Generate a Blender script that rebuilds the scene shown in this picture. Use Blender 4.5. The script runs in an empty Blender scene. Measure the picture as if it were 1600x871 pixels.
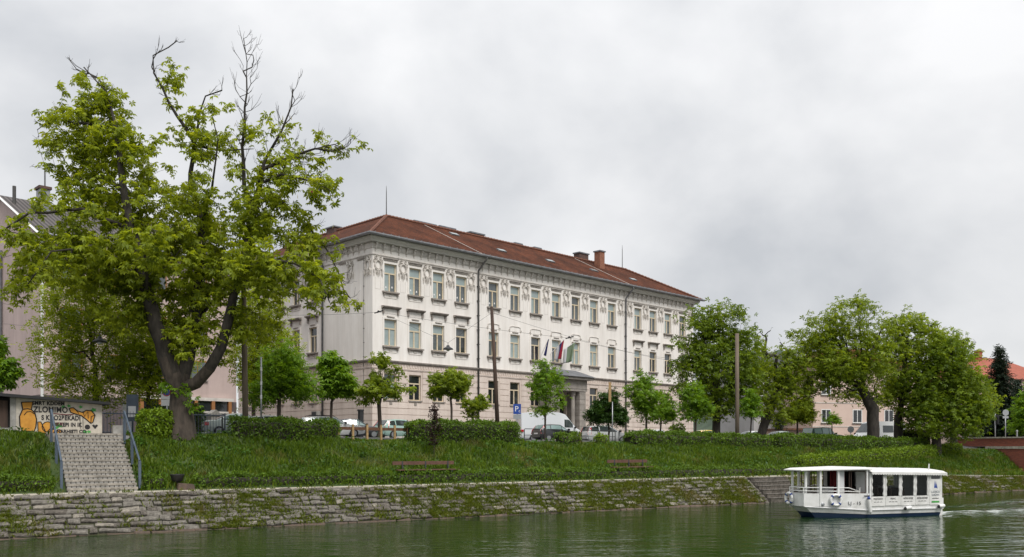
import bpy, bmesh, math, random
import numpy as np
from mathutils import Vector, Matrix
R = math.radians
rng = np.random.default_rng(7)
random.seed(7)
scn = bpy.context.scene
col = scn.collection

# ------------------------------------------------------------------ camera, sky, sun, exposure
cd = bpy.data.cameras.new('camera'); cam = bpy.data.objects.new('camera', cd); col.objects.link(cam)
cam.location = (0, 0, 3.65); cam.rotation_euler = (R(90), 0, 0)
cd.sensor_width = 36; cd.lens = 1410 / 1600 * 36; cd.shift_y = 264.5 / 1600
cd.clip_start = .1; cd.clip_end = 6000
scn.camera = cam

SKYZ = 2.9
SUN_EL, SUN_AZ = 52, 150          # azimuth clockwise from +Y (sun stands behind and right of the camera)
w = bpy.data.worlds.new('World'); scn.world = w; w.use_nodes = True
nt = w.node_tree; nt.nodes.clear()
N = nt.nodes.new; L = nt.links.new
out = N('ShaderNodeOutputWorld'); bg = N('ShaderNodeBackground'); bg.inputs['Strength'].default_value = .1
sky = N('ShaderNodeTexSky'); sky.sky_type = 'NISHITA'; sky.sun_disc = False
sky.sun_elevation = R(SUN_EL); sky.sun_rotation = R(SUN_AZ)
tc = N('ShaderNodeTexCoord'); sep = N('ShaderNodeSeparateXYZ'); L(tc.outputs['Generated'], sep.inputs[0])
zz = N('ShaderNodeMath'); zz.operation = 'MAXIMUM'; zz.inputs[1].default_value = 0; L(sep.outputs['Z'], zz.inputs[0])
cmb = N('ShaderNodeMapping'); cmb.inputs['Location'].default_value = (SKYZ, 0, 0); cmb.inputs['Scale'].default_value = (1, 1, 1.35); L(tc.outputs['Generated'], cmb.inputs[0])
cn = N('ShaderNodeTexNoise'); cn.inputs['Scale'].default_value = 3.1; cn.inputs['Detail'].default_value = 6
cn.inputs['Roughness'].default_value = .5; cn.inputs['Distortion'].default_value = .15; L(cmb.outputs[0], cn.inputs['Vector'])
ramp = N('ShaderNodeValToRGB'); L(cn.outputs['Fac'], ramp.inputs[0])
re = ramp.color_ramp.elements
re[0].position = .36; re[0].color = (.535, .55, .575, 1)
re[1].position = .64; re[1].color = (.82, .82, .825, 1)
e = re.new(.50); e.color = (.69, .697, .71, 1)
mul = N('ShaderNodeVectorMath'); mul.operation = 'SCALE'; L(ramp.outputs[0], mul.inputs[0])
z2 = N('ShaderNodeMath'); z2.operation = 'MULTIPLY'; L(zz.outputs[0], z2.inputs[0]); L(zz.outputs[0], z2.inputs[1])   # an overcast sky is brighter overhead
z3 = N('ShaderNodeMath'); z3.operation = 'MULTIPLY_ADD'; z3.inputs[1].default_value = 6.5; z3.inputs[2].default_value = 6.1; L(z2.outputs[0], z3.inputs[0]); L(z3.outputs[0], mul.inputs['Scale'])
mx = N('ShaderNodeMix'); mx.data_type = 'RGBA'; mx.inputs['Factor'].default_value = .96
L(sky.outputs[0], mx.inputs['A']); L(mul.outputs[0], mx.inputs['B'])
L(mx.outputs['Result'], bg.inputs['Color']); L(bg.outputs[0], out.inputs[0])

sl = bpy.data.lights.new('sun', 'SUN'); sun = bpy.data.objects.new('sun', sl); col.objects.link(sun)
sl.energy = 1.5; sl.angle = R(25); sl.color = (1, .965, .92)
sd = Vector((math.sin(R(SUN_AZ)) * math.cos(R(SUN_EL)), math.cos(R(SUN_AZ)) * math.cos(R(SUN_EL)), math.sin(R(SUN_EL))))
sun.rotation_euler = sd.to_track_quat('Z', 'Y').to_euler()
vs = scn.view_settings; vs.view_transform = 'Standard'; vs.look = 'None'; vs.gamma = 1; vs.exposure = .80; vs.use_curve_mapping = False
scn.cycles.max_bounces = 8; scn.cycles.transparent_max_bounces = 6
scn.cycles.use_denoising = True

# ------------------------------------------------------------------ materials
M = {}
def mat(name, c, rough=.7, c2=None, scale=3, bump=0, bscale=None, metal=0, spec=.5, detail=4, stretch=(1, 1, 1), coat=0, lo=.35, hi=.65, world=False, streak=0):
    m = bpy.data.materials.new(name); m.use_nodes = True; M[name] = m
    t = m.node_tree; b = t.nodes['Principled BSDF']
    b.inputs['Base Color'].default_value = (*c, 1); b.inputs['Roughness'].default_value = rough
    b.inputs['Metallic'].default_value = metal; b.inputs['Specular IOR Level'].default_value = spec
    b.inputs['Coat Weight'].default_value = coat
    if c2 is not None or bump:
        co = t.nodes.new('ShaderNodeNewGeometry' if world else 'ShaderNodeTexCoord')
        src = co.outputs['Position'] if world else co.outputs['Object']
        mp = t.nodes.new('ShaderNodeMapping'); mp.inputs['Scale'].default_value = stretch
        t.links.new(src, mp.inputs[0])
        n = t.nodes.new('ShaderNodeTexNoise'); n.inputs['Scale'].default_value = scale; n.inputs['Detail'].default_value = detail
        n.inputs['Roughness'].default_value = .62
        t.links.new(mp.outputs[0], n.inputs['Vector'])
        if c2 is not None:
            r = t.nodes.new('ShaderNodeValToRGB'); r.color_ramp.elements[0].position = lo; r.color_ramp.elements[1].position = hi
            r.color_ramp.elements[0].color = (*c, 1); r.color_ramp.elements[1].color = (*c2, 1)
            t.links.new(n.outputs['Fac'], r.inputs[0]); csrc = r.outputs[0]
            if streak:                 # faint rain streaks and grime running down the wall
                m2 = t.nodes.new('ShaderNodeMapping'); m2.inputs['Scale'].default_value = (1, 1, .07); t.links.new(src, m2.inputs[0])
                n3 = t.nodes.new('ShaderNodeTexNoise'); n3.inputs['Scale'].default_value = 2.2; n3.inputs['Detail'].default_value = 6; n3.inputs['Roughness'].default_value = .7; t.links.new(m2.outputs[0], n3.inputs['Vector'])
                r3 = t.nodes.new('ShaderNodeValToRGB'); r3.color_ramp.elements[0].position = .42; r3.color_ramp.elements[1].position = .68; r3.color_ramp.elements[0].color = (1, 1, 1, 1); v_ = 1 - streak; r3.color_ramp.elements[1].color = (v_, v_ * .985, v_ * .965, 1)
                t.links.new(n3.outputs['Fac'], r3.inputs[0]); mq = t.nodes.new('ShaderNodeMix'); mq.data_type = 'RGBA'; mq.blend_type = 'MULTIPLY'; mq.inputs['Factor'].default_value = 1
                t.links.new(csrc, mq.inputs['A']); t.links.new(r3.outputs[0], mq.inputs['B']); csrc = mq.outputs['Result']
            t.links.new(csrc, b.inputs['Base Color'])
        if bump:
            n2 = n
            if bscale:
                n2 = t.nodes.new('ShaderNodeTexNoise'); n2.inputs['Scale'].default_value = bscale; n2.inputs['Detail'].default_value = 5
                t.links.new(mp.outputs[0], n2.inputs['Vector'])
            bp = t.nodes.new('ShaderNodeBump'); bp.inputs['Strength'].default_value = bump; bp.inputs['Distance'].default_value = .05
            t.links.new(n2.outputs['Fac'], bp.inputs['Height']); t.links.new(bp.outputs[0], b.inputs['Normal'])
    return m

def leafmat(name, c1, c2, c3=None, trans=.35, world_scale=.5, dry=None):
    """leaf colour from the per-leaf random 'tint' plus a slow change from bough to bough"""
    m = bpy.data.materials.new(name); m.use_nodes = True; M[name] = m
    t = m.node_tree; t.nodes.clear(); n = t.nodes.new; l = t.links.new
    o = n('ShaderNodeOutputMaterial'); at = n('ShaderNodeAttribute'); at.attribute_name = 'tint'
    geo = n('ShaderNodeNewGeometry'); nz = n('ShaderNodeTexNoise'); nz.inputs['Scale'].default_value = world_scale; nz.inputs['Detail'].default_value = 2
    l(geo.outputs['Position'], nz.inputs['Vector'])
    ad = n('ShaderNodeMath'); ad.operation = 'MULTIPLY_ADD'; ad.inputs[1].default_value = .7; l(nz.outputs['Fac'], ad.inputs[0]); 
    hm = n('ShaderNodeMath'); hm.operation = 'MULTIPLY_ADD'; hm.inputs[1].default_value = .6; hm.inputs[2].default_value = -.15; l(at.outputs['Fac'], hm.inputs[0]); l(hm.outputs[0], ad.inputs[2])
    r = n('ShaderNodeValToRGB'); r.color_ramp.elements[0].color = (*c1, 1); r.color_ramp.elements[1].color = (*c2, 1)
    r.color_ramp.elements[0].position = .15; r.color_ramp.elements[1].position = .8
    if c3:
        e = r.color_ramp.elements.new(.97); e.color = (*c3, 1)
    l(ad.outputs[0], r.inputs[0])
    colr = r.outputs[0]
    if dry:                        # patches of withered growth
        n2 = n('ShaderNodeTexNoise'); n2.inputs['Scale'].default_value = .55; n2.inputs['Detail'].default_value = 4; l(geo.outputs['Position'], n2.inputs['Vector'])
        r2_ = n('ShaderNodeValToRGB'); r2_.color_ramp.elements[0].position = .54; r2_.color_ramp.elements[1].position = .70; l(n2.outputs['Fac'], r2_.inputs[0])
        dm = n('ShaderNodeMath'); dm.operation = 'MULTIPLY'; l(r2_.outputs[0], dm.inputs[0]); l(at.outputs['Fac'], dm.inputs[1])
        mxd = n('ShaderNodeMix'); mxd.data_type = 'RGBA'; l(dm.outputs[0], mxd.inputs['Factor']); l(r.outputs[0], mxd.inputs['A']); mxd.inputs['B'].default_value = (*dry, 1); colr = mxd.outputs['Result']
    p = n('ShaderNodeBsdfPrincipled'); p.inputs['Roughness'].default_value = .5; p.inputs['Specular IOR Level'].default_value = .3
    tr = n('ShaderNodeBsdfTranslucent')
    tcx = n('ShaderNodeMix'); tcx.data_type = 'RGBA'; tcx.blend_type = 'MULTIPLY'; tcx.inputs['Factor'].default_value = 1
    tcx.inputs['B'].default_value = (1.5, 1.35, .5, 1); l(colr, tcx.inputs['A'])
    l(colr, p.inputs['Base Color']); l(tcx.outputs['Result'], tr.inputs['Color'])
    ms = n('ShaderNodeMixShader'); ms.inputs[0].default_value = trans; l(p.outputs[0], ms.inputs[1]); l(tr.outputs[0], ms.inputs[2]); l(ms.outputs[0], o.inputs[0])
    return m

mat('plaster', (.86, .82, .775), .85, (.76, .72, .675), .45, .08, 40, stretch=(1, 1, .5), streak=.11)
mat('plaster_pink', (.72, .62, .55), .85, (.63, .535, .475), .5, .1, 30, streak=.14)
mat('stone_trim', (.66, .615, .565), .8, (.48, .445, .405), 1.6, .15, 20)
mat('ornament', (.66, .615, .565), .8, (.42, .385, .345), 2.5, .2, 25)
mat('portal_stone', (.36, .325, .29), .85, (.25, .225, .20), 1.6, .15, 20)
mat('sill_stone', (.34, .30, .265), .8, (.20, .175, .155), 2.2, .2, 20)
mat('soffit', (.62, .60, .55), .8, (.52, .50, .46), .8)
mat('frame_cream', (.66, .56, .40), .55, (.58, .48, .33), 4)
mat('frame_white', (.75, .75, .73), .5)
mat('frame_orange', (.36, .16, .05), .6, (.28, .12, .04), 3)
mat('pane_dark', (.030, .035, .038), .04, (.012, .014, .016), .6, spec=.8)
mat('pane_mid', (.13, .15, .155), .05, (.05, .06, .065), .5, spec=.8)
mat('pane_blind', (.34, .40, .39), .12, (.25, .31, .31), .7, spec=.6)
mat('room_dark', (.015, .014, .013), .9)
mat('zinc', (.20, .205, .215), .45, (.33, .335, .345), 3, .1, 12, metal=.6)
mat('lead_roof', (.13, .135, .15), .5, (.20, .205, .22), 2, .1, 8, metal=.3)
mat('pipe_grey', (.16, .16, .165), .5, (.10, .10, .105), 2, metal=.3)
mat('pipe_dark', (.05, .048, .046), .55, (.08, .075, .07), 3)
mat('brick_chimney', (.30, .13, .075), .9, (.20, .085, .055), 6, .3, 20)
mat('brick_dark', (.13, .07, .055), .9, (.07, .05, .045), 5, .3, 20)
mat('cement', (.36, .345, .32), .9, (.24, .23, .21), 2.5, .2, 25)
mat('step_stone', (.38, .345, .295), .95, (.17, .155, .13), 5, .3, 25)
mat('kerb', (.52, .47, .39), .95, (.22, .20, .16), 2.2, .3, 20)
mat('concrete_light', (.50, .46, .40), .9, (.25, .23, .195), 4, .25, 25)
mat('asphalt', (.055, .054, .053), .9, (.085, .083, .08), 1.2, .15, 60)
mat('pavement', (.26, .25, .235), .9, (.20, .19, .18), 1.5, .15, 40)
mat('soil_grass', (.030, .055, .012), .95, (.060, .090, .022), .8, .6, 9)
mat('path', (.50, .45, .37), .95, (.36, .33, .26), 1.6, .2, 25)
mat('bark', (.036, .028, .022), .95, (.080, .062, .048), 5, .9, 9, stretch=(1, 1, .25))
mat('bark_dark', (.022, .018, .015), .95, (.05, .042, .034), 6, .6, 12, stretch=(1, 1, .3))
mat('wood_pole', (.20, .155, .115), .9, (.11, .085, .066), 5, .4, 12, stretch=(1, 1, .08))
mat('wood_dark', (.045, .028, .020), .85, (.075, .045, .032), 5, .3, 12, stretch=(1, 1, .1))
mat('wood_brown', (.14, .065, .032), .8, (.085, .038, .02), 6, .3, 14)
mat('wood_pale', (.42, .28, .13), .8, (.30, .19, .085), 6, .2, 14)
mat('bench_wood', (.085, .040, .026), .75, (.13, .065, .042), 6, .3, 14)
mat('rail_blue', (.085, .115, .155), .45, (.06, .08, .11), 3)
mat('iron', (.025, .026, .028), .5)
mat('steel', (.35, .36, .37), .4, metal=.7)
mat('black', (.012, .012, .013), .55)
mat('rubber', (.02, .02, .021), .8)
mat('sign_blue', (.015, .06, .30), .4)
mat('sign_red', (.45, .02, .02), .4)
mat('sign_white', (.75, .75, .75), .4)
mat('sign_back', (.33, .345, .36), .45, metal=.3)
mat('boat_white', (.80, .80, .79), .38, (.66, .66, .64), 1.6, coat=.15, streak=.10)
mat('boat_grey', (.60, .60, .60), .5, (.54, .54, .54), 1.5)
mat('boat_blue', (.012, .030, .075), .4)
mat('awning', (.72, .71, .685), .8, (.58, .575, .55), 2.5, .25, 7)
mat('curtain_red', (.18, .012, .014), .9, (.10, .008, .01), 3)
mat('buoy_blue', (.015, .05, .23), .5)
mat('ink', (.018, .017, .018), .8)
mat('graf_orange', (.62, .30, .045), .8, (.50, .22, .03), 4)
mat('graf_green', (.07, .34, .07), .8, (.04, .22, .04), 8)
mat('graf_red', (.13, .012, .018), .8)
mat('graf_wall', (.56, .51, .43), .9, (.40, .365, .305), 3, .1, 20)
mat('stone_grey', (.075, .067, .056), .95, (.20, .182, .155), 5, .5, 14)
mat('stone_pale', (.32, .285, .235), .95, (.12, .108, .088), 4.5, .5, 14)
mat('stone_dark', (.045, .038, .030), .95, (.15, .132, .11), 5, .5, 14)
mat('stone_wet', (.115, .075, .052), .8, (.055, .040, .030), 3, .4, 12)
mat('joint_moss', (.035, .040, .016), .95, (.060, .058, .030), 3, .5, 10)
mat('pink_wall', (.54, .425, .395), .9, (.46, .36, .335), .5, .06, 30, streak=.12)
mat('mauve_base', (.13, .105, .105), .9, (.10, .08, .08), 1)
mat('peach_wall', (.66, .51, .435), .9, (.60, .455, .385), .4, .05, 30)
mat('grey_wall', (.46, .45, .44), .9, (.40, .39, .38), .6)
mat('hill', (.035, .055, .03), .95, (.055, .085, .045), .05, .5, .4)
mat('ribbon', (.55, .06, .20), .7)
mat('asphalt_mark', (.7, .7, .68), .8)

def carpaint(n, c):
    mat(n, c, .32, coat=.7, spec=.5)
for n_, c_ in dict(car_silver=(.46, .47, .47), car_white=(.74, .75, .75), car_mint=(.32, .47, .42), car_black=(.014, .015, .017),
                   car_dark=(.035, .04, .048), car_yellow=(.70, .50, .05), car_green=(.02, .05, .04), car_van=(.66, .68, .70), car_pale=(.40, .46, .44)).items():
    carpaint(n_, c_)
mat('car_glass', (.035, .045, .045), .04, spec=.9)
mat('car_glass_light', (.20, .28, .27), .05, spec=.9)
mat('lamp_red', (.40, .012, .018), .2, coat=.5)
mat('lamp_clear', (.55, .55, .55), .15, coat=.5)

leafmat('leaf_chestnut', (0.131, 0.181, 0.013), (0.338, 0.413, 0.033), (0.500, 0.550, 0.075), .50)
leafmat('leaf_chestnut_deep', (0.075, 0.130, 0.012), (0.195, 0.280, 0.023), (0.312, 0.403, 0.039), .45)
leafmat('leaf_right', (0.107, 0.166, 0.014), (0.260, 0.345, 0.029), (0.390, 0.468, 0.065), .48)
leafmat('leaf_lime', (0.160, 0.225, 0.014), (0.330, 0.420, 0.032), (0.44, 0.50, 0.07), .55)
leafmat('leaf_maple', (0.092, 0.190, 0.014), (0.201, 0.345, 0.028), (0.322, 0.460, 0.057), .45)
leafmat('leaf_dark', (0.020, 0.052, 0.009), (0.052, 0.115, 0.018), (0.10, 0.18, 0.03), .3)
leafmat('leaf_hedge', (0.054, 0.105, 0.011), (0.142, 0.243, 0.023), (0.257, 0.378, 0.041), .35, 1.2)
leafmat('leaf_bush', (0.095, 0.169, 0.014), (0.223, 0.331, 0.024), (0.324, 0.446, 0.041), .35, 1.2)
leafmat('leaf_spruce', (.012, .026, .016), (.034, .052, .030), None, .1)
leafmat('leaf_red', (.018, .012, .010), (.055, .018, .018), None, .25)
leafmat('blade', (0.038, 0.082, 0.007), (0.135, 0.212, 0.013), (0.240, 0.260, 0.040), .4, .45, dry=(.19, .145, .06))
leafmat('weed', (0.033, 0.094, 0.013), (0.083, 0.182, 0.024), (0.154, 0.242, 0.044), .35, .6)
leafmat('moss_tuft', (0.060, 0.088, 0.010), (0.160, 0.195, 0.018), (0.270, 0.250, 0.050), .4, .8, dry=(.20, .15, .07))
leafmat('blossom', (.42, .38, .20), (.62, .58, .38), None, .3)

# ------------------------------------------------------------------ mesh helpers
class MB:
    def __init__(s): s.v = []; s.f = []
    def add(s, v, f):
        o = len(s.v); s.v += [tuple(p) for p in v]; s.f += [tuple(i + o for i in q) for q in f]; return s
    def box(s, x0, x1, y0, y1, z0, z1):
        return s.add([(x0, y0, z0), (x1, y0, z0), (x1, y1, z0), (x0, y1, z0), (x0, y0, z1), (x1, y0, z1), (x1, y1, z1), (x0, y1, z1)],
                     [(0, 3, 2, 1), (4, 5, 6, 7), (0, 1, 5, 4), (1, 2, 6, 5), (2, 3, 7, 6), (3, 0, 4, 7)])
    def quad(s, *p): return s.add(p, [tuple(range(len(p)))])
    def prism(s, poly, axis, a, b):
        """poly in the two remaining axes, extruded along axis from a to b"""
        def put(p, c): 
            return {'x': (c, p[0], p[1]), 'y': (p[0], c, p[1]), 'z': (p[0], p[1], c)}[axis]
        n = len(poly)
        return s.add([put(p, a) for p in poly] + [put(p, b) for p in poly],
                     [tuple(range(n))[::-1], tuple(range(n, 2 * n))] + [(i, (i + 1) % n, n + (i + 1) % n, n + i) for i in range(n)])
    def tube(s, pts, r, n=6, cap=True, rough=0):
        pts = [Vector(p) for p in pts]
        rs = r if isinstance(r, (list, tuple)) else [r] * len(pts)
        ring = []
        up = Vector((0, 0, 1)); o = len(s.v); prev = None
        for i, p in enumerate(pts):
            d = (pts[min(i + 1, len(pts) - 1)] - pts[max(i - 1, 0)]).normalized()
            if prev is None:
                a = d.cross(up if abs(d.z) < .9 else Vector((1, 0, 0))).normalized()
            else:
                a = (prev - d * prev.dot(d)).normalized()
            prev = a; b = d.cross(a)
            for k in range(n):
                t = 2 * math.pi * k / n
                s.v.append(tuple(p + (a * math.cos(t) + b * math.sin(t)) * rs[i] * (1 + rough * (math.sin(5 * t + .6 * i) * .6 + random.uniform(-.6, .6)))))
        for i in range(len(pts) - 1):
            for k in range(n):
                s.f.append((o + i * n + k, o + i * n + (k + 1) % n, o + (i + 1) * n + (k + 1) % n, o + (i + 1) * n + k))
        if cap:
            s.f.append(tuple(o + k for k in range(n))[::-1]); s.f.append(tuple(o + (len(pts) - 1) * n + k for k in range(n)))
        return s
    def lathe(s, prof, n=12, c=(0, 0, 0)):
        o = len(s.v)
        for r, z in prof:
            for k in range(n):
                t = 2 * math.pi * k / n; s.v.append((c[0] + r * math.cos(t), c[1] + r * math.sin(t), c[2] + z))
        for i in range(len(prof) - 1):
            for k in range(n):
                s.f.append((o + i * n + k, o + i * n + (k + 1) % n, o + (i + 1) * n + (k + 1) % n, o + (i + 1) * n + k))
        s.f.append(tuple(o + k for k in range(n))[::-1]); s.f.append(tuple(o + (len(prof) - 1) * n + k for k in range(n)))
        return s
    def mesh(s, name, m, smooth=False):
        me = bpy.data.meshes.new(name); me.from_pydata(s.v, [], s.f); me.update()
        if m: me.materials.append(M[m] if isinstance(m, str) else m)
        if smooth: me.polygons.foreach_set('use_smooth', [True] * len(me.polygons))
        return me
    def build(s, name, m, parent=None, smooth=False, loc=None, rz=None):
        return link(name, s.mesh(name, m, smooth), parent, loc, rz)

def link(name, me, parent=None, loc=None, rz=None):
    o = bpy.data.objects.new(name, me); col.objects.link(o)
    if parent: o.parent = parent
    if loc is not None: o.location = loc
    if rz is not None: o.rotation_euler = (0, 0, rz)
    return o
def tag(o, label=None, cat=None, group=None, kind=None):
    if label: o['label'] = label
    if cat: o['category'] = cat
    if group: o['group'] = group
    if kind: o['kind'] = kind
    return o
def empty(name, label=None, cat=None, loc=(0, 0, 0), rz=0, group=None, kind=None):
    o = bpy.data.objects.new(name, None); col.objects.link(o); o.location = loc; o.rotation_euler = (0, 0, rz); o.empty_display_size = .3
    return tag(o, label, cat, group, kind)
def npmesh(name, V, F, m, tint=None, smooth=False):
    """V (n,3), F (m,k) arrays; tint per vertex"""
    me = bpy.data.meshes.new(name); nV, nF, k = len(V), len(F), F.shape[1]
    me.vertices.add(nV); me.vertices.foreach_set('co', np.ascontiguousarray(V, dtype=np.float32).ravel())
    me.loops.add(nF * k); me.loops.foreach_set('vertex_index', np.ascontiguousarray(F, dtype=np.int32).ravel())
    me.polygons.add(nF); me.polygons.foreach_set('loop_start', np.arange(nF, dtype=np.int32) * k)
    if tint is not None:
        a = me.attributes.new('tint', 'FLOAT', 'POINT'); a.data.foreach_set('value', np.ascontiguousarray(tint, dtype=np.float32))
    if m: me.materials.append(M[m])
    me.update(calc_edges=True)
    if smooth: me.polygons.foreach_set('use_smooth', [True] * nF)
    return me
def text_mesh(s, size, m, depth=.004, align='CENTER', shear=0, squeeze=1, bold=0):
    c = bpy.data.curves.new('lettering', 'FONT'); c.body = s; c.size = size; c.extrude = depth; c.align_x = align; c.align_y = 'CENTER'; c.shear = shear; c.space_character = 1.08; c.offset = bold
    o = bpy.data.objects.new('lettering', c); col.objects.link(o)
    bpy.context.view_layer.update()
    me = bpy.data.meshes.new_from_object(o.evaluated_get(bpy.context.evaluated_depsgraph_get()))
    bpy.data.objects.remove(o); bpy.data.curves.remove(c)
    me.materials.clear(); me.materials.append(M[m])
    # stand the text up: x right, z up, facing -y
    me.transform(Matrix.Scale(squeeze, 4, (1, 0, 0))); me.transform(Matrix.Rotation(R(90), 4, 'X'))
    return me

# ---- frames of the place: the bank runs along u (s), inland is n (t); the school front runs at 44.8 degrees
BA = math.atan2(.545, .838)
u = Vector((math.cos(BA), math.sin(BA), 0)); nn = Vector((-math.sin(BA), math.cos(BA), 0))
def B(s, t, z=0): return u * s + nn * (41 + t) + Vector((0, 0, z))
def to_st(X, Y): return X * u.x + Y * u.y, X * nn.x + Y * nn.y - 41
def interp(x, xs, ys): return float(np.interp(x, xs, ys))
def z_quay(s): return np.interp(s, [-40, 56, 70, 82, 90, 95], [1.64, 1.62, 1.36, 1.14, .92, .9])
def z_crest(s): return np.interp(s, [-40, 10, 17, 20, 21, 25, 26, 33, 34, 42, 43, 60, 78, 92], [4.4, 4.34, 4.2, 4.15, 4.0, 4.0, 4.12, 4.08, 3.9, 3.85, 3.93, 3.65, 3.35, 3.25])
def z_street(s): return np.interp(s, [-40, 20, 80, 400], [4.4, 4.36, 3.9, 3.8])
def zg(s, t):
    """height of the land at bank coordinates"""
    s = np.asarray(s, float); t = np.asarray(t, float)
    q, c, st = z_quay(s), z_crest(s), z_street(s)
    toe = np.interp(s, [80, 91], [3.9, 6.3])          # the bank steepens where it meets the bridge
    f = np.clip((t - toe) / (8.8 - toe), 0, 1); f = f ** .92
    g = np.clip((t - 8.8) / 4, 0, 1)
    return np.where(t < 8.8, q + (c - q) * f, c + (st - c) * g)
def ground_at(X, Y):
    s, t = to_st(X, Y); return float(zg(s, t))
def px(x, Y):                      # lateral position of a sight line at distance Y
    return (x - 800) / 1410 * Y
def spot(x, Y):
    X = px(x, Y); return Vector((X, Y, ground_at(X, Y)))

# ------------------------------------------------------------------ setting: land
def grid_mesh(name, ss, ts, zf, m, noise=0):
    S, T = np.meshgrid(np.array(ss, float), np.array(ts, float), indexing='ij')
    Z = zf(S, T)
    if noise: Z = Z + rng.normal(0, noise, Z.shape)
    P = np.stack([S * u.x + (41 + T) * nn.x, S * u.y + (41 + T) * nn.y, Z], -1).reshape(-1, 3)
    a, b = len(ss), len(ts); I = np.arange(a * b).reshape(a, b)
    F = np.stack([I[:-1, :-1], I[1:, :-1], I[1:, 1:], I[:-1, 1:]], -1).reshape(-1, 4)
    return npmesh(name, P, F, m, smooth=True)
ss = [-3000, -800, -200, -80] + list(np.arange(-40, 131, 4)) + [200, 500, 1500, 4000]
ts = [10.6, 11.5, 12.8, 14, 17, 20, 25, 30, 40, 60, 100, 200, 500, 1500, 4000]
g = link('ground', grid_mesh('ground', ss, ts, zg, 'asphalt')); tag(g, kind='structure')
se = [-160, -60] + list(np.arange(-20, 92.1, .8))
te = [3.6, 3.9] + list(np.arange(4.3, 8.9, .4)) + [9.4, 10.0, 10.7]
SB0, SB1 = 5.35, 8.35            # the stair cut
def z_emb(S, T):
    z = zg(S, T) + np.where((T > 4.2) & (T < 9.5), .06 * np.sin(S * 1.7 + T * 3.1) + .05 * np.sin(S * .63 - T * 2.2), 0)
    z = z + np.where(T < 3.8, -.06, 0)
    cut = (S > SB0 - .5) & (S < SB1 + .5) & (T > 4)
    return np.where(cut, np.minimum(z, zg(S, T) - .35), z)
emb = link('embankment', grid_mesh('embankment', se, te, z_emb, 'soil_grass')); tag(emb, kind='structure')
qp = link('quay_path', grid_mesh('quay_path', [-160, -60] + list(np.arange(-20, 92.1, 2)), [2.02, 3.0, 3.95], lambda S, T: z_quay(S) + 0 * T, 'path')); tag(qp, kind='structure')

# ------------------------------------------------------------------ water
BF = Vector((-math.cos(R(20)), -math.sin(R(20)), 0)); BN = Vector((-math.sin(R(20)), math.cos(R(20)), 0)); BS = Vector((18.5, 47, 0))
stern = BS - BF * 5.0
ws = np.concatenate([[-700, -200, -60], np.arange(-12, 112, .55), [150, 300, 900]])
wt = np.concatenate([[-400, -160, -90], np.arange(-46, 1.3, .5)])
def wake(S, T):
    X = S * u.x + (41 + T) * nn.x; Y = S * u.y + (41 + T) * nn.y
    dx_, dy_ = X - stern.x, Y - stern.y
    a = -(dx_ * BF.x + dy_ * BF.y); c = dx_ * BN.x + dy_ * BN.y - 1.7
    side = 1.7 + .30 * np.maximum(a, 0)
    arm = np.exp(-((np.abs(c) - side) / (.35 + .05 * np.maximum(a, 0))) ** 2)
    mid = np.exp(-(c / (1.1 + .08 * np.maximum(a, 0))) ** 2) * np.exp(-np.maximum(a, 0) / 26)
    on = (a > -.6) * np.exp(-np.maximum(a, 0) / 55)
    # small bow wave along the near side of the hull
    bx, by = X - BS.x, Y - BS.y
    ba = bx * BF.x + by * BF.y; bc = bx * BN.x + by * BN.y
    bow = np.exp(-((bc + .35 + .10 * (3.2 - ba)) / .38) ** 2) * ((ba > -5.5) & (ba < 3.4)) * .5
    return np.clip((arm * .62 + mid * .9) * on + bow, 0, 1), a, c
def z_water(S, T):
    f, a, c = wake(S, T)
    calm = np.clip((T + 46) / 6, 0, 1) * np.clip((1 - T) / 2, 0, 1)
    return (.075 * f * np.sin(a * 3.1 + np.abs(c) * 2.3)) * calm - .0
S_, T_ = np.meshgrid(ws, wt, indexing='ij')
wm = grid_mesh('river', ws, wt, z_water, None)
at = wm.attributes.new('foam', 'FLOAT', 'POINT'); at.data.foreach_set('value', wake(S_, T_)[0].reshape(-1).astype(np.float32))
m = bpy.data.materials.new('river_water'); m.use_nodes = True; M['river_water'] = m; t = m.node_tree
b = t.nodes['Principled BSDF']; b.inputs['Base Color'].default_value = (.013, .034, .006, 1); b.inputs['Specular IOR Level'].default_value = .58; b.inputs['Roughness'].default_value = .05; b.inputs['IOR'].default_value = 1.33
geo = t.nodes.new('ShaderNodeNewGeometry')
def nz(scale, st, detail=3, rot=BA):
    mp = t.nodes.new('ShaderNodeMapping'); mp.inputs['Scale'].default_value = st; mp.inputs['Rotation'].default_value = (0, 0, 0)
    t.links.new(geo.outputs['Position'], mp.inputs[0])
    n = t.nodes.new('ShaderNodeTexNoise'); n.inputs['Scale'].default_value = scale; n.inputs['Detail'].default_value = detail; n.inputs['Roughness'].default_value = .55
    t.links.new(mp.outputs[0], n.inputs['Vector']); return n.outputs['Fac']
w1 = nz(1.7, (.5, 1.1, 1), 3); w2 = nz(.35, (.5, 1, 1), 2)
s1 = t.nodes.new('ShaderNodeMath'); s1.operation = 'MULTIPLY_ADD'; s1.inputs[1].default_value = 2.0; t.links.new(w2, s1.inputs[0]); t.links.new(w1, s1.inputs[2])
fo = t.nodes.new('ShaderNodeAttribute'); fo.attribute_name = 'foam'
fb = t.nodes.new('ShaderNodeMath'); fb.operation = 'MULTIPLY_ADD'; fb.inputs[1].default_value = .8; fb.inputs[2].default_value = .16; t.links.new(fo.outputs['Fac'], fb.inputs[0])
bp = t.nodes.new('ShaderNodeBump'); bp.inputs['Distance'].default_value = .35; t.links.new(s1.outputs[0], bp.inputs['Height']); t.links.new(fb.outputs[0], bp.inputs['Strength'])
t.links.new(bp.outputs[0], b.inputs['Normal'])
fn = nz(1.5, (.35, 1.3, 1), 8)
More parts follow.
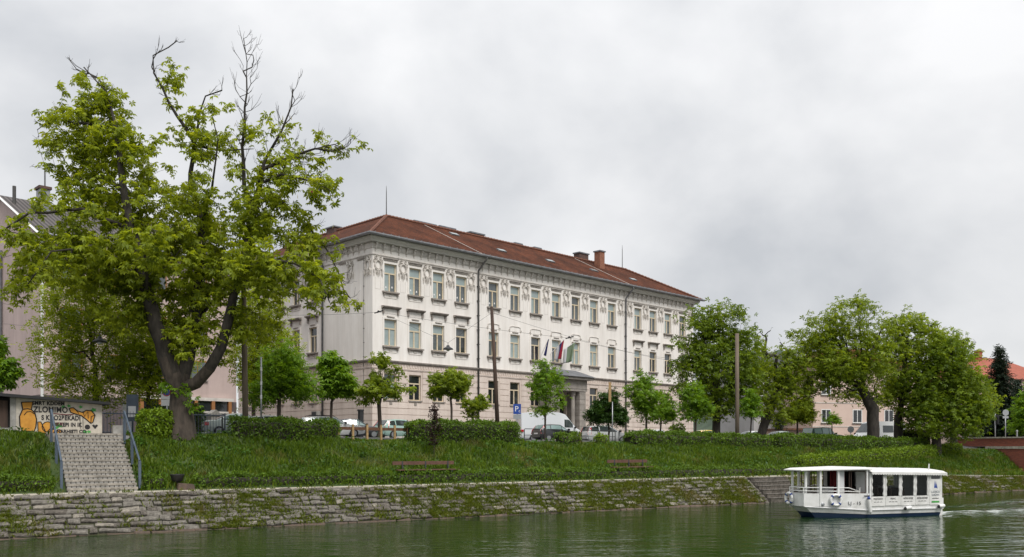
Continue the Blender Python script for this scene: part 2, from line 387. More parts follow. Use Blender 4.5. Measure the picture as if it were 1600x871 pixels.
fm = t.nodes.new('ShaderNodeMath'); fm.operation = 'MULTIPLY'; t.links.new(fo.outputs['Fac'], fm.inputs[0]); t.links.new(fn, fm.inputs[1])
fr = t.nodes.new('ShaderNodeValToRGB'); fr.color_ramp.elements[0].position = .27; fr.color_ramp.elements[1].position = .50; t.links.new(fm.outputs[0], fr.inputs[0])
fd = t.nodes.new('ShaderNodeBsdfDiffuse'); fd.inputs[0].default_value = (.72, .75, .73, 1)
mxs = t.nodes.new('ShaderNodeMixShader'); t.links.new(fr.outputs[0], mxs.inputs[0]); t.links.new(b.outputs[0], mxs.inputs[1]); t.links.new(fd.outputs[0], mxs.inputs[2])
t.links.new(mxs.outputs[0], t.nodes['Material Output'].inputs[0])
wm.materials.append(m); rv = link('river', wm); tag(rv, kind='structure')

# ------------------------------------------------------------------ leaves and trees
def rot_mats(n, tilt=1.0, r=rng):
    """random frames: z axis spread about up by tilt (1 = any way)"""
    yaw = r.uniform(0, 2 * np.pi, n); pit = r.normal(0, tilt, n); rol = r.normal(0, tilt, n)
    cy, sy, cp, sp, cr, sr = np.cos(yaw), np.sin(yaw), np.cos(pit), np.sin(pit), np.cos(rol), np.sin(rol)
    A = np.empty((n, 3, 3))
    A[:, 0, 0] = cy * cp; A[:, 0, 1] = cy * sp * sr - sy * cr; A[:, 0, 2] = cy * sp * cr + sy * sr
    A[:, 1, 0] = sy * cp; A[:, 1, 1] = sy * sp * sr + cy * cr; A[:, 1, 2] = sy * sp * cr - cy * sr
    A[:, 2, 0] = -sp; A[:, 2, 1] = cp * sr; A[:, 2, 2] = cp * cr
    return A
def tpl_palm(k=5, droop=.45):
    """palmate leaf: k leaflets hanging from one stalk end"""
    V, F = [], []
    for i in range(k):
        a = (i - (k - 1) / 2) * (2 * math.pi * .80 / k); c, s = math.cos(a), math.sin(a); ln = 1 - .16 * abs(i - (k - 1) / 2)
        o = len(V); wd = .22 * ln
        for r_, w_, z_ in ((.02, 0, 0), (.62 * ln, wd, -.10 * droop - .08), (ln, 0, -droop), (.62 * ln, -wd, -.10 * droop - .08)):
            V.append((c * r_ - s * w_, s * r_ + c * w_, z_))
        F.append((o, o + 1, o + 2, o + 3))
    return np.array(V), np.array(F)
def tpl_leaf(bend=.2):
    V = [(0, 0, 0), (.5, .30, .06), (1, 0, -bend), (.5, -.30, .06)]
    return np.array(V, float), np.array([(0, 1, 2, 3)])
def tpl_spray(k=3):
    """a short twig with k leaves to each side"""
    V, F = [], []
    for i in range(k):
        for sgn in (-1, 1):
            o = len(V); x0 = .15 + .8 * i / k; a = sgn * .9
            c, s = math.cos(a), math.sin(a)
            for r_, w_, z_ in ((0, 0, 0), (.24, .12, .03), (.46, 0, -.10), (.24, -.12, .03)):
                V.append((x0 + c * r_ - s * w_, s * r_ + c * w_, z_ - .12 * i / k))
            F.append((o, o + 1, o + 2, o + 3))
    return np.array(V), np.array(F)
PALM, PALM4, LEAF, SPRAY = tpl_palm(6, .5), tpl_palm(5, .4), tpl_leaf(), tpl_spray(2)
def leaves(name, m, P, size, tpl, tilt=.55, spread=.3, r=rng, parent=None):
    n = len(P); V, F = tpl
    A = rot_mats(n, tilt, r); sz = size * r.uniform(1 - spread, 1 + spread, n)
    W = np.einsum('nij,vj->nvi', A, V) * sz[:, None, None] + P[:, None, :]
    FF = (F[None] + (np.arange(n) * len(V))[:, None, None]).reshape(-1, F.shape[1])
    tint = np.repeat(r.uniform(0, 1, n), len(V))
    return link(name, npmesh(name, W.reshape(-1, 3), FF, m, tint), parent)

def skeleton(limbs, tips, r, step=.8, up=.15, main=9999, wt=None, lim_r=None):
    """grow twigs from the given limbs to every tip; returns nodes, parents"""
    P, par = [], []; thin = {}; fix = {}
    def near(p):
        A = np.array(P); d = np.linalg.norm(A - p, axis=1) + np.maximum(0, A[:, 2] - p[2]) * .8
        return int(np.argmin(d))
    for li, limb in enumerate(limbs):
        limb = [np.array(q, float) for q in limb]
        if li == 0: P.append(limb[0]); par.append(-1); last = 0
        else:
            last = near(limb[0])
            if np.linalg.norm(P[last] - limb[0]) > .3: P.append(limb[0]); par.append(last); last = len(P) - 1
        for a, b_ in zip(limb[:-1], limb[1:]):
            k = max(1, int(np.linalg.norm(b_ - a) / step))
            for j in range(1, k + 1):
                q = a + (b_ - a) * j / k + (r.normal(0, .06 * min(1, step), 3) if j < k else 0)
                P.append(q); par.append(last); last = len(P) - 1
                if lim_r and li < len(lim_r): fix[last] = (li, sum(np.linalg.norm(d_ - c_) for c_, d_ in zip(limb[:-1], limb[1:])), np.linalg.norm(q - limb[0]))
        if li >= main: thin[last] = .22
    order = np.argsort([np.min(np.linalg.norm(np.array(P) - t_, axis=1)) for t_ in tips])
    for i in order:
        p = tips[i]; j = near(p); a = P[j]; d = np.linalg.norm(p - a)
        k = max(2, min(5, int(d / .6) + 1)); last = j
        for q in range(1, k + 1):
            f = q / k; m_ = a + (p - a) * f; m_ = m_ + np.array([0, 0, up * d * math.sin(math.pi * f)])
            if q < k: m_ = m_ + r.normal(0, .045 * d, 3)
            P.append(m_); par.append(last); last = len(P) - 1
        if wt is not None: thin[last] = wt[i]
    for k_, (li, tot, dist) in fix.items():
        f = min(1, dist / (tot * .92)); a, b_ = lim_r[li]; thin[('r', k_)] = a + (b_ - a) * f ** .8
    return np.array(P), np.array(par), thin
def wood(name, P, par, r, m, trunk_r, thin={}, tip=.012, power=1.85, parent=None, sides=5, flare=0, dark_above=0, limb_cap=0):
    n = len(P); acc = np.zeros(n); kids = [[] for _ in range(n)]
    for i in range(n - 1, 0, -1):
        pass
    for i in range(1, n): kids[par[i]].append(i)
    order = sorted(range(n), key=lambda i: i, reverse=True)
    rad = np.zeros(n)
    for i in order:
        rad[i] = max((tip * (thin[i] if i in thin else 1)) ** power, sum(rad[k] for k in kids[i]))
    rad = rad ** (1 / power); k0 = trunk_r / rad[0]
    rad = tip + (rad - tip) * (trunk_r - tip) / max(1e-6, rad[0] - tip)
    for i in range(n):
        if ('r', i) in thin: rad[i] = thin[('r', i)] if P[i][2] > 2.3 else trunk_r * (1 - .04 * max(0, P[i][2]))
        elif limb_cap and P[i][2] > 2.3: rad[i] = min(rad[i], limb_cap)
    mb = MB()
    # chains
    starts = [(0, None)]
    while starts:
        s0, prev = starts.pop()
        chain = ([prev] if prev is not None else []) + [s0]; cur = s0
        while kids[cur]:
            ks = sorted(kids[cur], key=lambda k: -rad[k])
            for k in ks[1:]: starts.append((k, cur))
            cur = ks[0]; chain.append(cur)
        rr = [min(rad[c], rad[chain[1]] * 1.02) if (j == 0 and prev is not None) else rad[c] for j, c in enumerate(chain)]
        if prev is None and flare:
            rr = [q * (1 + flare * math.exp(-(P[c][2] - P[0][2]) / .5)) for q, c in zip(rr, chain)]
        if len(chain) > 1:
            big = rr[min(1, len(rr) - 1)] > .12
            mb.tube([P[c] for c in chain], rr, 14 if big else (sides if rr[0] > .03 else 3), cap=False, rough=.07 if big else 0)
    o = mb.build(name, m, parent, smooth=True)
    if dark_above:                  # the bark of the limbs is darker than that of the old trunk
        o.data.materials.append(M['bark_dark']); zc_ = np.array([p.center.z for p in o.data.polygons]); o.data.polygons.foreach_set('material_index', (zc_ > dark_above + np.random.default_rng(1).normal(0, .35, len(zc_))).astype(np.int32))
    return o
def blob_points(blobs, n, r, shell=.35):
    """points in a union of ellipsoids (x, y, z, rx, ry, rz), a little denser towards the outside"""
    vol = np.array([(b_[3] * b_[4] * b_[5]) ** .8 * (b_[6] if len(b_) > 6 else 1) for b_ in blobs]); cnt = r.multinomial(n, vol / vol.sum())
    out_ = []
    for b_, c in zip(blobs, cnt):
        d = r.normal(0, 1, (c, 3)); d /= np.linalg.norm(d, axis=1)[:, None]
        rad = r.uniform(shell ** 3, 1, c) ** (1 / 3) * np.where(r.uniform(0, 1, c) < .22, r.uniform(1.0, 1.28, c), 1)
        out_.append(np.array(b_[:3]) + d * rad[:, None] * np.array(b_[3:6]))
    return np.concatenate(out_)
def tree(name, label, loc, blobs, trunk_h, trunk_r, nt_, per, size, leafm, tpl, seed, sigma=.35, barkm='bark', limbs=None, group=None, cat='tree',
         bare=None, lean=(0, 0), droop=0, tilt=.55, shell=.35, gap=0, rz=0, tip=.012, flare=.35, along=0, power=1.7, lim_r=None):
    r = np.random.default_rng(seed)
    root = empty(name, label, cat, loc, rz, group)
    tips = blob_points(blobs, nt_, r, shell)
    if gap:
        # leave holes: drop tips in random pockets
        c = blob_points(blobs, gap, r, .3); rr = r.uniform(.35, .8, gap) * (max(b_[3] for b_ in blobs) * .42)
        keep = np.ones(len(tips), bool)
        for q, w_ in zip(c, rr): keep &= np.linalg.norm(tips - q, axis=1) > w_
        tips = tips[keep]
    zt = max(b_[2] + b_[5] for b_ in blobs)
    if limbs is None:
        top = np.array([lean[0], lean[1], trunk_h])
        c = np.average([b_[:3] for b_ in blobs], axis=0, weights=[b_[3] * b_[5] for b_ in blobs])
        limbs = [[(0, 0, -.3), tuple(top * .5 + r.normal(0, .05, 3) * [1, 1, 0]), tuple(top), tuple(top + (c - top) * .6), (c[0], c[1], zt - .25 * (zt - trunk_h))]]
        for b_ in blobs:
            bc = np.array(b_[:3]); st = top + (c - top) * r.uniform(.0, .5)
            limbs.append([tuple(st), tuple(st * .5 + bc * .5 + [0, 0, .12 * b_[5]]), tuple(bc)])
    if along:                       # short leafy side shoots all along the limbs, none on the lower trunk
        A = np.array([np.array(q) + (np.array(w_) - np.array(q)) * f for lb_ in limbs[:20] for q, w_ in zip(lb_[:-1], lb_[1:]) for f in (0, .33, .66)])
        A = A[(A[:, 2] > 4.6) & (A[:, 2] < 17)]; A = A[r.choice(len(A), along)] + r.normal(0, .5, (along, 3)) - [0, 0, .15]; tips = np.concatenate([tips, A])
    alltips = tips if bare is None else np.concatenate([tips, bare])
    P, par, thin = skeleton(limbs, alltips, r, step=.7, main=20 if along else 9999, wt=[.5 if q[0] > 2.2 else 1 for q in alltips] if along else None, lim_r=lim_r)
    wood('trunk', P, par, r, barkm, trunk_r, thin, parent=root, tip=tip, flare=flare, power=power, dark_above=3.6 if along else 0, limb_cap=.10 if along else 0)
    C = np.repeat(tips, per, axis=0)
    off = r.normal(0, sigma, C.shape); off[:, 2] *= .75
    if droop: off[:, 2] -= np.abs(r.normal(0, droop, len(C)))
    leaves('crown', leafm, C + off, size, tpl, tilt, .3, r, root)
    return root, tips
def leafy_box(name, label, path, width, h0, h1, leafm, size, dens, seed, cat='hedge', group=None, roundness=.35, wob=.08, core='leaf_dark'):
    """clipped hedge along a list of ground points (x, y, z): twiggy core and leaf-clad sides and top"""
    r = np.random.default_rng(seed)
    root = empty(name, label, cat, path[len(path) // 2], 0, group); o = Vector(path[len(path) // 2])
    pts = [Vector(p) - o for p in path]; ln = sum((b_ - a).length for a, b_ in zip(pts[:-1], pts[1:]))
    n = int(ln * (width + 2 * (h1 - h0)) * dens); P = []
    seg = [(b_ - a).length for a, b_ in zip(pts[:-1], pts[1:])]; cum = np.cumsum([0] + seg)
    x = r.uniform(0, ln, n); per_ = r.uniform(-(h1 - h0) - width / 2, (h1 - h0) + width / 2, n)
    hh = h1 - h0
    idx = np.clip(np.searchsorted(cum, x) - 1, 0, len(seg) - 1)
    A = np.array([tuple(p) for p in pts])
    f = (x - cum[idx]) / np.array(seg)[idx]; base = A[idx] + (A[idx + 1] - A[idx]) * f[:, None]
    d = (A[idx + 1] - A[idx]); d[:, 2] = 0; d /= np.linalg.norm(d, axis=1)[:, None]; side = np.stack([-d[:, 1], d[:, 0], 0 * d[:, 0]], 1)
    onside = np.abs(per_) > width / 2
    lat = np.where(onside, np.sign(per_) * width / 2, per_)
    z = np.where(onside, h1 - (np.abs(per_) - width / 2), h1)
    # round the shoulders, bulge, uneven top
    k = np.clip((z - (h1 - roundness)) / roundness, 0, 1); lat = lat * (1 - .30 * k ** 2)
    e_ = np.minimum(x, ln - x); endk = np.clip(1 - e_ / .45, 0, 1); lat = lat * (1 - .4 * endk ** 2); z = z - (.35 * endk ** 2) * (z - h0) * .6
    bump_ = wob * (np.sin(x * 2.3 + seed) + .7 * np.sin(x * 5.1 + 1.3 * seed) + .5 * np.sin(x * 9.7))
    z = z + bump_ * np.clip((z - h0) / hh, 0, 1)
    depth_ = r.uniform(0, 1, n) ** 2 * .16
    P = base + side * (lat * (1 - depth_ / width * 2) + r.normal(0, .045, n))[:, None]; P[:, 2] += z + r.normal(0, .05, n) - depth_ * .5
    leaves('foliage', leafm, P, size, LEAF, .8, .4, r, root)
    mb = MB()
    for j in range(len(pts) - 1):
        a, b_ = pts[j], pts[j + 1]; dd = (b_ - a).normalized(); sd_ = Vector((-dd.y, dd.x, 0))
        k0 = .25 if j == 0 else 0; k1 = .25 if j == len(pts) - 2 else 0
        a2, b2 = a + dd * k0, b_ - dd * k1; hw = width / 2 - .14
        vs_ = [q + sd_ * s_ * (hw if z_ < h1 - .3 else hw * .72) + Vector((0, 0, z_)) for q in (a2, b2) for s_, z_ in ((-1, h0 - .1), (-1, h1 - .32), (-1, h1 - .17), (1, h1 - .17), (1, h1 - .32), (1, h0 - .1))]
        mb.add(vs_, [(0, 1, 2, 3, 4, 5), (11, 10, 9, 8, 7, 6)] + [(i, 6 + i, 7 + i, i + 1) for i in range(5)])
    co = mb.mesh('twigs', 'bark_dark'); link('twigs', co, root)
    return root

# ------------------------------------------------------------------ the school
TH = R(44.8); ZB = 4.3
E1 = Vector((math.cos(TH), math.sin(TH), 0)); E2 = Vector((-math.sin(TH), math.cos(TH), 0)); CS = Vector((-11.75, 76, 0))
def F(a, b_, z=0): return CS + E1 * a + E2 * b_ + Vector((0, 0, z))
school = empty('school_building', 'long white three storey school with red tiled hip roof and stucco ornaments', 'building', F(0, 0, ZB), TH)
LA, LB, WD = 47.5, 23.0, 11.6           # front length, side length, depth of the wings
WA = [1.21, 3.9, 6.57, 9.31, 13.4, 16.3, 19.2, 22.24, 25.25, 28.2, 31.2, 35.86, 38.7, 41.61, 44.58]; WW = 1.33
WB = [8.45, 11.35, 14.2, 17.1, 20.0]     # windows of the side wing
def z_(v): return v - ZB
FL = [(7.78, 10.03), (12.35, 14.65), (17.0, 19.38)]
basement = [(a + .1, a + 1.2, 5.0, 5.55) for a in WA if abs(a - 22.24) > 4]
PO = (20.3, 25.5)                        # portal recess
front_ops = []
for a in WA:
    for k, (z0, z1) in enumerate(FL):
        if k == 0 and PO[0] - 1 < a < PO[1]: continue
        front_ops.append((a, a + WW, z_(z0), z_(z1)))
front_ops += [(a0, a1, z_(c0), z_(c1)) for a0, a1, c0, c1 in basement]
front_ops.append((21.4, 24.4, z_(4.3), z_(9.0)))
side_ops = [(b_, b_ + WW, z_(z0), z_(z1)) for b_ in WB for z0, z1 in FL]
def wall_open(x0, x1, z0, z1, ops, depth, put):
    mb = MB(); xs = sorted({x0, x1, *[o[0] for o in ops], *[o[1] for o in ops]}); zs = sorted({z0, z1, *[o[2] for o in ops], *[o[3] for o in ops]})
    for xa, xb in zip(xs[:-1], xs[1:]):
        run = None
        for za_, zb_ in list(zip(zs[:-1], zs[1:])) + [(None, None)]:
            solid = za_ is not None and not any(o[0] <= (xa + xb) / 2 <= o[1] and o[2] <= (za_ + zb_) / 2 <= o[3] for o in ops)
            if solid: run = (run[0] if run else za_, zb_)
            elif run:
                mb.quad(put(xa, 0, run[0]), put(xb, 0, run[0]), put(xb, 0, run[1]), put(xa, 0, run[1])); run = None
    for a0, a1, c0, c1 in ops:
        mb.quad(put(a0, 0, c0), put(a0, depth, c0), put(a0, depth, c1), put(a0, 0, c1)); mb.quad(put(a1, 0, c0), put(a1, 0, c1), put(a1, depth, c1), put(a1, depth, c0))
        mb.quad(put(a0, 0, c1), put(a0, depth, c1), put(a1, depth, c1), put(a1, 0, c1)); mb.quad(put(a0, 0, c0), put(a1, 0, c0), put(a1, depth, c0), put(a0, depth, c0))
    return mb
pf = lambda x, d, z: (x, d, z)
ps = lambda x, d, z: (d, x, z)
up_f = [o for o in front_ops if o[2] > z_(11)]; lo_f = [o for o in front_ops if o[2] < z_(11)]
up_s = [o for o in side_ops if o[2] > z_(11)]; lo_s = [o for o in side_ops if o[2] < z_(11)]
wall_open(0, LA, z_(10.6), z_(21.3), up_f, .30, pf).build('front_wall', 'plaster', school)
wall_open(0, LB, z_(10.6), z_(21.3), up_s, .30, ps).build('side_wall', 'plaster', school)
wall_open(0, LA, z_(3.6), z_(10.6), lo_f, .34, pf).build('front_ground_storey', 'plaster_pink', school)
wall_open(0, LB, z_(3.6), z_(10.6), lo_s, .34, ps).build('side_ground_storey', 'plaster_pink', school)
bk = MB()                                 # the walls towards the yard and the far end
bk.quad((LA, 0, z_(3.6)), (LA, WD, z_(3.6)), (LA, WD, z_(21.3)), (LA, 0, z_(21.3)))
bk.quad((WD, WD, z_(3.6)), (LA, WD, z_(3.6)), (LA, WD, z_(21.3)), (WD, WD, z_(21.3)))
bk.quad((WD, WD, z_(3.6)), (WD, LB, z_(3.6)), (WD, LB, z_(21.3)), (WD, WD, z_(21.3)))
bk.quad((0, LB, z_(3.6)), (WD, LB, z_(3.6)), (WD, LB, z_(21.3)), (0, LB, z_(21.3)))
bk.build('rear_wall', 'plaster', school)
# plinth
pl = MB(); 
for a0, a1 in ((-.10, 20.2), (25.6, LA + .1)): pl.box(a0, a1, -.10, .05, z_(3.6), z_(4.85))
pl.box(-.10, .05, .06, LB, z_(3.6), z_(4.85)); pl.build('plinth', 'stone_trim', school)
# rusticated courses of the ground storey, each cut by the openings it meets
zc = 4.88; k = 0; HC = .545
while zc < 10.35:
    z0, z1 = zc + .025, min(zc + HC - .025, 10.40)
    for side in (0, 1):
        ops = side_ops if side else front_ops; end = LB if side else LA
        cuts = sorted([(o[0] - .16, o[1] + .16) for o in ops if o[2] - .02 < z_(z1) and o[3] + .30 > z_(z0) and o[2] > z_(5.8)] +
                      [(o[0], o[1]) for o in ops if o[2] < z_(5.8) and o[3] > z_(z0)] + ([] if side else [(20.15, 25.65)]))
        x = .07 if side else -.045
        for c0, c1 in cuts + [(end, end)]:
            if c0 - x > .05:
                mb = MB()
                if side: mb.box(-.045, .03, x, c0, z_(z0), z_(z1))
                else: mb.box(x, c0, -.045, .03, z_(z0), z_(z1))
                mb.build('stone_course', 'plaster_pink', school)
            x = max(x, c1)
    zc += HC; k += 1
# string course between ground and first storey
def moulding(prof, name, m, ends=(0, LA, LB)):
    """prof: (outward, z) polygon run along the front and round the corner along the side"""
    mb = MB(); n = len(prof)
    V = []
    for i, (o, z) in enumerate(prof): V.append((LA + o, -o, z_(z)))
    for i, (o, z) in enumerate(prof): V.append((-o, -o, z_(z)))
    for i, (o, z) in enumerate(prof): V.append((-o, LB, z_(z)))
    fs = [tuple(range(n)), tuple(range(2 * n, 3 * n))[::-1]]
    for j in (0, 1):
        fs += [(j * n + i, j * n + (i + 1) % n, (j + 1) * n + (i + 1) % n, (j + 1) * n + i) for i in range(n)]
    return mb.add(V, fs).build(name, m, school)
moulding([(-.03, 10.38), (.06, 10.38), (.09, 10.50), (.03, 10.53), (.03, 10.86), (.10, 10.92), (.20, 11.02), (.22, 11.10), (-.03, 11.14)], 'string_course', 'plaster_pink')
moulding([(-.03, 10.88), (.115, 10.90), (.215, 11.005), (.235, 11.11), (-.02, 11.16)], 'string_course_cap', 'sill_stone')
dn = MB()
for i in range(int(LA / .30)):
    dn.box(.05 + i * .30, .20 + i * .30, -.075, -.02, z_(10.60), z_(10.84))
for i in range(int(LB / .30)):
    dn.box(-.075, -.02, .05 + i * .30, .20 + i * .30, z_(10.60), z_(10.84))
tag(dn.build('dentils', 'plaster_pink', school), kind='stuff')
# cornice under the eaves
moulding([(-.02, 19.93), (.05, 19.93), (.09, 20.0), (.02, 20.06)], 'frieze_line', 'stone_trim')
moulding([(-.02, 20.52), (.06, 20.52), (.06, 20.98), (-.02, 20.98)], 'frieze_band', 'stone_trim')
moulding([(-.02, 20.99), (.36, 21.02), (.40, 21.12), (.60, 21.28), (.62, 21.42), (-.02, 21.42)], 'cornice', 'soffit')
brm = MB(); brm.prism([(0, 0), (-.30, 0), (-.30, -.12), (-.20, -.22), (-.20, -.34), (-.08, -.52), (0, -.56)], 'x', -.09, .09)
brm.prism([(-.005, -.56), (-.07, -.56), (-.05, -.70), (-.005, -.74)], 'x', -.05, .05)
bme = brm.mesh('bracket', 'stone_trim')
nb = 58
for i in range(nb):
    link('bracket', bme, school, (.30 + i * (LA - .6) / (nb - 1), -.0, z_(20.985)))
for i in range(1, 28):
    link('bracket', bme, school, (0, .30 + i * .82, z_(20.985)), -math.pi / 2)
cf = MB()
for i in range(nb - 1):
    x = .30 + (i + .5) * (LA - .6) / (nb - 1); cf.box(x - .26, x + .26, -.10, -.05, z_(20.62), z_(20.88))
for i in range(1, 27): cf.box(-.10, -.05, .30 + (i + .5) * .82 - .26, .30 + (i + .5) * .82 + .26, z_(20.62), z_(20.88))
tag(cf.build('cornice_panels', 'ornament', school), kind='stuff')

# windows ------------------------------------------------------------
def bars(w_, h, tr):
    mb = MB(); t_ = .085; d0, d1 = -.04, .04
    mb.box(0, t_, d0, d1, 0, h); mb.box(w_ - t_, w_, d0, d1, 0, h); mb.box(t_, w_ - t_, d0, d1, 0, t_); mb.box(t_, w_ - t_, d0, d1, h - t_, h)
    mb.box(t_, w_ - t_, d0 - .02, d1, tr - .055, tr + .055); mb.box(w_ / 2 - .06, w_ / 2 + .06, d0 - .012, d1 - .003, t_, tr - .055)
    return mb
def pane_mesh(x0, x1, z0, z1, m): 
    mb = MB(); mb.box(x0, x1, .0, .015, z0, z1); return mb.mesh('pane', m)
WM = {}
def window_meshes(w_, h, tr):
    key = (w_, h, tr)
    if key not in WM:
        d = dict(frame=bars(w_, h, tr).mesh('window', 'frame_cream'))
        for m_ in ('pane_dark', 'pane_mid', 'pane_blind'):
            d[m_] = [pane_mesh(.085, w_ / 2 - .06, .085, tr - .055, m_), pane_mesh(w_ / 2 + .06, w_ - .085, .085, tr - .055, m_), pane_mesh(.085, w_ - .085, tr + .055, h - .085, m_)]
        s_ = MB(); s_.box(-.20, w_ + .20, -.22 - .20, -.20, -.13, .0); s_.box(-.14, w_ + .14, -.32, -.20, -.22, -.131)
        s_.box(-.10, .0, -.38, -.201, -.34, -.221); s_.box(w_, w_ + .10, -.38, -.201, -.34, -.221)
        d['sill'] = s_.mesh('sill', 'sill_stone')
        s2 = MB(); s2.box(-.16, 0, -.245, -.19, -.0, h + .16); s2.box(w_, w_ + .16, -.245, -.19, 0, h + .16); s2.box(0, w_, -.245, -.19, h, h + .16)
        d['surround'] = s2.mesh('surround', 'plaster')
        s3 = MB(); s3.prism([(0, 0), (-.30, .10), (-.34, .16), (-.34, .22), (0, .25)], 'x', -.30, w_ + .30)
        for x in (-.12, w_ + .12): s3.box(x - .07, x + .07, -.14, -.0, -.42, -.001)
        d['hood'] = s3.mesh('hood', 'sill_stone')
        s4 = MB(); s4.box(-.05, w_ + .05, -.10, 0, 0, .05); s4.box(-.12, w_ + .12, -.14, 0, .13, .19)
        d['lintel'] = s4.mesh('lintel', 'sill_stone')
        s5 = MB()                       # thin framed panel with curled ends over the middle windows
        s5.tube([(-.05, -.03, .05), (-.05, -.03, .55), (.30, -.03, .62), (w_ - .30, -.03, .62), (w_ + .05, -.03, .55), (w_ + .05, -.03, .05)], .035, 4)
        for x, sg in ((-.12, -1), (w_ + .12, 1)):
            s5.tube([(x + sg * .12 * math.cos(q) * (1 - q / 9), -.03, .18 + .14 * math.sin(q) * (1 - q / 9)) for q in np.linspace(0, 6, 9)], .03, 4)
        d['garland'] = s5.mesh('garland', 'ornament')
        s6 = MB(); s6.box(.0, w_, -.03, .0, -.56, -.52); s6.box(-.10, 0, -.03, 0, -.45, -.22); s6.box(w_, w_ + .10, -.03, 0, -.45, -.22); s6.box(w_ / 2 - .16, w_ / 2 + .16, -.05, 0, -.40, -.24)
        d['apron'] = s6.mesh('apron', 'stone_trim')
        WM[key] = d
    return WM[key]
rw = random.Random(5)
def school_window(x, k, side):
    z0, z1 = FL[k]; h = z1 - z0; d = window_meshes(WW, round(h, 3), round(h * .66, 3))
    W_ = link('window', d['frame'], school)
    if side: W_.location = (.20, x + WW, z_(z0)); W_.rotation_euler = (0, 0, -math.pi / 2)
    else: W_.location = (x, .20, z_(z0))
    q = rw.random()
    if side: kind = ('pane_dark',) * 3
    elif k == 2: kind = ('pane_mid', 'pane_mid', 'pane_blind' if q < .35 else 'pane_mid') if q < .75 else ('pane_blind', 'pane_mid', 'pane_blind')
    elif k == 1: kind = ('pane_blind',) * 3 if (x < 5 or q < .15) else (('pane_mid', 'pane_mid', 'pane_blind') if q < .5 else ('pane_dark', 'pane_dark', 'pane_mid'))
    else: kind = ('pane_blind', 'pane_blind', 'pane_mid') if x < 3 else ('pane_dark', 'pane_dark', 'pane_dark')
    for i in range(3): link('pane', d[kind[i]][i], W_)
    if k: link('sill', d['sill'], W_); link('apron', d['apron'], W_, (0, -.20, 0))
    else:
        mb = MB(); mb.box(-.06, WW + .06, -.32, -.16, -.12, 0); mb.box(WW / 2 - .14, WW / 2 + .14, -.28, -.20, -.42, -.20); mb.build('sill', 'sill_stone', W_)
    if k: link('surround', d['surround'], W_)
    mid = 12 < x < 34 and not side
    if k == 2: link('lintel', d['lintel'], W_, (0, -.2, h + .26))
    if k == 1:
        link('garland' if mid else 'hood', d['garland' if mid else 'hood'], W_, (0, -.2, h + (.18 if mid else .86)))
        mb = MB(); mb.box(.28, WW - .28, -.30, -.201, h + .161, h + .24); mb.build('keystone', 'sill_stone', W_)
    return W_
for x in WA:
    for k in range(3):
        if k == 0 and PO[0] - 1 < x < PO[1]: continue
        school_window(x, k, False)
for x in WB:
    for k in range(3): school_window(x, k, True)
for a0, a1, c0, c1 in basement:
    mb = MB(); mb.box(a0, a1, .1, .14, z_(c0), z_(c1)); o = mb.build('basement_window', 'pane_dark', school)
    mb = MB(); mb.box(a0 - .12, a1 + .12, -.13, -.0, z_(c1) + .001, z_(c1) + .10); mb.build('lintel', 'stone_trim', o)
# small white paper shapes stuck in the lower panes of the top left classroom
for i, a in enumerate(WA[:5]):
    for j, dx_ in enumerate((.33, .98)):
        mb = MB(); zq = z_(17.38 + .05 * ((i + j) % 2)); mb.add([(a + dx_ - .08, .185, zq - .06), (a + dx_ + .08, .185, zq - .05), (a + dx_ + .03, .185, zq + .10), (a + dx_ - .05, .185, zq + .09)], [(0, 1, 2, 3)])
        mb.add([(a + dx_ - .08, .19, zq - .06), (a + dx_ + .08, .19, zq - .05), (a + dx_ + .03, .19, zq + .10), (a + dx_ - .05, .19, zq + .09)], [(3, 2, 1, 0)])
        mb.build('paper_cutout', 'sign_white', school)
# stucco cartouches on the piers
ct = MB()
ct.tube([(.34 * math.cos(q), -.07, .42 * math.sin(q)) for q in np.linspace(0, 2 * math.pi, 17)], .055, 5, cap=False)
ct.tube([(.25 * math.cos(q), -.05, .32 * math.sin(q)) for q in np.linspace(0, 2 * math.pi, 15)], .03, 4, cap=False)
for sg in (-1, 1):
    ct.tube([(sg * (.22 + .13 * math.cos(q)), -.07, .62 + .13 * math.sin(q)) for q in np.linspace(0, 2 * math.pi, 9)], .045, 4, cap=False)
    ct.tube([(sg * (.40 + .09 * math.cos(q)), -.07, .36 + .12 * math.sin(q)) for q in np.linspace(0, 2 * math.pi, 9)], .035, 4, cap=False)
    ct.tube([(sg * .36, -.08, -.28), (sg * .44, -.08, -.45), (sg * .40, -.08, -.70), (sg * .44, -.07, -.88)], [.06, .085, .06, .04], 5)
    ct.tube([(sg * .14, -.08, -.42), (sg * .16, -.08, -.62), (sg * .13, -.07, -.80)], [.045, .06, .03], 5)
ct.tube([(0, -.08, -.40), (0, -.09, -.66), (0, -.07, -.95)], [.04, .055, .025], 5)
ct.prism([(-.08, .42), (.08, .42), (.12, .74), (-.12, .74)], 'y', -.10, -.0)
cme = ct.mesh('cartouche', 'ornament')
pier = [.55] + [(a + WW + b_) / 2 for a, b_ in zip(WA[:3], WA[1:4])] + [11.15, 12.75] + [(a + WW + b_) / 2 for a, b_ in zip(WA[4:10], WA[5:11])] + [33.4, 35.0] + [(a + WW + b_) / 2 for a, b_ in zip(WA[11:14], WA[12:15])] + [46.8]
for x in pier:
    link('cartouche', cme, school, (x, 0, z_(19.12)))
    mb = MB(); 
    for s_ in (-.28, .28): mb.box(x + s_ - .012, x + s_ + .012, -.012, .0, z_(17.1), z_(18.1))
    mb.box(x - .28, x + .28, -.011, 0, z_(17.1), z_(17.125)); mb.build('panel_moulding', 'stone_trim', school)
for b_ in (.65, 3.2, 7.8, 10.55, 13.5, 16.4, 19.3): link('cartouche', cme, school, (0, b_, z_(19.12)), -math.pi / 2)
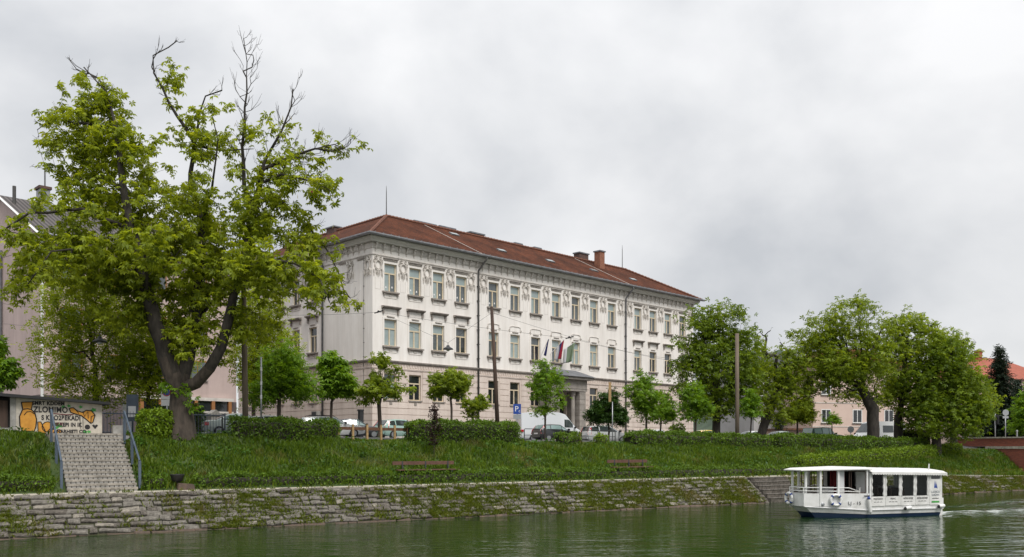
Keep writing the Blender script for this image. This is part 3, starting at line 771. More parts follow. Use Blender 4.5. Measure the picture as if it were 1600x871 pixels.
for b_ in (1.65, 4.4):
    mb = MB(); mb.box(-.10, 0, b_ - .5, b_ + .5, z_(19.72), z_(19.86)); mb.build('lintel', 'sill_stone', school)

mat('ridge_tile', (.17, .066, .038), .9, (.11, .045, .028), 3)
# roof ----------------------------------------------------------------
OV = .85; ZE, ZR = 21.50, 25.25; HD = WD / 2
rt = bpy.data.materials.new('roof_tiles'); rt.use_nodes = True; M['roof_tiles'] = rt; t = rt.node_tree; b = t.nodes['Principled BSDF']
uvn = t.nodes.new('ShaderNodeTexCoord'); br = t.nodes.new('ShaderNodeTexBrick'); t.links.new(uvn.outputs['UV'], br.inputs['Vector'])
br.inputs['Scale'].default_value = 1; br.inputs['Brick Width'].default_value = .22; br.inputs['Row Height'].default_value = .30; br.inputs['Mortar Size'].default_value = .02
br.inputs['Color1'].default_value = (.128, .044, .022, 1); br.inputs['Color2'].default_value = (.080, .029, .016, 1); br.inputs['Mortar'].default_value = (.045, .022, .016, 1)
ns = t.nodes.new('ShaderNodeTexNoise'); ns.inputs['Scale'].default_value = .45; ns.inputs['Detail'].default_value = 5; t.links.new(uvn.outputs['UV'], ns.inputs['Vector'])
rr_ = t.nodes.new('ShaderNodeValToRGB'); rr_.color_ramp.elements[0].position = .35; rr_.color_ramp.elements[1].position = .7
rr_.color_ramp.elements[0].color = (.62, .60, .58, 1); rr_.color_ramp.elements[1].color = (1.25, 1.15, 1.05, 1); t.links.new(ns.outputs['Fac'], rr_.inputs[0])
mm = t.nodes.new('ShaderNodeMix'); mm.data_type = 'RGBA'; mm.blend_type = 'MULTIPLY'; mm.inputs['Factor'].default_value = 1
t.links.new(br.outputs['Color'], mm.inputs['A']); t.links.new(rr_.outputs[0], mm.inputs['B']); t.links.new(mm.outputs['Result'], b.inputs['Base Color'])
b.inputs['Roughness'].default_value = .95; b.inputs['Specular IOR Level'].default_value = .15
bpn = t.nodes.new('ShaderNodeBump'); bpn.inputs['Strength'].default_value = .5; bpn.inputs['Distance'].default_value = .03; t.links.new(br.outputs['Fac'], bpn.inputs['Height']); bpn.invert = True
t.links.new(bpn.outputs[0], b.inputs['Normal'])
def uv_roof(me):
    uv = me.uv_layers.new(name='UVMap')
    for p in me.polygons:
        nrm = p.normal; hx = Vector((0, 0, 1)).cross(nrm); hx = hx.normalized() if hx.length > 1e-4 else Vector((1, 0, 0)); vy = nrm.cross(hx)
        for li in p.loop_indices:
            co = me.vertices[me.loops[li].vertex_index].co; uv.data[li].uv = (co.dot(hx), co.dot(vy))
ze, zr = z_(ZE), z_(ZR)
apex = (HD, HD, zr); rend = (LA - HD, HD, zr); send = (HD, LB + OV, zr)
def slope(name, *p):
    mb = MB(); mb.quad(*p); me = mb.mesh(name, 'roof_tiles'); uv_roof(me); return link(name, me, school)
c0 = (-OV, -OV, ze); c1 = (LA + OV, -OV, ze); c2 = (LA + OV, WD + OV, ze); c3 = (WD + OV, WD + OV, ze); c4 = (WD + OV, LB + OV, ze); c5 = (-OV, LB + OV, ze)
slope('roof_front', c0, c1, rend, apex)
slope('roof_end', c1, c2, rend)
slope('roof_rear', c2, c3, apex, rend)
slope('roof_side', c5, c0, apex, send)
slope('roof_yard', c3, c4, send, apex)
mb = MB(); mb.add([c0, c1, c2, c3, c4, c5], [(0, 1, 2, 3, 4, 5)]); so = mb.build('eaves_soffit', 'soffit', school); so.location.z = -.02
for nm, a, b_ in (('hip_tiles', c0, apex), ('ridge_tiles', apex, rend), ('hip_tiles', c1, rend), ('ridge_tiles', apex, send)):
    A, Bv = Vector(a), Vector(b_); n_ = int((Bv - A).length / .42); mb = MB()
    for i in range(n_):
        p0 = A + (Bv - A) * (i / n_); p1 = A + (Bv - A) * ((i + 1.04) / n_); mb.tube([p0 + Vector((0, 0, .03)), p1 + Vector((0, 0, .06))], [.13, .155], 6)
    mb.build(nm, 'ridge_tile', school)
# gutter: half-round zinc trough with fascia
mb = MB(); pr = [(-.02, -.10), (.16, -.10), (.22, .0), (.22, .10), (.0, .12)]
for pts_ in ([(LA + OV, -OV), (-OV, -OV), (-OV, LB + OV)],):
    V = []
    for o, z in pr: V.append((LA + OV + o, -OV - o, ze + z))
    for o, z in pr: V.append((-OV - o, -OV - o, ze + z))
    for o, z in pr: V.append((-OV - o, LB + OV, ze + z))
    n_ = len(pr); fs = [tuple(range(n_)), tuple(range(2 * n_, 3 * n_))[::-1]]
    for j in (0, 1): fs += [(j * n_ + i, j * n_ + (i + 1) % n_, (j + 1) * n_ + (i + 1) % n_, (j + 1) * n_ + i) for i in range(n_)]
    mb.add(V, fs)
mb.build('gutter', 'zinc', school)
for i in range(60):
    mb = MB() if i == 0 else mb
    x = -OV + .4 + i * .82; mb.box(x - .03, x + .03, -OV - .24, -OV + .02, ze + .121, ze + .16)
mb.build('gutter_clips', 'zinc', school)['kind'] = 'stuff'
for x in (12.0, 34.2):
    mb = MB(); mb.tube([(x + .35, -OV - .1, ze - .05), (x + .33, -OV - .05, ze - .30), (x, -.16, z_(20.2)), (x, -.16, z_(19.9)), (x, -.16, z_(4.4))], .085, 8)
    p = mb.build('downpipe', 'pipe_dark' if x < 20 else 'pipe_grey', school, smooth=True)
    for z in np.arange(5.2, 19.5, 1.35):
        q = MB(); q.box(x - .11, x + .16, -.2, .0, z_(z), z_(z) + .05); q.build('pipe_clamp', 'pipe_dark', p)
mb = MB(); mb.tube([(-OV - .1, 7.35, ze - .05), (-.16, 7.35, z_(20.1)), (-.16, 7.35, z_(4.6))], .09, 8); mb.build('downpipe', 'pipe_grey', school, smooth=True)
mb = MB(); mb.tube([(-.05, 1.2, z_(20)), (-.05, 1.2, z_(4.6))], .018, 4)
for z in np.arange(5.4, 19.6, 1.2): mb.box(-.09, 0, 1.15, 1.25, z_(z), z_(z) + .04)
mb.build('lightning_cable', 'pipe_dark', school)
mb = MB(); mb.tube([(x, -OV + (HD + OV) * f, ze + (zr - ze) * f + .05) for x, f in ((12.3, 0), (10.2, .97))], .02, 4); mb.build('lightning_cable', 'stone_trim', school)
mb = MB(); mb.tube([(x, -OV + (HD + OV) * f, ze + (zr - ze) * f + .05) for x, f in ((34.6, 0), (32.2, .97))], .02, 4); mb.build('lightning_cable', 'stone_trim', school)
def on_roof(a, f): return Vector((a, -OV + (HD + OV) * f, ze + (zr - ze) * f))
# chimneys: (a along, b, half length, half width, top above ridge)
for a, b_, hl, hw, top, m_ in ((11.4, 7.4, 1.35, .45, .62, 'brick_dark'), (14.3, 7.4, 1.0, .45, .66, 'brick_dark'), (18.2, 7.2, .95, .45, .70, 'brick_dark'), (24.3, 7.2, .5, .4, .62, 'brick_dark'),
                               (27.3, 7.2, .5, .4, .62, 'brick_dark'), (35.6, 7.6, .8, .45, 1.35, 'brick_dark'), (35.0, 4.3, .42, .42, 1.0, 'brick_chimney')):
    mb = MB(); mb.box(a - hl, a + hl, b_ - hw, b_ + hw, zr - 2.2, zr + top - .14); c = mb.build('chimney', m_, school)
    mb = MB(); mb.box(a - hl - .10, a + hl + .10, b_ - hw - .1, b_ + hw + .1, zr + top - .14, zr + top); mb.build('chimney_cap', 'lead_roof', c)
for b_ in (14.5, 19.5):
    mb = MB(); mb.box(HD - .4, HD + .4, b_ - .7, b_ + .7, zr - 1, zr + .35); c = mb.build('chimney', 'brick_dark', school)
    mb = MB(); mb.box(HD - .5, HD + .5, b_ - .8, b_ + .8, zr + .351, zr + .47); mb.build('chimney_cap', 'lead_roof', c)
for a, f in ((13.0, .80), (17.2, .45), (24.3, .45), (31.4, .45), (38.0, .40)):
    c = on_roof(a, f); sx = Vector((1, 0, 0)); sy = (on_roof(a, f + .1) - c).normalized(); nr = sx.cross(sy)
    mb = MB(); V = [c + sx * i * .5 + sy * j * .28 + nr * kz for kz in (-.05, .13) for i, j in ((-1, -1), (1, -1), (1, 1), (-1, 1))]
    mb.add(V, [(0, 3, 2, 1), (4, 5, 6, 7), (0, 1, 5, 4), (1, 2, 6, 5), (2, 3, 7, 6), (3, 0, 4, 7)]); sk = mb.build('skylight', 'zinc', school)
    mb = MB(); V = [c + sx * i * .42 + sy * j * .21 + nr * .135 for i, j in ((-1, -1), (1, -1), (1, 1), (-1, 1))]; mb.quad(*V); mb.build('pane', 'pane_blind', sk)
for p, h in ((apex, 2.85), ((LA - HD - .6, HD, zr), 2.9)):
    mb = MB(); mb.tube([p, (p[0], p[1], p[2] + h * .8), (p[0], p[1], p[2] + h)], [.05, .035, .012], 5); mb.build('lightning_rod', 'pipe_dark', school)
mb = MB()
for dx_, dz, ln in ((0, 0, 1.1), (.5, 0, .8)):
    x = LA - .1 + dx_; mb.tube([(x, 1.0, ze + .1), (x, 1.0, ze + ln)], .02, 4)
    for q in range(4): mb.tube([(x - .35 + .04 * q, 1.0, ze + ln * (.55 + .12 * q)), (x + .35 - .04 * q, 1.0, ze + ln * (.62 + .12 * q))], .014, 3)
mb.build('television_aerial', 'pipe_dark', school)
# portal ---------------------------------------------------------------
PX0, PX1, PY = 20.2, 25.6, -1.75
for x0, x1 in ((20.3, 21.25), (24.55, 25.5)):
    zc = 4.2; 
    while zc < 9.35:
        mb = MB(); mb.box(x0, x1, PY, .0, z_(zc) + .02, z_(min(zc + .55, 9.4)) - .02); mb.build('pier_block', 'portal_stone', school); zc += .55
    mb = MB(); mb.box(x0 + .03, x1 - .03, PY + .03, .0, z_(4.2), z_(9.4)); mb.build('pier_core', 'sill_stone', school)
for x in (21.75, 24.05):
    mb = MB(); mb.lathe([(.30, z_(4.3)), (.30, z_(4.6)), (.23, z_(4.7)), (.21, z_(8.9)), (.27, z_(9.0)), (.30, z_(9.2)), (.30, z_(9.4))], 14, (x, PY + .5, 0)); mb.build('column', 'portal_stone', school, smooth=False)
mb = MB(); mb.box(PX0 - .05, PX1 + .05, PY - .06, .0, z_(9.401), z_(10.55)); mb.box(PX0 - .02, PX1 + .02, PY - .10, -.0, z_(9.65), z_(9.72)); mb.build('entablature', 'portal_stone', school)
mb = MB(); mb.box(PX0 - .55, PX1 + .55, PY - .55, 0, z_(10.551), z_(10.82)); mb.build('portal_cornice', 'portal_stone', school)
mb = MB(); q0, q1, q2, q3 = (PX0 - .75, PY - .75, z_(10.83)), (PX1 + .75, PY - .75, z_(10.83)), (PX1 + .75, -.03, z_(10.83)), (PX0 - .75, -.03, z_(10.83))
r0, r1, r2, r3 = (PX0 + 1.0, PY + .6, z_(11.55)), (PX1 - 1.0, PY + .6, z_(11.55)), (PX1 - 1.0, -.03, z_(11.55)), (PX0 + 1.0, -.03, z_(11.55))
mb.add([q0, q1, q2, q3, r0, r1, r2, r3], [(0, 1, 5, 4), (1, 2, 6, 5), (3, 0, 4, 7), (4, 5, 6, 7), (0, 3, 2, 1)]); mb.build('portal_roof', 'lead_roof', school)
mb = MB(); mb.box(21.45, 24.35, .25, .30, z_(4.3), z_(8.95)); dr = mb.build('door', 'wood_dark', school)
for x in (21.6, 22.98):
    for z0, z1 in ((4.6, 6.9), (7.1, 8.7)):
        q = MB(); q.box(x, x + 1.2, .22, .249, z_(z0), z_(z1)); q.build('door_panel', 'pane_dark', dr)
mb = MB()
for i in range(4): mb.box(20.3 - .3 * (3 - i) * .3, 25.5 + .3 * (3 - i) * .3, PY - .35 * (4 - i), PY - .35 * (3 - i) if i < 3 else 0, z_(4.0), z_(4.18 + .02 * i))
mb.build('entrance_steps', 'stone_trim', school)
# air conditioner on the side wing
mb = MB(); mb.box(-.55, -.06, 7.7, 8.55, z_(6.35), z_(6.95)); ac = mb.build('air_conditioner', 'cement', school)
mb = MB(); mb.box(-.58, -.551, 7.8, 8.45, z_(6.42), z_(6.88)); mb.build('grille', 'iron', ac)

# flags over the portal -------------------------------------------------
def flag(label, a, z, ln, yaw, stripes, drop, wid, seed):
    """pole leaning out from the wall with a cloth hanging from it; stripes = materials across the fly"""
    root = empty('flag', label, 'flag', F(a, -.03, z), TH, 'flags over the entrance')
    tip = Vector((math.sin(yaw) * ln * .45, -ln * .80, ln * .55))
    mb = MB(); mb.tube([(0, 0, 0), tip], .03, 5); mb.build('flag_pole', 'sign_white', root)
    n_ = len(stripes); r = random.Random(seed)
    NX, NZ = 10, 10
    for si, m_ in enumerate(stripes):
        mb = MB(); V = []
        for i in range(NX // n_ + 1):
            f = (si + i / (NX // n_)) / n_
            for j in range(NZ + 1):
                g_ = j / NZ; p = tip * (1 - (f) * wid / tip.length)
                fold = .10 * math.sin(f * 9 + seed) * (.3 + g_)
                V.append((p.x + fold + .12 * g_ * (f - .5), p.y * (1 - .25 * g_) + .05 * math.cos(f * 11 + g_ * 2), p.z - drop * g_ * (1 - .15 * f) + .30 * f * g_))
        k_ = NZ + 1; fs = [(i * k_ + j, (i + 1) * k_ + j, (i + 1) * k_ + j + 1, i * k_ + j + 1) for i in range(NX // n_) for j in range(NZ)]
        mb.add(V, fs); o = mb.build('flag_stripe', m_, root, smooth=True)
        sm = o.modifiers.new('thickness', 'SOLIDIFY'); sm.thickness = .008
    return root
mat('flag_blue', (.015, .018, .11), .8); mat('flag_red', (.30, .012, .03), .8); mat('flag_navy', (.03, .03, .16), .8); mat('flag_white', (.6, .6, .62), .8); mat('flag_green', (.20, .27, .17), .8)
flag('dark blue flag hanging limp over the entrance, leftmost of three', 20.7, 13.0, 2.5, -1.2, ['flag_blue', 'flag_blue'], 1.75, .42, 1)
f2 = flag('red blue and white striped flag over the entrance, middle of three', 22.0, 13.15, 2.4, 0, ['flag_red', 'flag_navy', 'flag_white'], 1.9, 1.2, 2)
f3 = flag('pale green and white flag over the entrance, rightmost of three', 22.9, 13.15, 2.3, 1.1, ['flag_green', 'flag_green', 'flag_white'], 2.0, 1.5, 4)
# ------------------------------------------------------------------ quay revetment
TILT = math.atan2(1.64, 2.0)
quay = empty('quay_wall', 'sloping wall of rough grey stones rising from the water', 'wall', B(0, 0, 0)); quay.rotation_euler = (TILT, 0, BA)
VM = 2.59
def vmax(s): return float(z_quay(s)) / 1.64 * VM
mb = MB(); S_l = [-150, -60] + list(range(-20, 96, 4)) 
for a, b_ in zip(S_l[:-1], S_l[1:]): mb.quad((a, -1.2, -.055), (b_, -1.2, -.055), (b_, vmax(b_) - .02, -.055), (a, vmax(a) - .02, -.055))
mb.build('stone_bed', 'joint_moss', quay)
def stone_mesh(m, seed):
    r = random.Random(seed); mb = MB(); j = lambda a: r.uniform(-a, a)
    base = [(-.5 + j(.07), -.5 + j(.10)), (.5 + j(.07), -.5 + j(.10)), (.5 + j(.07), .5 + j(.10)), (-.5 + j(.07), .5 + j(.10))]
    top = [(x * .86 + j(.06), y * .80 + j(.08)) for x, y in base]
    V = [(x, y, -.09) for x, y in base] + [(x, y, .012) for x, y in base] + [(x, y, .045 + j(.022)) for x, y in top] + [(j(.12), j(.12), .058 + j(.02))]
    Fc = [(i, (i + 1) % 4, 4 + (i + 1) % 4, 4 + i) for i in range(4)] + [(4 + i, 4 + (i + 1) % 4, 8 + (i + 1) % 4, 8 + i) for i in range(4)] + [(8 + i, 8 + (i + 1) % 4, 12) for i in range(4)]
    mb.add(V, Fc); return mb
SV = {m_: [stone_mesh(m_, i * 7 + len(m_)).mesh('stone', m_) for i in range(6)] for m_ in ('stone_grey', 'stone_pale', 'stone_dark', 'stone_wet')}
rs = random.Random(11); rows = [(-.42, .10)] + [(.10 + i * .312, .10 + (i + 1) * .312) for i in range(8)]
allst = []
for ri, (v0, v1) in enumerate(rows):
    x = -3 + rs.uniform(0, .5)
    while x < 91:
        wd = rs.uniform(.28, .95) if ri else rs.uniform(.55, 1.1)
        if rs.random() < .12: wd *= .6
        if (v1 <= vmax(x) + .04) and not (47.2 < x + wd / 2 < 50.4 and ri):
            q = rs.random(); m_ = 'stone_wet' if ri == 0 else ('stone_grey' if q < .52 else 'stone_pale' if q < .64 else 'stone_dark')
            allst.append((x + wd / 2, (v0 + v1) / 2, wd - .035, (v1 - v0) * rs.uniform(.72, 1.12) - .03, rs.uniform(-.05, .05), m_, rs.randrange(6), rs.uniform(-.09, .09), rs.uniform(-.10, .10)))
        x += wd
near_ = sorted([a for a in allst if a[0] > 1.0], key=lambda a: a[0])[:300]; nset = set(id(a) for a in near_)
far = MB(); fm_ = []
for a in allst:
    s0, v, wd, h, lift, m_, k, rx, rz = a
    if id(a) in nset:
        o = link('stone', SV[m_][k], quay, (s0, v, lift)); o.scale = (wd, h, rs.uniform(.8, 1.3)); o.rotation_euler = (rx, rs.uniform(-.05, .05), rz)
    else:
        me = SV[m_][k]; n0 = len(far.f); far.add([(p.co.x * wd + s0, p.co.y * h + v, p.co.z + lift) for p in me.vertices], [tuple(p.vertices) for p in me.polygons]); fm_ += [m_] * (len(far.f) - n0)
fme = far.mesh('stones_beyond', None); names = ['stone_grey', 'stone_pale', 'stone_dark', 'stone_wet']
for n_ in names: fme.materials.append(M[n_])
fme.polygons.foreach_set('material_index', [names.index(q) for q in fm_])
tag(link('stones_beyond', fme, quay), kind='stuff')
# pale capping kerb at the edge of the path
x = -3.0; kme = None
while x < 91:
    ln = rs.uniform(1.3, 1.9); mb = MB(); z0, z1 = float(z_quay(x)), float(z_quay(x + ln))
    o = tag(MB().add([tuple(B(s_, t_, z_)) for s_, zz_ in ((x + .01, z0), (x + ln - .01, z1)) for t_, z_ in ((1.93, zz_ - .16), (1.93, zz_ + .03), (2.28, zz_ + .035), (2.28, zz_ - .16))],
           [(0, 1, 2, 3), (7, 6, 5, 4), (0, 4, 5, 1), (1, 5, 6, 2), (2, 6, 7, 3), (3, 7, 4, 0)]).build('kerb_stone', 'kerb', None))
    o.parent = quay; o.matrix_parent_inverse = (Matrix.Translation(quay.location) @ quay.rotation_euler.to_matrix().to_4x4()).inverted()
    x += ln
# stone steps down to the water
fl = empty('water_steps', 'short flight of stone steps down the quay wall to the water', 'stairs', B(48.8, 0, 0), BA)
for i in range(6):
    mb = MB(); z1 = 1.58 - i * .26; t0 = 1.98 - i * .34; mb.box(-1.75, 1.75, t0 - .46, t0, z1 - .5, z1); mb.build('step', 'stone_dark', fl)
    mb = MB(); mb.box(-1.74, 1.74, t0 - .49, t0 - .02, z1 + .001, z1 + .05); mb.build('step_edge', 'stone_grey', fl)
for sx in (-1.95, 1.95):
    mb = MB(); mb.prism([(-.6, -.4), (2.0, 1.66), (2.0, .4), (.2, -.5)], 'x', sx - .16, sx + .16); mb.build('cheek_wall', 'stone_dark', fl)

# ------------------------------------------------------------------ stairs up the embankment
st = empty('outdoor_stairs', 'wide flight of pale block steps up the grassy bank', 'stairs', B(6.85, 3.9, 1.64), BA)
NS = 15; RI, TR = .182, .30; r = random.Random(3)
for i in range(NS):
    mb = MB(); y0, z0 = i * TR, i * RI; wdt = 2.95
    mb.box(-wdt / 2, wdt / 2, y0 + .05, y0 + TR + .10, z0 - .45, z0 + RI - .095)
    sp = mb.build('step', 'stone_dark', st)
    mb = MB(); mb.box(-wdt / 2 - .02, wdt / 2 + .02, y0 - .0, y0 + TR + .03, z0 + RI - .094, z0 + RI); mb.build('tread', 'step_stone', sp)
    mb = MB(); x = -wdt / 2 + .02
    while x < wdt / 2 - .1:                     # upright blocks of the riser with gaps between them
        wk = .155 + r.uniform(-.02, .02); mb.box(x, min(x + wk, wdt / 2), y0 + .012 + r.uniform(0, .012), y0 + .08, z0 - .02, z0 + RI - .095)
        x += wk + .042
    tag(mb.build('riser_blocks', 'cement', sp), kind='stuff')
mb = MB(); mb.box(-1.75, 1.75, NS * TR + .03, NS * TR + 1.5, NS * RI - .5, NS * RI - .003); mb.build('landing', 'concrete_light', st)
mb = MB(); mb.box(1.15, 1.75, NS * TR + .04, NS * TR + .45, NS * RI, NS * RI + .42); mb.build('end_block', 'cement', st)
def handrail(label, s0):
    root = empty('handrail', label, 'handrail', B(s0, 4.3, 1.8), BA)
    pts_ = [(0, .15, 1.24), (0, 4.05, 3.72)]
    mb = MB(); mb.tube(pts_, .045, 8); mb.tube([(0, p[1], p[2] - .0) for p in pts_], .046, 8); mb.build('rail', 'rail_blue', root)
    for y, zt in ((.15, 1.24), (2.05, 2.44), (4.05, 3.70)):
        zb = float(zg(s0, 4.3 + y)) - 1.8 - .25
        mb = MB(); mb.box(-.055, .055, y - .07, y + .07, zb, zt); mb.build('post', 'rail_blue', root)
handrail('slate blue metal handrail on the left side of the bank stairs', 5.18)
handrail('slate blue metal handrail on the right side of the bank stairs', 8.52)

# ------------------------------------------------------------------ graffiti hut
hut = empty('graffiti_hut', 'low flat roofed hut at the stair head covered in graffiti', 'hut', B(5.7, 9.55, 4.35), BA)
mb = MB(); mb.prism([(-1.95, 0), (1.95, 0), (1.95, 1.52), (-1.95, 1.80)], 'y', 0, 2.6); mb.build('wall', 'graf_wall', hut)
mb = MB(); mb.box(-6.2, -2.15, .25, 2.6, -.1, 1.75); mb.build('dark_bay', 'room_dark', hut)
mb = MB(); mb.box(-6.3, -2.0, .0, .24, -.4, .28); mb.build('parapet', 'cement', hut)
mb = MB(); mb.box(-2.2, -1.96, -.03, .4, -.2, 1.80); mb.build('pillar', 'cement', hut)
mb = MB(); mb.box(-4.6, -4.45, .05, .3, .28, 1.82); mb.build('pillar', 'cement', hut)
mb = MB(); mb.box(-4.4, -2.3, .14, .20, .30, 1.62); sh = mb.build('shutter', 'wood_dark', hut)
mb = MB(); mb.prism([(-6.5, 2.03), (2.25, 1.52), (2.25, 1.64), (-6.5, 2.20)], 'y', -.45, 3.0); mb.build('roof', 'black', hut)
def graf(pts_, m_, off, name='graffiti_shape'):
    mb = MB(); mb.add([(x, -off, z) for x, z in pts_], [tuple(range(len(pts_)))]); mb.add([(x, -off + .004, z) for x, z in pts_], [tuple(range(len(pts_)))[::-1]]); return mb.build(name, m_, hut)
def line(pts_, w_, m_='ink', off=.014):
    mb = MB(); mb.tube([(x, -off, z) for x, z in pts_], w_, 4); o = mb.build('graffiti_stroke', m_, hut); return o
# wall spans x -1.95..1.95; the tag figures and letters copy the painted ones
jar = [(-1.72, 1.55), (-1.22, 1.58), (-1.28, 1.20), (-1.12, 1.02), (-1.05, .70), (-1.08, .35), (-1.16, .12), (-1.66, .12), (-1.78, .40), (-1.80, .85), (-1.70, 1.10), (-1.66, 1.20)]
graf(jar, 'graf_orange', .006); line(jar + [jar[0]], .028); line([(-1.66, 1.20), (-1.45, 1.24), (-1.28, 1.20)], .022); line([(-1.60, .92), (-1.48, 1.08), (-1.30, 1.10), (-1.15, .98)], .018)
graf([(-.98, .05), (-.62, .02), (-.66, .12), (-.86, .60), (-1.0, .60)], 'graf_orange', .006); line([(-.98, .05), (-.62, .02), (-.66, .12), (-.86, .60), (-1.0, .60), (-.98, .05)], .022)
for cx_, cz_, rr in ((-.55, .35, .26), (-.38, .12, .15), (-.05, .10, .12)):
    c_ = [(cx_ + rr * math.cos(q), cz_ + rr * math.sin(q)) for q in np.linspace(0, 2 * math.pi, 13)]; graf(c_[:-1], 'graf_orange', .0065); line(c_, .02)
arm_ = [(.42, 1.30), (.60, 1.34), (.80, 1.18), (1.05, 1.10), (1.20, 1.22), (1.45, 1.20), (1.62, .98), (1.52, .62), (1.42, .55), (1.22, .74), (.98, .94), (.66, 1.03), (.48, 1.10)]
graf(arm_, 'graf_orange', .006); line(arm_ + [arm_[0]], .026); line([(.70, 1.25), (.86, 1.04)], .016); line([(1.05, 1.18), (1.12, .90), (1.28, 1.16), (1.30, .80)], .02); line([(1.62, .98), (1.44, .90), (1.42, .55)], .02)
for cx_, cz_, rr in ((.15, 1.36, .13), (.40, 1.42, .12), (.95, 1.38, .12), (1.55, 1.24, .17), (-.22, .50, .15), (-.05, .42, .20), (-.20, .30, .13), (1.15, .10, .16), (1.34, .12, .12)):
    graf([(cx_ + rr * (1 if i % 2 else .5) * math.cos(i * math.pi / 5), cz_ + .8 * rr * (1 if i % 2 else .5) * math.sin(i * math.pi / 5)) for i in range(10)], 'graf_green', .0055)
graf([(1.26 + .13 * math.cos(q), .36 + .13 * math.sin(q)) for q in np.linspace(0, 2 * math.pi, 12)[:-1]], 'ink', .009)
graf([(1.62, .26), (1.76, .44), (1.70, .50), (1.62, .45), (1.54, .50), (1.48, .44)], 'ink', .009)
for x in (.92, 1.05): line([(x, .85), (x + .01, .28)], .012)
line([(-.30, 1.02), (.30, .97), (.62, .99)], .022, 'graf_red')
for s_, size, x, z, m_, sq in (('SMRT KDDEM', .26, -.52, 1.52, 'ink', .86), ('ZLOMIMO', .40, -.42, 1.20, 'ink', .80), ('S KHO2BEKADI', .33, .05, .80, 'ink', .74), ('OKREPI IN IK', .27, .32, .46, 'ink', .80), ('ANARHISTI CO', .24, .45, .12, 'ink', .86)):
    o = link('graffiti_lettering', text_mesh(s_, size, m_, .004, squeeze=sq, bold=.012), hut, (x, -.012, z))
for s_, size, x, z in (('OKREP', .20, -.12, .50),):
    link('graffiti_lettering', text_mesh(s_, size, 'graf_red', .004, squeeze=.8), hut, (x, -.014, z))

# ------------------------------------------------------------------ other buildings
def simple_windows(root, spec, put, frame, pane='pane_dark', sill='cement'):
    for x, z, w_, h, nm in spec:
        W_ = MB(); t_ = .09
        W_.box(x, x + w_, -.03, .10, z, z + t_); W_.box(x, x + w_, -.03, .10, z + h - t_, z + h); W_.box(x, x + t_, -.029, .10, z + t_, z + h - t_); W_.box(x + w_ - t_, x + w_, -.029, .10, z + t_, z + h - t_)
        k_ = max(2, round(w_ / .6)); 
        for i in range(1, k_): W_.box(x + w_ * i / k_ - .04, x + w_ * i / k_ + .04, -.02, .10, z + t_, z + h - t_)
        o = W_.build('window', frame, root)
        for i in range(k_):
            p = MB(); p.box(x + w_ * i / k_ + .04, x + w_ * (i + 1) / k_ - .04, -.016, .05, z + t_, z + h - t_); p.build('pane', pane, o)
        s_ = MB(); s_.box(x - .08, x + w_ + .08, -.16, -.031, z - .07, z); s_.build('sill', sill, o)
# pink apartment house behind the big chestnut
ph = Vector((px(62, 62), 62, 4.3))
pk = empty('pink_house', 'pink rendered house with dark tiled gable roof behind the big chestnut', 'building', ph, TH)
HW = 14.2; LP = 14.6; BP = 17.4; HR = 18.3
mb = MB(); mb.quad((0, 0, -.7), (LP, 0, -.7), (LP, 0, HW), (0, 0, HW)); mb.quad((LP, 0, -.7), (LP, BP, -.7), (LP, BP, HW), (LP, 0, HW))
mb.add([(0, 0, -.7), (0, BP, -.7), (0, BP, HW), (0, BP / 2, HR), (0, 0, HW)], [(0, 1, 2, 3, 4)]); mb.quad((0, BP, -.7), (LP, BP, -.7), (LP, BP, HW), (0, BP, HW)); mb.build('wall', 'pink_wall', pk)
mb = MB(); mb.box(-.05, LP, -.05, -.002, -.7, 3.0); mb.box(-.05, -.002, .0, BP, -.7, 3.0); mb.build('base_storey', 'mauve_base', pk)
rp = bpy.data.materials.new('dark_roof_tiles'); M['dark_roof_tiles'] = rp; rp.use_nodes = True; t = rp.node_tree; b = t.nodes['Principled BSDF']; b.inputs['Roughness'].default_value = .85
tcx = t.nodes.new('ShaderNodeTexCoord'); wv = t.nodes.new('ShaderNodeTexWave'); wv.inputs['Scale'].default_value = .9; wv.bands_direction = 'X'; t.links.new(tcx.outputs['UV'], wv.inputs['Vector'])
cr = t.nodes.new('ShaderNodeValToRGB'); cr.color_ramp.elements[0].color = (.030, .026, .025, 1); cr.color_ramp.elements[1].color = (.115, .10, .095, 1); t.links.new(wv.outputs['Fac'], cr.inputs[0]); t.links.new(cr.outputs[0], b.inputs['Base Color'])
for nm, q in (('roof', [(-.25, -.7, HW - .25), (LP + .3, -.7, HW - .25), (LP + .3, BP / 2, HR + .12), (-.25, BP / 2, HR + .12)]), ('roof_rear', [(LP + .3, BP + .7, HW - .25), (-.25, BP + .7, HW - .25), (-.25, BP / 2, HR + .12), (LP + .3, BP / 2, HR + .12)])):
    mb = MB(); mb.quad(*q); me = mb.mesh(nm, rp); uv_roof(me); o = link(nm, me, pk); sm = o.modifiers.new('thickness', 'SOLIDIFY'); sm.thickness = .14; sm.offset = -1
mb = MB(); mb.tube([(-.27, -.7, HW - .28), (-.27, BP / 2, HR + .05)], .10, 4); mb.build('verge_board', 'frame_white', pk)
mb = MB(); mb.box(1.7, 2.4, 5.4, 6.3, HR - 2.6, HR + .35); c = mb.build('chimney', 'zinc', pk)
mb = MB(); mb.box(1.6, 2.5, 5.3, 6.4, HR + .35, HR + .55); mb.build('chimney_cap', 'brick_dark', c)
mb = MB(); mb.tube([(2.1, 5.6, HR + .5), (2.1, 5.6, HR + 2.2)], .06, 5); mb.tube([(1.2, 5.6, HR + 1.9), (3.2, 5.6, HR + 1.95)], .02, 4); mb.tube([(2.1, 5.6, HR + 2.1), (1.6, 5.6, HR + 3.6)], .015, 4)
for q in range(4): mb.tube([(1.2 + .5 * q, 5.1, HR + 1.93), (1.2 + .5 * q, 6.1, HR + 1.93)], .014, 3)
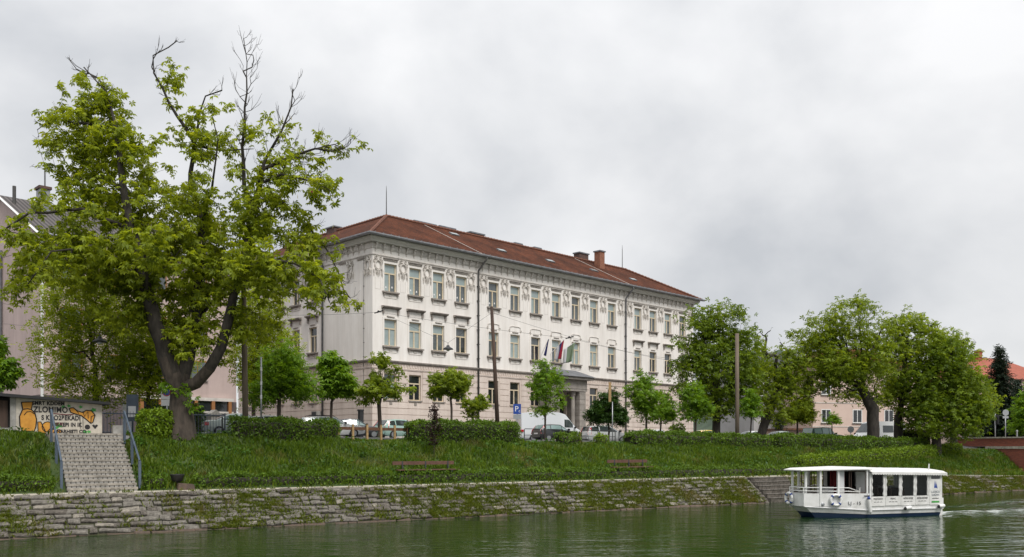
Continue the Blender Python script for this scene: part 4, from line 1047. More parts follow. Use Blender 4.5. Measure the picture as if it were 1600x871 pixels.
mb.build('television_aerial', 'pipe_grey', pk)
mb = MB(); mb.tube([(.35, 6.8, HR - .9), (.35, 6.8, HR + .5)], .13, 8); mb.build('vent_pipe', 'pipe_dark', pk)
mb = MB(); mb.tube([(.12, -.12, HW), (.12, -.12, -.5)], .10, 8); mb.build('downpipe', 'frame_white', pk)
mb = MB(); mb.tube([(-.12, 8.4, HW), (-.12, 8.4, -.5)], .10, 8); mb.build('downpipe', 'pipe_grey', pk)
mb = MB(); mb.tube([(-.3, -.78, HW - .25), (LP + .3, -.78, HW - .25)], .10, 6); mb.build('gutter', 'zinc', pk)
simple_windows(pk, [(x, z, 1.5, 1.5, '') for x in (1.3, 4.4, 7.4, 10.6) for z in (4.6, 7.7, 11.0)], None, 'frame_orange', 'pane_mid')
mb = MB(); mb.box(6.8, 14.2, -.30, -.06, .35, .55); mb.box(6.8, 14.2, -.35, -.06, 2.05, 2.2); mb.box(6.8, 14.2, -.35, -.06, 3.0, 3.25); sfr = mb.build('shop_front', 'stone_trim', pk)
for x in np.arange(6.9, 14.3, 1.4): mb = MB(); mb.box(x - .13, x + .13, -.36, -.06, -.6, 3.0); mb.build('post', 'frame_orange', sfr)
for x in np.arange(6.9, 12.9, 1.4): mb = MB(); mb.box(x + .14, x + 1.26, -.2, -.1, .56, 2.04); mb.box(x + .14, x + 1.26, -.2, -.1, 2.21, 2.99); mb.build('pane', 'pane_dark', sfr)
mb = MB(); mb.box(-.32, -.06, .9, 2.0, -.5, 2.3); mb.build('door', 'wood_dark', pk)
# iron fence and hedge in front of it
def fence(name, label, p0, p1, h, gap, m_, cat='fence', posts=2.4, rails=(.12, .9), group=None, bar=.014, pm=None, pr=.035, top=0):
    p0, p1 = Vector(p0), Vector(p1); d = p1 - p0; L_ = Vector((d.x, d.y, 0)).length; dz = d.z
    root = empty(name, label, cat, p0, math.atan2(d.y, d.x), group)
    n_ = max(1, round(L_ / posts))
    for i in range(n_ + 1):
        x = L_ * i / n_; mb = MB(); mb.box(x - pr, x + pr, -pr, pr, dz * i / n_ - .3, dz * i / n_ + h + top); mb.build('post', pm or m_, root)
    for f in rails:
        mb = MB(); mb.tube([(0, 0, h * f), (L_, 0, dz + h * f)], bar * 1.5, 4); mb.build('rail', m_, root)
    if gap:
        n2 = int(L_ / gap)
        for i in range(1, n2):
            x = L_ * i / n2; z = dz * i / n2; mb = MB(); mb.tube([(x, 0, z + .02), (x, 0, z + h)], [bar, bar * .5], 4); mb.build('bar', m_, root)
    return root
fence('iron_fence', 'dark iron railing beside the school side wall', F(-2.2, 12, 4.35), F(-2.2, -1.0, 4.35), 1.45, .20, 'iron', bar=.02)
mb = MB(); mb.box(-.16, .16, -.16, .16, -.2, 2.3); mb.box(-.20, .20, -.20, .20, 2.3, 2.42); gp = mb.build('gate_post', 'iron', None, loc=F(-2.2, -1.4, 4.35), rz=TH); tag(gp, 'tall dark iron gate post at the school corner', 'post')
fence('garden_fence', 'low grey bar fence between the hut and the big chestnut', B(8.0, 13.5, 4.36), B(15.0, 13.5, 4.36), 1.35, .17, 'rail_blue', bar=.02)
fence('mesh_fence', 'thin dark bar fence just right of the big chestnut trunk', B(14.6, 12.6, 4.36), B(15.6, 12.6, 4.36), 1.1, .14, 'iron', bar=.015)
mb = MB(); mb.box(-.35, .35, -.35, .35, -.3, 1.5); o = mb.build('pillar', 'cement', None); o.name = 'stone_gatepost'
o.location = spot(334, 62); o.rotation_euler = (0, 0, TH); tag(o, 'square weathered stone gatepost behind the parked silver car', 'gatepost')
q = MB(); q.box(-.42, .42, -.42, .42, 1.5, 1.62); q.prism([(-.36, 1.62), (.36, 1.62), (.0, 1.9)], 'y', -.36, .36); q.build('cap', 'cement', o)
# peach house on the right
pe = Vector((px(1270, 106), 106, 3.7))
pc = empty('peach_house', 'peach rendered house with white windows behind the right chestnuts', 'building', pe, R(12))
mb = MB(); mb.box(0, 13.6, 0, 9, -.8, 9.6); mb.build('wall', 'peach_wall', pc)
for z in (2.4, 5.2): mb = MB(); mb.box(-.03, 13.63, -.04, -.0, z, z + .10); mb.build('string_course', 'stone_trim', pc)
mb = MB(); q0, q1, q2, q3 = (-.6, -.6, 9.6), (14.2, -.6, 9.6), (14.2, 9.6, 9.6), (-.6, 9.6, 9.6); mb.add([q0, q1, q2, q3, (4, 4.5, 12.2), (9.6, 4.5, 12.2)], [(0, 1, 5, 4), (1, 2, 5), (2, 3, 4, 5), (3, 0, 4), (0, 3, 2, 1)]); me = mb.mesh('roof', 'roof_tiles'); uv_roof(me); link('roof', me, pc)
simple_windows(pc, [(1.1, 2.9, 1.25, 1.6, ''), (5.2, 2.9, 1.25, 1.6, ''), (9.4, 2.9, 1.25, 1.6, ''), (1.1, 6.2, 1.25, 1.6, ''), (5.2, 6.2, 1.25, 1.6, ''), (9.4, 6.2, 1.25, 1.6, '')], None, 'frame_white')
simple_windows(pc, [(x, .2, 1.3, 1.2, '') for x in (.9, 3.6, 6.4, 9.1, 11.6)], None, 'frame_white')
mb = MB(); mb.prism([(5.6, 1.9), (11.2, 1.9), (10.2, 2.9), (6.6, 2.9)], 'y', -2.0, -.05); mb.build('porch_roof', 'lead_roof', pc)
for x in (6.0, 10.8): mb = MB(); mb.box(x - .15, x + .15, -1.8, -1.5, -.8, 1.9); mb.build('porch_post', 'stone_trim', pc)
an = empty('low_annex', 'low peach annex with flat brown roof and white garage door', 'building', spot(1222, 103), R(12))
mb = MB(); mb.box(0, 3.9, 0, 5, -.8, 1.75); mb.build('wall', 'peach_wall', an)
mb = MB(); mb.box(-.3, 4.2, -.6, 5.2, 1.76, 1.98); mb.build('roof', 'wood_brown', an)
mb = MB(); mb.box(1.9, 3.4, -.06, -.0, -.6, 1.35); mb.build('garage_door', 'frame_white', an)
simple_windows(an, [(.5, .1, .7, 1.1, '')], None, 'wood_dark')
gh = empty('grey_house', 'tall pale house with dark roof seen between the right trees', 'building', Vector((px(1178, 112), 112, 3.9)), R(14))
mb = MB(); mb.box(0, 6.4, 0, 9, -.5, 9.7); mb.build('wall', 'grey_wall', gh)
mb = MB(); mb.prism([(-.5, 9.7), (6.9, 9.7), (5.2, 11.6), (1.2, 11.6)], 'y', -.5, 9.5); mb.build('roof', 'lead_roof', gh)
simple_windows(gh, [(x, z, 1.1, 1.6, '') for x in (.8, 3.6) for z in (2.6, 6.2)], None, 'frame_white')
mb = MB(); mb.box(-.9, -.2, 3, 4, 9, 12.2); mb.build('chimney', 'brick_dark', gh)
rh = empty('red_roof_house', 'distant house with steep red tiled roof and small chimney', 'building', Vector((px(1520, 135), 135, 3.8)), R(20))
mat('red_tile', (.34, .10, .065), .9, (.27, .08, .05), 2)
mb = MB(); mb.box(0, 17, 0, 11, -.5, 10.4); mb.build('wall', 'peach_wall', rh)
mb = MB(); mb.add([(-.6, -.6, 10.3), (17.6, -.6, 10.3), (17.6, 11.6, 10.3), (-.6, 11.6, 10.3), (5.6, 5.5, 14.1), (11.4, 5.5, 14.1)], [(0, 1, 5, 4), (1, 2, 5), (2, 3, 4, 5), (3, 0, 4), (0, 3, 2, 1)]); mb.build('roof', 'red_tile', rh)
mb = MB(); mb.box(6.0, 6.9, 4.6, 5.4, 13.0, 15.0); c = mb.build('chimney', 'red_tile', rh); mb = MB(); mb.box(5.85, 7.05, 4.45, 5.55, 15.0, 15.15); mb.build('chimney_cap', 'stone_pale', c)
mb = MB(); mb.box(.4, 1.4, 1.2, 2.2, 10.5, 12.0); c = mb.build('chimney', 'brick_dark', rh); mb = MB(); mb.box(.25, 1.55, 1.05, 2.35, 12.0, 12.15); mb.build('chimney_cap', 'stone_pale', c)
simple_windows(rh, [(x, z, 1.1, 1.6, '') for x in (2, 6, 10, 14) for z in (3, 7)], None, 'frame_white')
# wooded hill far behind
hx = np.linspace(150, 900, 60); hy = np.linspace(900, 1300, 14)
HX, HY = np.meshgrid(hx, hy, indexing='ij'); r2 = np.random.default_rng(4)
HZ = 3 + 88 * np.exp(-((HX - 300) / 62) ** 2) * np.clip((HY - 900) / 120, 0, 1) + 40 * np.exp(-((HX - 420) / 150) ** 2) * np.clip((HY - 900) / 120, 0, 1) + r2.normal(0, 2.0, HX.shape)
I = np.arange(60 * 14).reshape(60, 14); FF = np.stack([I[:-1, :-1], I[1:, :-1], I[1:, 1:], I[:-1, 1:]], -1).reshape(-1, 4)
tag(link('hill', npmesh('hill', np.stack([HX, HY, HZ], -1).reshape(-1, 3), FF, 'hill')), kind='structure')

# ------------------------------------------------------------------ brick bridge at the right
bkm = bpy.data.materials.new('red_brick'); M['red_brick'] = bkm; bkm.use_nodes = True; t = bkm.node_tree; b = t.nodes['Principled BSDF']; b.inputs['Roughness'].default_value = .9
tcx = t.nodes.new('ShaderNodeTexCoord'); mp = t.nodes.new('ShaderNodeMapping'); mp.inputs['Rotation'].default_value = (R(90), 0, R(90)); t.links.new(tcx.outputs['Object'], mp.inputs[0])
br = t.nodes.new('ShaderNodeTexBrick'); t.links.new(tcx.outputs['UV'], br.inputs['Vector']); br.inputs['Scale'].default_value = 1; br.inputs['Brick Width'].default_value = .26; br.inputs['Row Height'].default_value = .075; br.inputs['Mortar Size'].default_value = .008
br.inputs['Color1'].default_value = (.30, .075, .045, 1); br.inputs['Color2'].default_value = (.20, .05, .034, 1); br.inputs['Mortar'].default_value = (.22, .13, .10, 1)
t.links.new(br.outputs['Color'], b.inputs['Base Color'])
bg_ = empty('brick_bridge', 'red brick bridge abutment and parapet with pale coping at the river bend', 'bridge', B(91.5, 0, 0), BA)
def brickbox(name, *a):
    mb = MB(); mb.box(*a); me = mb.mesh(name, 'red_brick')
    uv = me.uv_layers.new(name='UVMap')
    for p in me.polygons:
        for li in p.loop_indices:
            co = me.vertices[me.loops[li].vertex_index].co; nrm = p.normal
            uv.data[li].uv = (co.y if abs(nrm.x) > .5 else co.x, co.z if abs(nrm.z) < .5 else co.y)
    return link(name, me, bg_)
brickbox('abutment', 0, 6, -3.5, 10.2, -.8, 3.55)
mb = MB(); mb.box(-.08, 6, -60, 10.3, 3.55, 3.80); mb.build('deck_edge', 'concrete_light', bg_)
brickbox('parapet', .06, .40, -60, 14.0, 3.801, 4.62)
mb = MB(); mb.box(-.04, .50, -60, 14.1, 4.621, 4.76); mb.build('coping', 'concrete_light', bg_)
mb = MB(); mb.box(.5, 12, -60, 14, 3.0, 3.79); mb.build('deck', 'asphalt', bg_)
for y0 in (-18, -34, -50): brickbox('river_pier', .5, 11, y0 - 1.2, y0 + 1.2, -.9, 3.0)
# signs, traffic light and bollard on the bridge approach
def post_sign(name, label, loc, h, build, cat='sign', r_=.04, m_='steel', rz=0):
    root = empty(name, label, cat, loc, rz); mb = MB(); mb.tube([(0, 0, -.3), (0, 0, h)], r_, 8); mb.build('post', m_, root, smooth=True); build(root, h); return root
def disc(root, name, m_, x, y, z, rad, n=20, th=.012):
    mb = MB(); mb.prism([(rad * math.cos(2 * math.pi * i / n), rad * math.sin(2 * math.pi * i / n)) for i in range(n)], 'y', 0, th); o = mb.build(name, m_, root, loc=(x, y, z)); return o
bz = 4.0
def tl(root, h):
    mb = MB(); mb.box(-.02, .34, -.16, .16, h - 1.25, h - .25); o = mb.build('signal_head', 'black', root)
    for i in range(3): mb = MB(); mb.lathe([(.10, 0), (.11, .10)], 10); q = mb.build('visor', 'black', o, loc=(.16, -.17, h - .5 - i * .3)); q.rotation_euler = (R(90), 0, 0)
post_sign('traffic_light', 'black traffic light on a grey post above the brick bridge', Vector((px(1555, 96), 96, bz)), 3.4, tl, 'traffic light', .06)
def rs_(root, h): disc(root, 'sign_disc', 'sign_back', 0, -.06, h - .25, .33); mb = MB(); mb.box(-.30, .30, -.05, -.03, h - .85, h - .62); mb.build('plate', 'sign_back', root)
post_sign('road_sign', 'round grey backed road sign above the brick bridge', Vector((px(1571, 95), 95, bz)), 3.6, rs_, 'road sign', .05)
mb = MB(); mb.lathe([(.07, -.2), (.07, .95), (.10, 1.0), (.10, 1.15), (.05, 1.2)], 10); o = mb.build('bollard', 'steel', None, loc=Vector((px(1589, 94), 94, 4.3))); tag(o, 'small grey bollard light on the bridge at the right edge', 'bollard')

# ------------------------------------------------------------------ poles, lamps, wires, signs
def pole(label, p, h, r0, r1, m_, lean=(0, 0)):
    mb = MB(); mb.tube([(0, 0, -.5), (lean[0] * .5, lean[1] * .5, h * .5), (lean[0], lean[1], h)], [r0, (r0 + r1) / 2, r1], 10); o = mb.build('utility_pole', m_, None, smooth=True, loc=p); tag(o, label, 'pole', 'wooden poles along the river street'); return o
Yp = 51.05; pA = spot(384, Yp); pole('tall brown wooden pole rising through the big chestnut leaves', pA, 10.4, .17, .13, 'wood_pole', (-.15, 0))
Yq = 60.8; pB = spot(779, Yq); pole('dark leaning wooden pole in front of the school', pB, 9.0, .16, .11, 'wood_dark', (-.47, 0))
Yr = 72.6; pC = spot(1152, Yr); pole('straight weathered wooden pole in front of the right trees', pC, 9.0, .17, .15, 'wood_pole', (-.02, 0))
def hanging_lamp(label, p):
    root = empty('street_lamp', label, 'street lamp', p)
    mb = MB(); mb.lathe([(.02, .26), (.10, .24), (.13, .14), (.34, .02), (.40, -.06), (.38, -.07)], 14); mb.build('lamp_shade', 'iron', root, smooth=True)
    mb = MB(); mb.lathe([(.14, -.05), (.12, -.15), (.04, -.20)], 10); mb.build('bulb', 'lamp_clear', root, smooth=True)
    mb = MB(); mb.tube([(0, 0, .24), (0, 0, .42)], .02, 5); mb.build('hook', 'iron', root)
    return root
def wire(name, label, pts_, rad=.012, sag=.3, n=10, cat='wire', m_='black'):
    V = []
    for a, b_ in zip(pts_[:-1], pts_[1:]):
        a, b_ = Vector(a), Vector(b_)
        for i in range(n):
            f = i / n; V.append(a + (b_ - a) * f - Vector((0, 0, sag * 4 * f * (1 - f))))
    V.append(Vector(pts_[-1])); o0 = V[0]; mb = MB(); mb.tube([v - o0 for v in V], rad * .6, 4, cap=False); o = mb.build(name, m_, None, loc=o0); return tag(o, label, cat)
def at(x, y, Y): return Vector((px(x, Y), Y, 3.65 + (700 - y) * Y / 1410))
pBt = pB + Vector((-.45, 0, 8.6))
lampB = at(700, 545, 66); hanging_lamp('black hanging street lamp on a wire before the school front', lampB)
wire('lamp_wire', 'thin wire holding the lamp before the school front', [F(1.3, -.3, 14.9), lampB + Vector((0, 0, .42)), pBt], .016, .0, 6)
cab = at(592, 488, 70)
wire('overhead_cable', 'long thin cable crossing the school front at first floor height', [at(380, 492, 60), cab, at(893, 529, 78), at(1060, 566, 84)], .016, .12, 8)
for p, lb in ((cab, 'left'), (at(890, 528, 78), 'right')):
    mb = MB(); mb.tube([(-.35, 0, -.08), (.35, 0, .12)], .05, 5); mb.tube([(-.12, 0, -.05), (.0, 0, .12)], .07, 5); o = mb.build('cable_insulator', 'black', None, loc=p); tag(o, 'small dark insulator on the cable at the %s of the school front' % lb, 'insulator')
wire('overhead_cable', 'thin cable from the leaning pole off to the right trees', [pBt, at(960, 545, 78), at(1045, 560, 80)], .014, .1, 8)
lampA = at(156, 533, 50); hanging_lamp('black hanging street lamp before the pale tree at the left', lampA)
wire('lamp_wire', 'thin wire holding the lamp at the left by the pink house', [at(5, 506, 62), lampA + Vector((0, 0, .42)), at(384, 470, 51)], .014, 0, 6)
lampC = at(1048, 571, 82); hanging_lamp('black hanging street lamp at the edge of the right chestnuts', lampC)
wire('overhead_cable', 'thin cable on the pink house wall at the left edge', [at(0, 473, 60), at(60, 480, 61), at(190, 480, 58)], .014, .1, 6)
def nopark(root, h):
    mb = MB(); mb.box(-.30, .30, -.07, -.045, h - .75, h + .02); mb.build('sign_board', 'sign_white', root)
    disc(root, 'sign_rim', 'sign_red', 0, -.085, h - .36, .24); disc(root, 'sign_face', 'sign_blue', 0, -.097, h - .36, .19)
    mb = MB(); mb.box(-.30, .30, -.07, -.045, h - 1.12, h - .78); mb.build('plate', 'sign_white', root)
post_sign('road_sign', 'white no stopping sign with blue disc beside the big chestnut trunk', spot(261, 50), 2.75, nopark, 'road sign', .05)
def notice(root, h):
    mb = MB(); mb.box(-.32, .32, -.06, .06, h - 1.5, h + .05); mb.build('panel', 'rail_blue', root); mb = MB(); mb.box(-.22, .22, -.075, -.061, h - 1.25, h - .62); mb.build('notice_sheet', 'sign_white', root)
post_sign('notice_board', 'slate grey notice board with a white sheet behind the round bush', spot(207, 52), 2.3, notice, 'notice board', .06, 'rail_blue')
mb = MB(); mb.box(-.2, .2, -.2, .2, -.2, 1.9); o = mb.build('utility_cabinet', 'sign_white', None, loc=spot(199, 54)); tag(o, 'narrow white cabinet beside the slate grey notice board', 'cabinet')
q = MB(); q.box(-.24, .24, -.24, .24, 1.9, 1.98); q.build('lid', 'cement', o); q = MB(); q.box(-.16, .16, -.22, -.201, .2, 1.7); q.build('door', 'boat_grey', o)
def psign(root, h):
    mb = MB(); mb.box(-.28, .28, -.07, -.045, h - .72, h + .02); mb.build('sign_board', 'sign_blue', root)
    link('lettering', text_mesh('P', .56, 'sign_white', .003), root, (-.04, -.076, h - .36)); link('lettering', text_mesh('c', .3, 'sign_white', .003), root, (.17, -.076, h - .50))
    mb = MB(); mb.box(-.28, .28, -.07, -.045, h - 1.08, h - .76); mb.build('plate', 'sign_back', root)
post_sign('parking_sign', 'blue parking sign with white letter P left of the white van', spot(808, 66), 2.6, psign, 'parking sign', .04)
post_sign('sign_post', 'bare striped metal post behind the hedge, right of the wooden pole', spot(408, 52), 4.6, lambda r_, h: [MB().lathe([(.062, z), (.062, z + .22)], 8).build('band', 'sign_white', r_) for z in (2.2, 3.0, 3.8)], 'post', .05)
def flatsign(root, h):
    mb = MB(); mb.box(-.30, -.10, -.06, -.02, h - .0, h + 1.5); mb.build('sign_board', 'wood_pale', root)
post_sign('street_sign', 'narrow yellowish upright sign board in front of the dark small tree', spot(957, 69), 3.0, flatsign, 'sign', .035)
# ------------------------------------------------------------------ benches, bin, low fences
def bench(label, s0, s1, t0):
    L_ = s1 - s0; root = empty('park_bench', label, 'bench', B(s0, t0, float(zg(s0, t0)) - .05), BA, 'benches along the quay path')
    for i in (0, 1): mb = MB(); mb.box(0, L_, -.42 + i * .20, -.24 + i * .20, .42, .47); mb.build('seat_plank', 'bench_wood', root)
    for i in (0, ): mb = MB(); mb.box(-.1, L_ - .1, .10, .15, .72, .92); mb.build('backrest_plank', 'bench_wood', root)
    for x in (.5, L_ / 2, L_ - .5):
        mb = MB(); mb.box(x - .05, x + .05, -.40, .02, .30, .419); mb.box(x - .05, x + .05, -.28, -.14, -.4, .30); mb.build('leg', 'iron', root)
        mb = MB(); mb.prism([(.021, .30), (.10, .92), (.16, .92), (.10, .30)], 'x', x - .04, x + .04); mb.build('back_support', 'iron', root)
    return root
bench('long brown plank bench at the foot of the bank below the reddish shrub', 21.9, 25.8, 4.6)
bench('weathered brown bench half sunk in grass nearer the water steps', 37.2, 40.6, 4.6)
lb_ = empty('litter_bin', 'black open litter bin at the foot of the bank right of the stairs', 'litter bin', B(10.15, 4.1, 1.72))
mb = MB(); mb.lathe([(.10, .30), (.24, .34), (.33, .62), (.35, .66), (.32, .66), (.22, .40)], 14); mb.build('bowl', 'black', lb_, smooth=True); mb = MB(); mb.tube([(0, 0, -.2), (0, 0, .34)], .05, 6); mb.build('post', 'iron', lb_)
mb = MB(); mb.add([(-.42, -.3, -.2), (.42, -.3, -.2), (.42, .3, -.2), (-.42, .3, -.2), (-.36, -.24, .28), (.34, -.26, .20), (.36, .24, .22), (-.36, .26, .30)], [(0, 1, 5, 4), (1, 2, 6, 5), (2, 3, 7, 6), (3, 0, 4, 7), (4, 5, 6, 7)]); o = mb.build('concrete_block', 'stone_wet', None, loc=B(10.5, 3.95, 1.68), rz=BA); tag(o, 'brownish concrete block in front of the black litter bin', 'block')
# wooden knee rail between the two left hedges
def knee(name, label, s0, s1, t0, h, n_, m_rail, m_post, wd):
    z0, z1 = float(zg(s0, t0)), float(zg(s1, t0)); root = empty(name, label, 'fence', B(s0, t0, z0), BA); L_ = s1 - s0
    for i in range(n_ + 1): x = L_ * i / n_; z = (z1 - z0) * i / n_; mb = MB(); mb.box(x - wd, x + wd, -wd, wd, z - .4, z + h); mb.build('post', m_post, root)
    mb = MB(); mb.add([(0, wd + .005, h - .34), (L_, wd + .005, z1 - z0 + h - .34), (L_, wd + .05, z1 - z0 + h - .34), (0, wd + .05, h - .34), (0, wd + .005, h - .16), (L_, wd + .005, z1 - z0 + h - .16), (L_, wd + .05, z1 - z0 + h - .16), (0, wd + .05, h - .16)], [(0, 3, 2, 1), (4, 5, 6, 7), (0, 1, 5, 4), (1, 2, 6, 5), (2, 3, 7, 6), (3, 0, 4, 7)]); mb.build('rail', m_rail, root)
knee('wooden_fence', 'low wooden fence with pale posts between the two left hedges', 20.6, 25.2, 9.6, .95, 5, 'wood_brown', 'wood_pale', .06)
def hoop(label, s0, s1, t0):
    z0 = float(zg((s0 + s1) / 2, t0)); root = empty('metal_barrier', label, 'barrier', B(s0, t0, z0), BA, 'metal barriers along the street edge'); L_ = s1 - s0; h = .95
    mb = MB(); mb.tube([(0, 0, -.2), (0, 0, h - .06), (.06, 0, h), (L_ - .06, 0, h), (L_, 0, h - .06), (L_, 0, -.2)], .03, 6); mb.build('hoop', 'iron', root); mb = MB(); mb.tube([(0, 0, h * .55), (L_, 0, h * .55)], .02, 5); mb.build('crossbar', 'iron', root)
for i, (s0, wh) in enumerate(((34.1, 'before the white van, leftmost of the row'), (35.9, 'before the rear of the black car'), (39.0, 'before the silver people carrier, left one'), (40.6, 'before the silver people carrier, right one'), (42.4, 'at the left end of the long hedge'))): hoop('dark metal hoop barrier ' + wh, s0, s0 + 1.45, 9.9)
for i, s0 in enumerate((37.9, 38.6)):
    mb = MB(); mb.box(-.07, .07, -.07, .07, -.3, .8); o = mb.build('wooden_post', 'wood_brown', None, loc=B(s0, 9.6, float(zg(s0, 9.6))), rz=BA); tag(o, 'short brown wooden post before the black car, %s of two' % ('left' if i == 0 else 'right'), 'post')
    q = MB(); q.box(-.075, .075, -.075, .075, .8, .83); q.build('cap', 'wood_pale', o)

# ------------------------------------------------------------------ cars
PROF = dict(
    hatch=(3.85, [(-1.92, .36, .74, .78, .68, .56), (-1.84, .26, .92, .97, .79, .66), (-1.50, .20, .93, 1.36, .82, .60), (-.75, .19, .92, 1.44, .82, .60), (.05, .19, .90, 1.42, .82, .59), (.85, .20, .88, .93, .82, .66), (1.5, .22, .78, .83, .80, .62), (1.82, .27, .66, .71, .72, .52), (1.92, .34, .56, .60, .60, .44)], (1, 2), (4, 5), [(-1.44, -.98), (-.90, .10), (.16, .62)]),
    wagon=(4.45, [(-2.22, .38, .76, .80, .72, .60), (-2.14, .27, .92, .97, .82, .68), (-1.86, .20, .94, 1.36, .85, .62), (-.9, .19, .92, 1.45, .86, .62), (.1, .19, .90, 1.43, .86, .61), (.95, .20, .90, .95, .85, .68), (1.75, .22, .78, .83, .82, .62), (2.10, .27, .66, .71, .74, .52), (2.22, .34, .56, .60, .62, .44)], (1, 2), (4, 5), [(-1.80, -.98), (-.90, -.02), (.06, .72)]),
    sedan=(4.5, [(-2.25, .40, .76, .80, .72, .60), (-2.15, .27, .92, .97, .83, .66), (-1.55, .20, .93, 1.00, .85, .66), (-.85, .19, .92, 1.36, .86, .60), (-.3, .19, .91, 1.43, .86, .60), (.2, .19, .90, 1.41, .86, .60), (1.0, .20, .88, .93, .85, .68), (1.75, .22, .78, .83, .82, .62), (2.12, .27, .66, .71, .74, .52), (2.25, .34, .56, .60, .62, .44)], (2, 3), (5, 6), [(-1.15, -.48), (-.40, .36), (.42, .80)]),
    mpv=(4.3, [(-2.15, .40, .86, .90, .74, .62), (-2.08, .28, 1.02, 1.07, .84, .70), (-1.88, .20, 1.02, 1.52, .86, .66), (-.8, .19, 1.00, 1.63, .87, .66), (.1, .19, .98, 1.60, .87, .65), (1.25, .20, .96, 1.02, .86, .68), (1.75, .22, .86, .90, .82, .62), (2.05, .27, .72, .76, .74, .52), (2.15, .34, .60, .64, .62, .44)], (1, 2), (4, 5), [(-1.82, -1.02), (-.92, .0), (.08, .90)]),
    suv=(4.4, [(-2.2, .50, .90, .95, .76, .66), (-2.14, .36, 1.10, 1.15, .86, .76), (-2.00, .30, 1.12, 1.74, .88, .74), (-.8, .30, 1.10, 1.80, .88, .74), (.25, .30, 1.08, 1.77, .88, .73), (.85, .30, 1.06, 1.12, .88, .74), (1.75, .32, 1.00, 1.05, .85, .70), (2.1, .36, .86, .90, .80, .60), (2.2, .42, .72, .76, .70, .52)], (1, 2), (4, 5), [(-1.92, -1.02), (-.92, -.08), (.0, .58)]),
    van=(5.9, [(-2.95, .42, 1.2, 2.40, .90, .82), (-2.90, .30, 1.2, 2.62, .97, .86), (-2.0, .28, 1.2, 2.72, .99, .86), (.6, .28, 1.2, 2.72, .99, .86), (1.25, .28, 1.2, 2.55, .99, .82), (2.25, .28, 1.22, 1.40, .98, .80), (2.65, .30, 1.05, 1.12, .94, .74), (2.88, .34, .80, .85, .86, .66), (2.95, .42, .60, .66, .78, .58)], None, (4, 5), [(1.15, 1.98)]),
    camper=(5.4, [(-2.7, .45, 1.1, 2.2, .90, .82), (-2.66, .32, 1.1, 2.42, .97, .86), (-1.8, .28, 1.1, 2.50, .99, .86), (.9, .28, 1.1, 2.50, .99, .86), (1.35, .28, 1.1, 2.38, .99, .82), (2.15, .28, 1.12, 1.26, .98, .80), (2.45, .30, .98, 1.05, .94, .74), (2.62, .34, .78, .82, .86, .66), (2.7, .42, .60, .66, .78, .58)], None, (4, 5), [(-2.4, -1.2), (-1.1, .2), (1.2, 1.95)]))
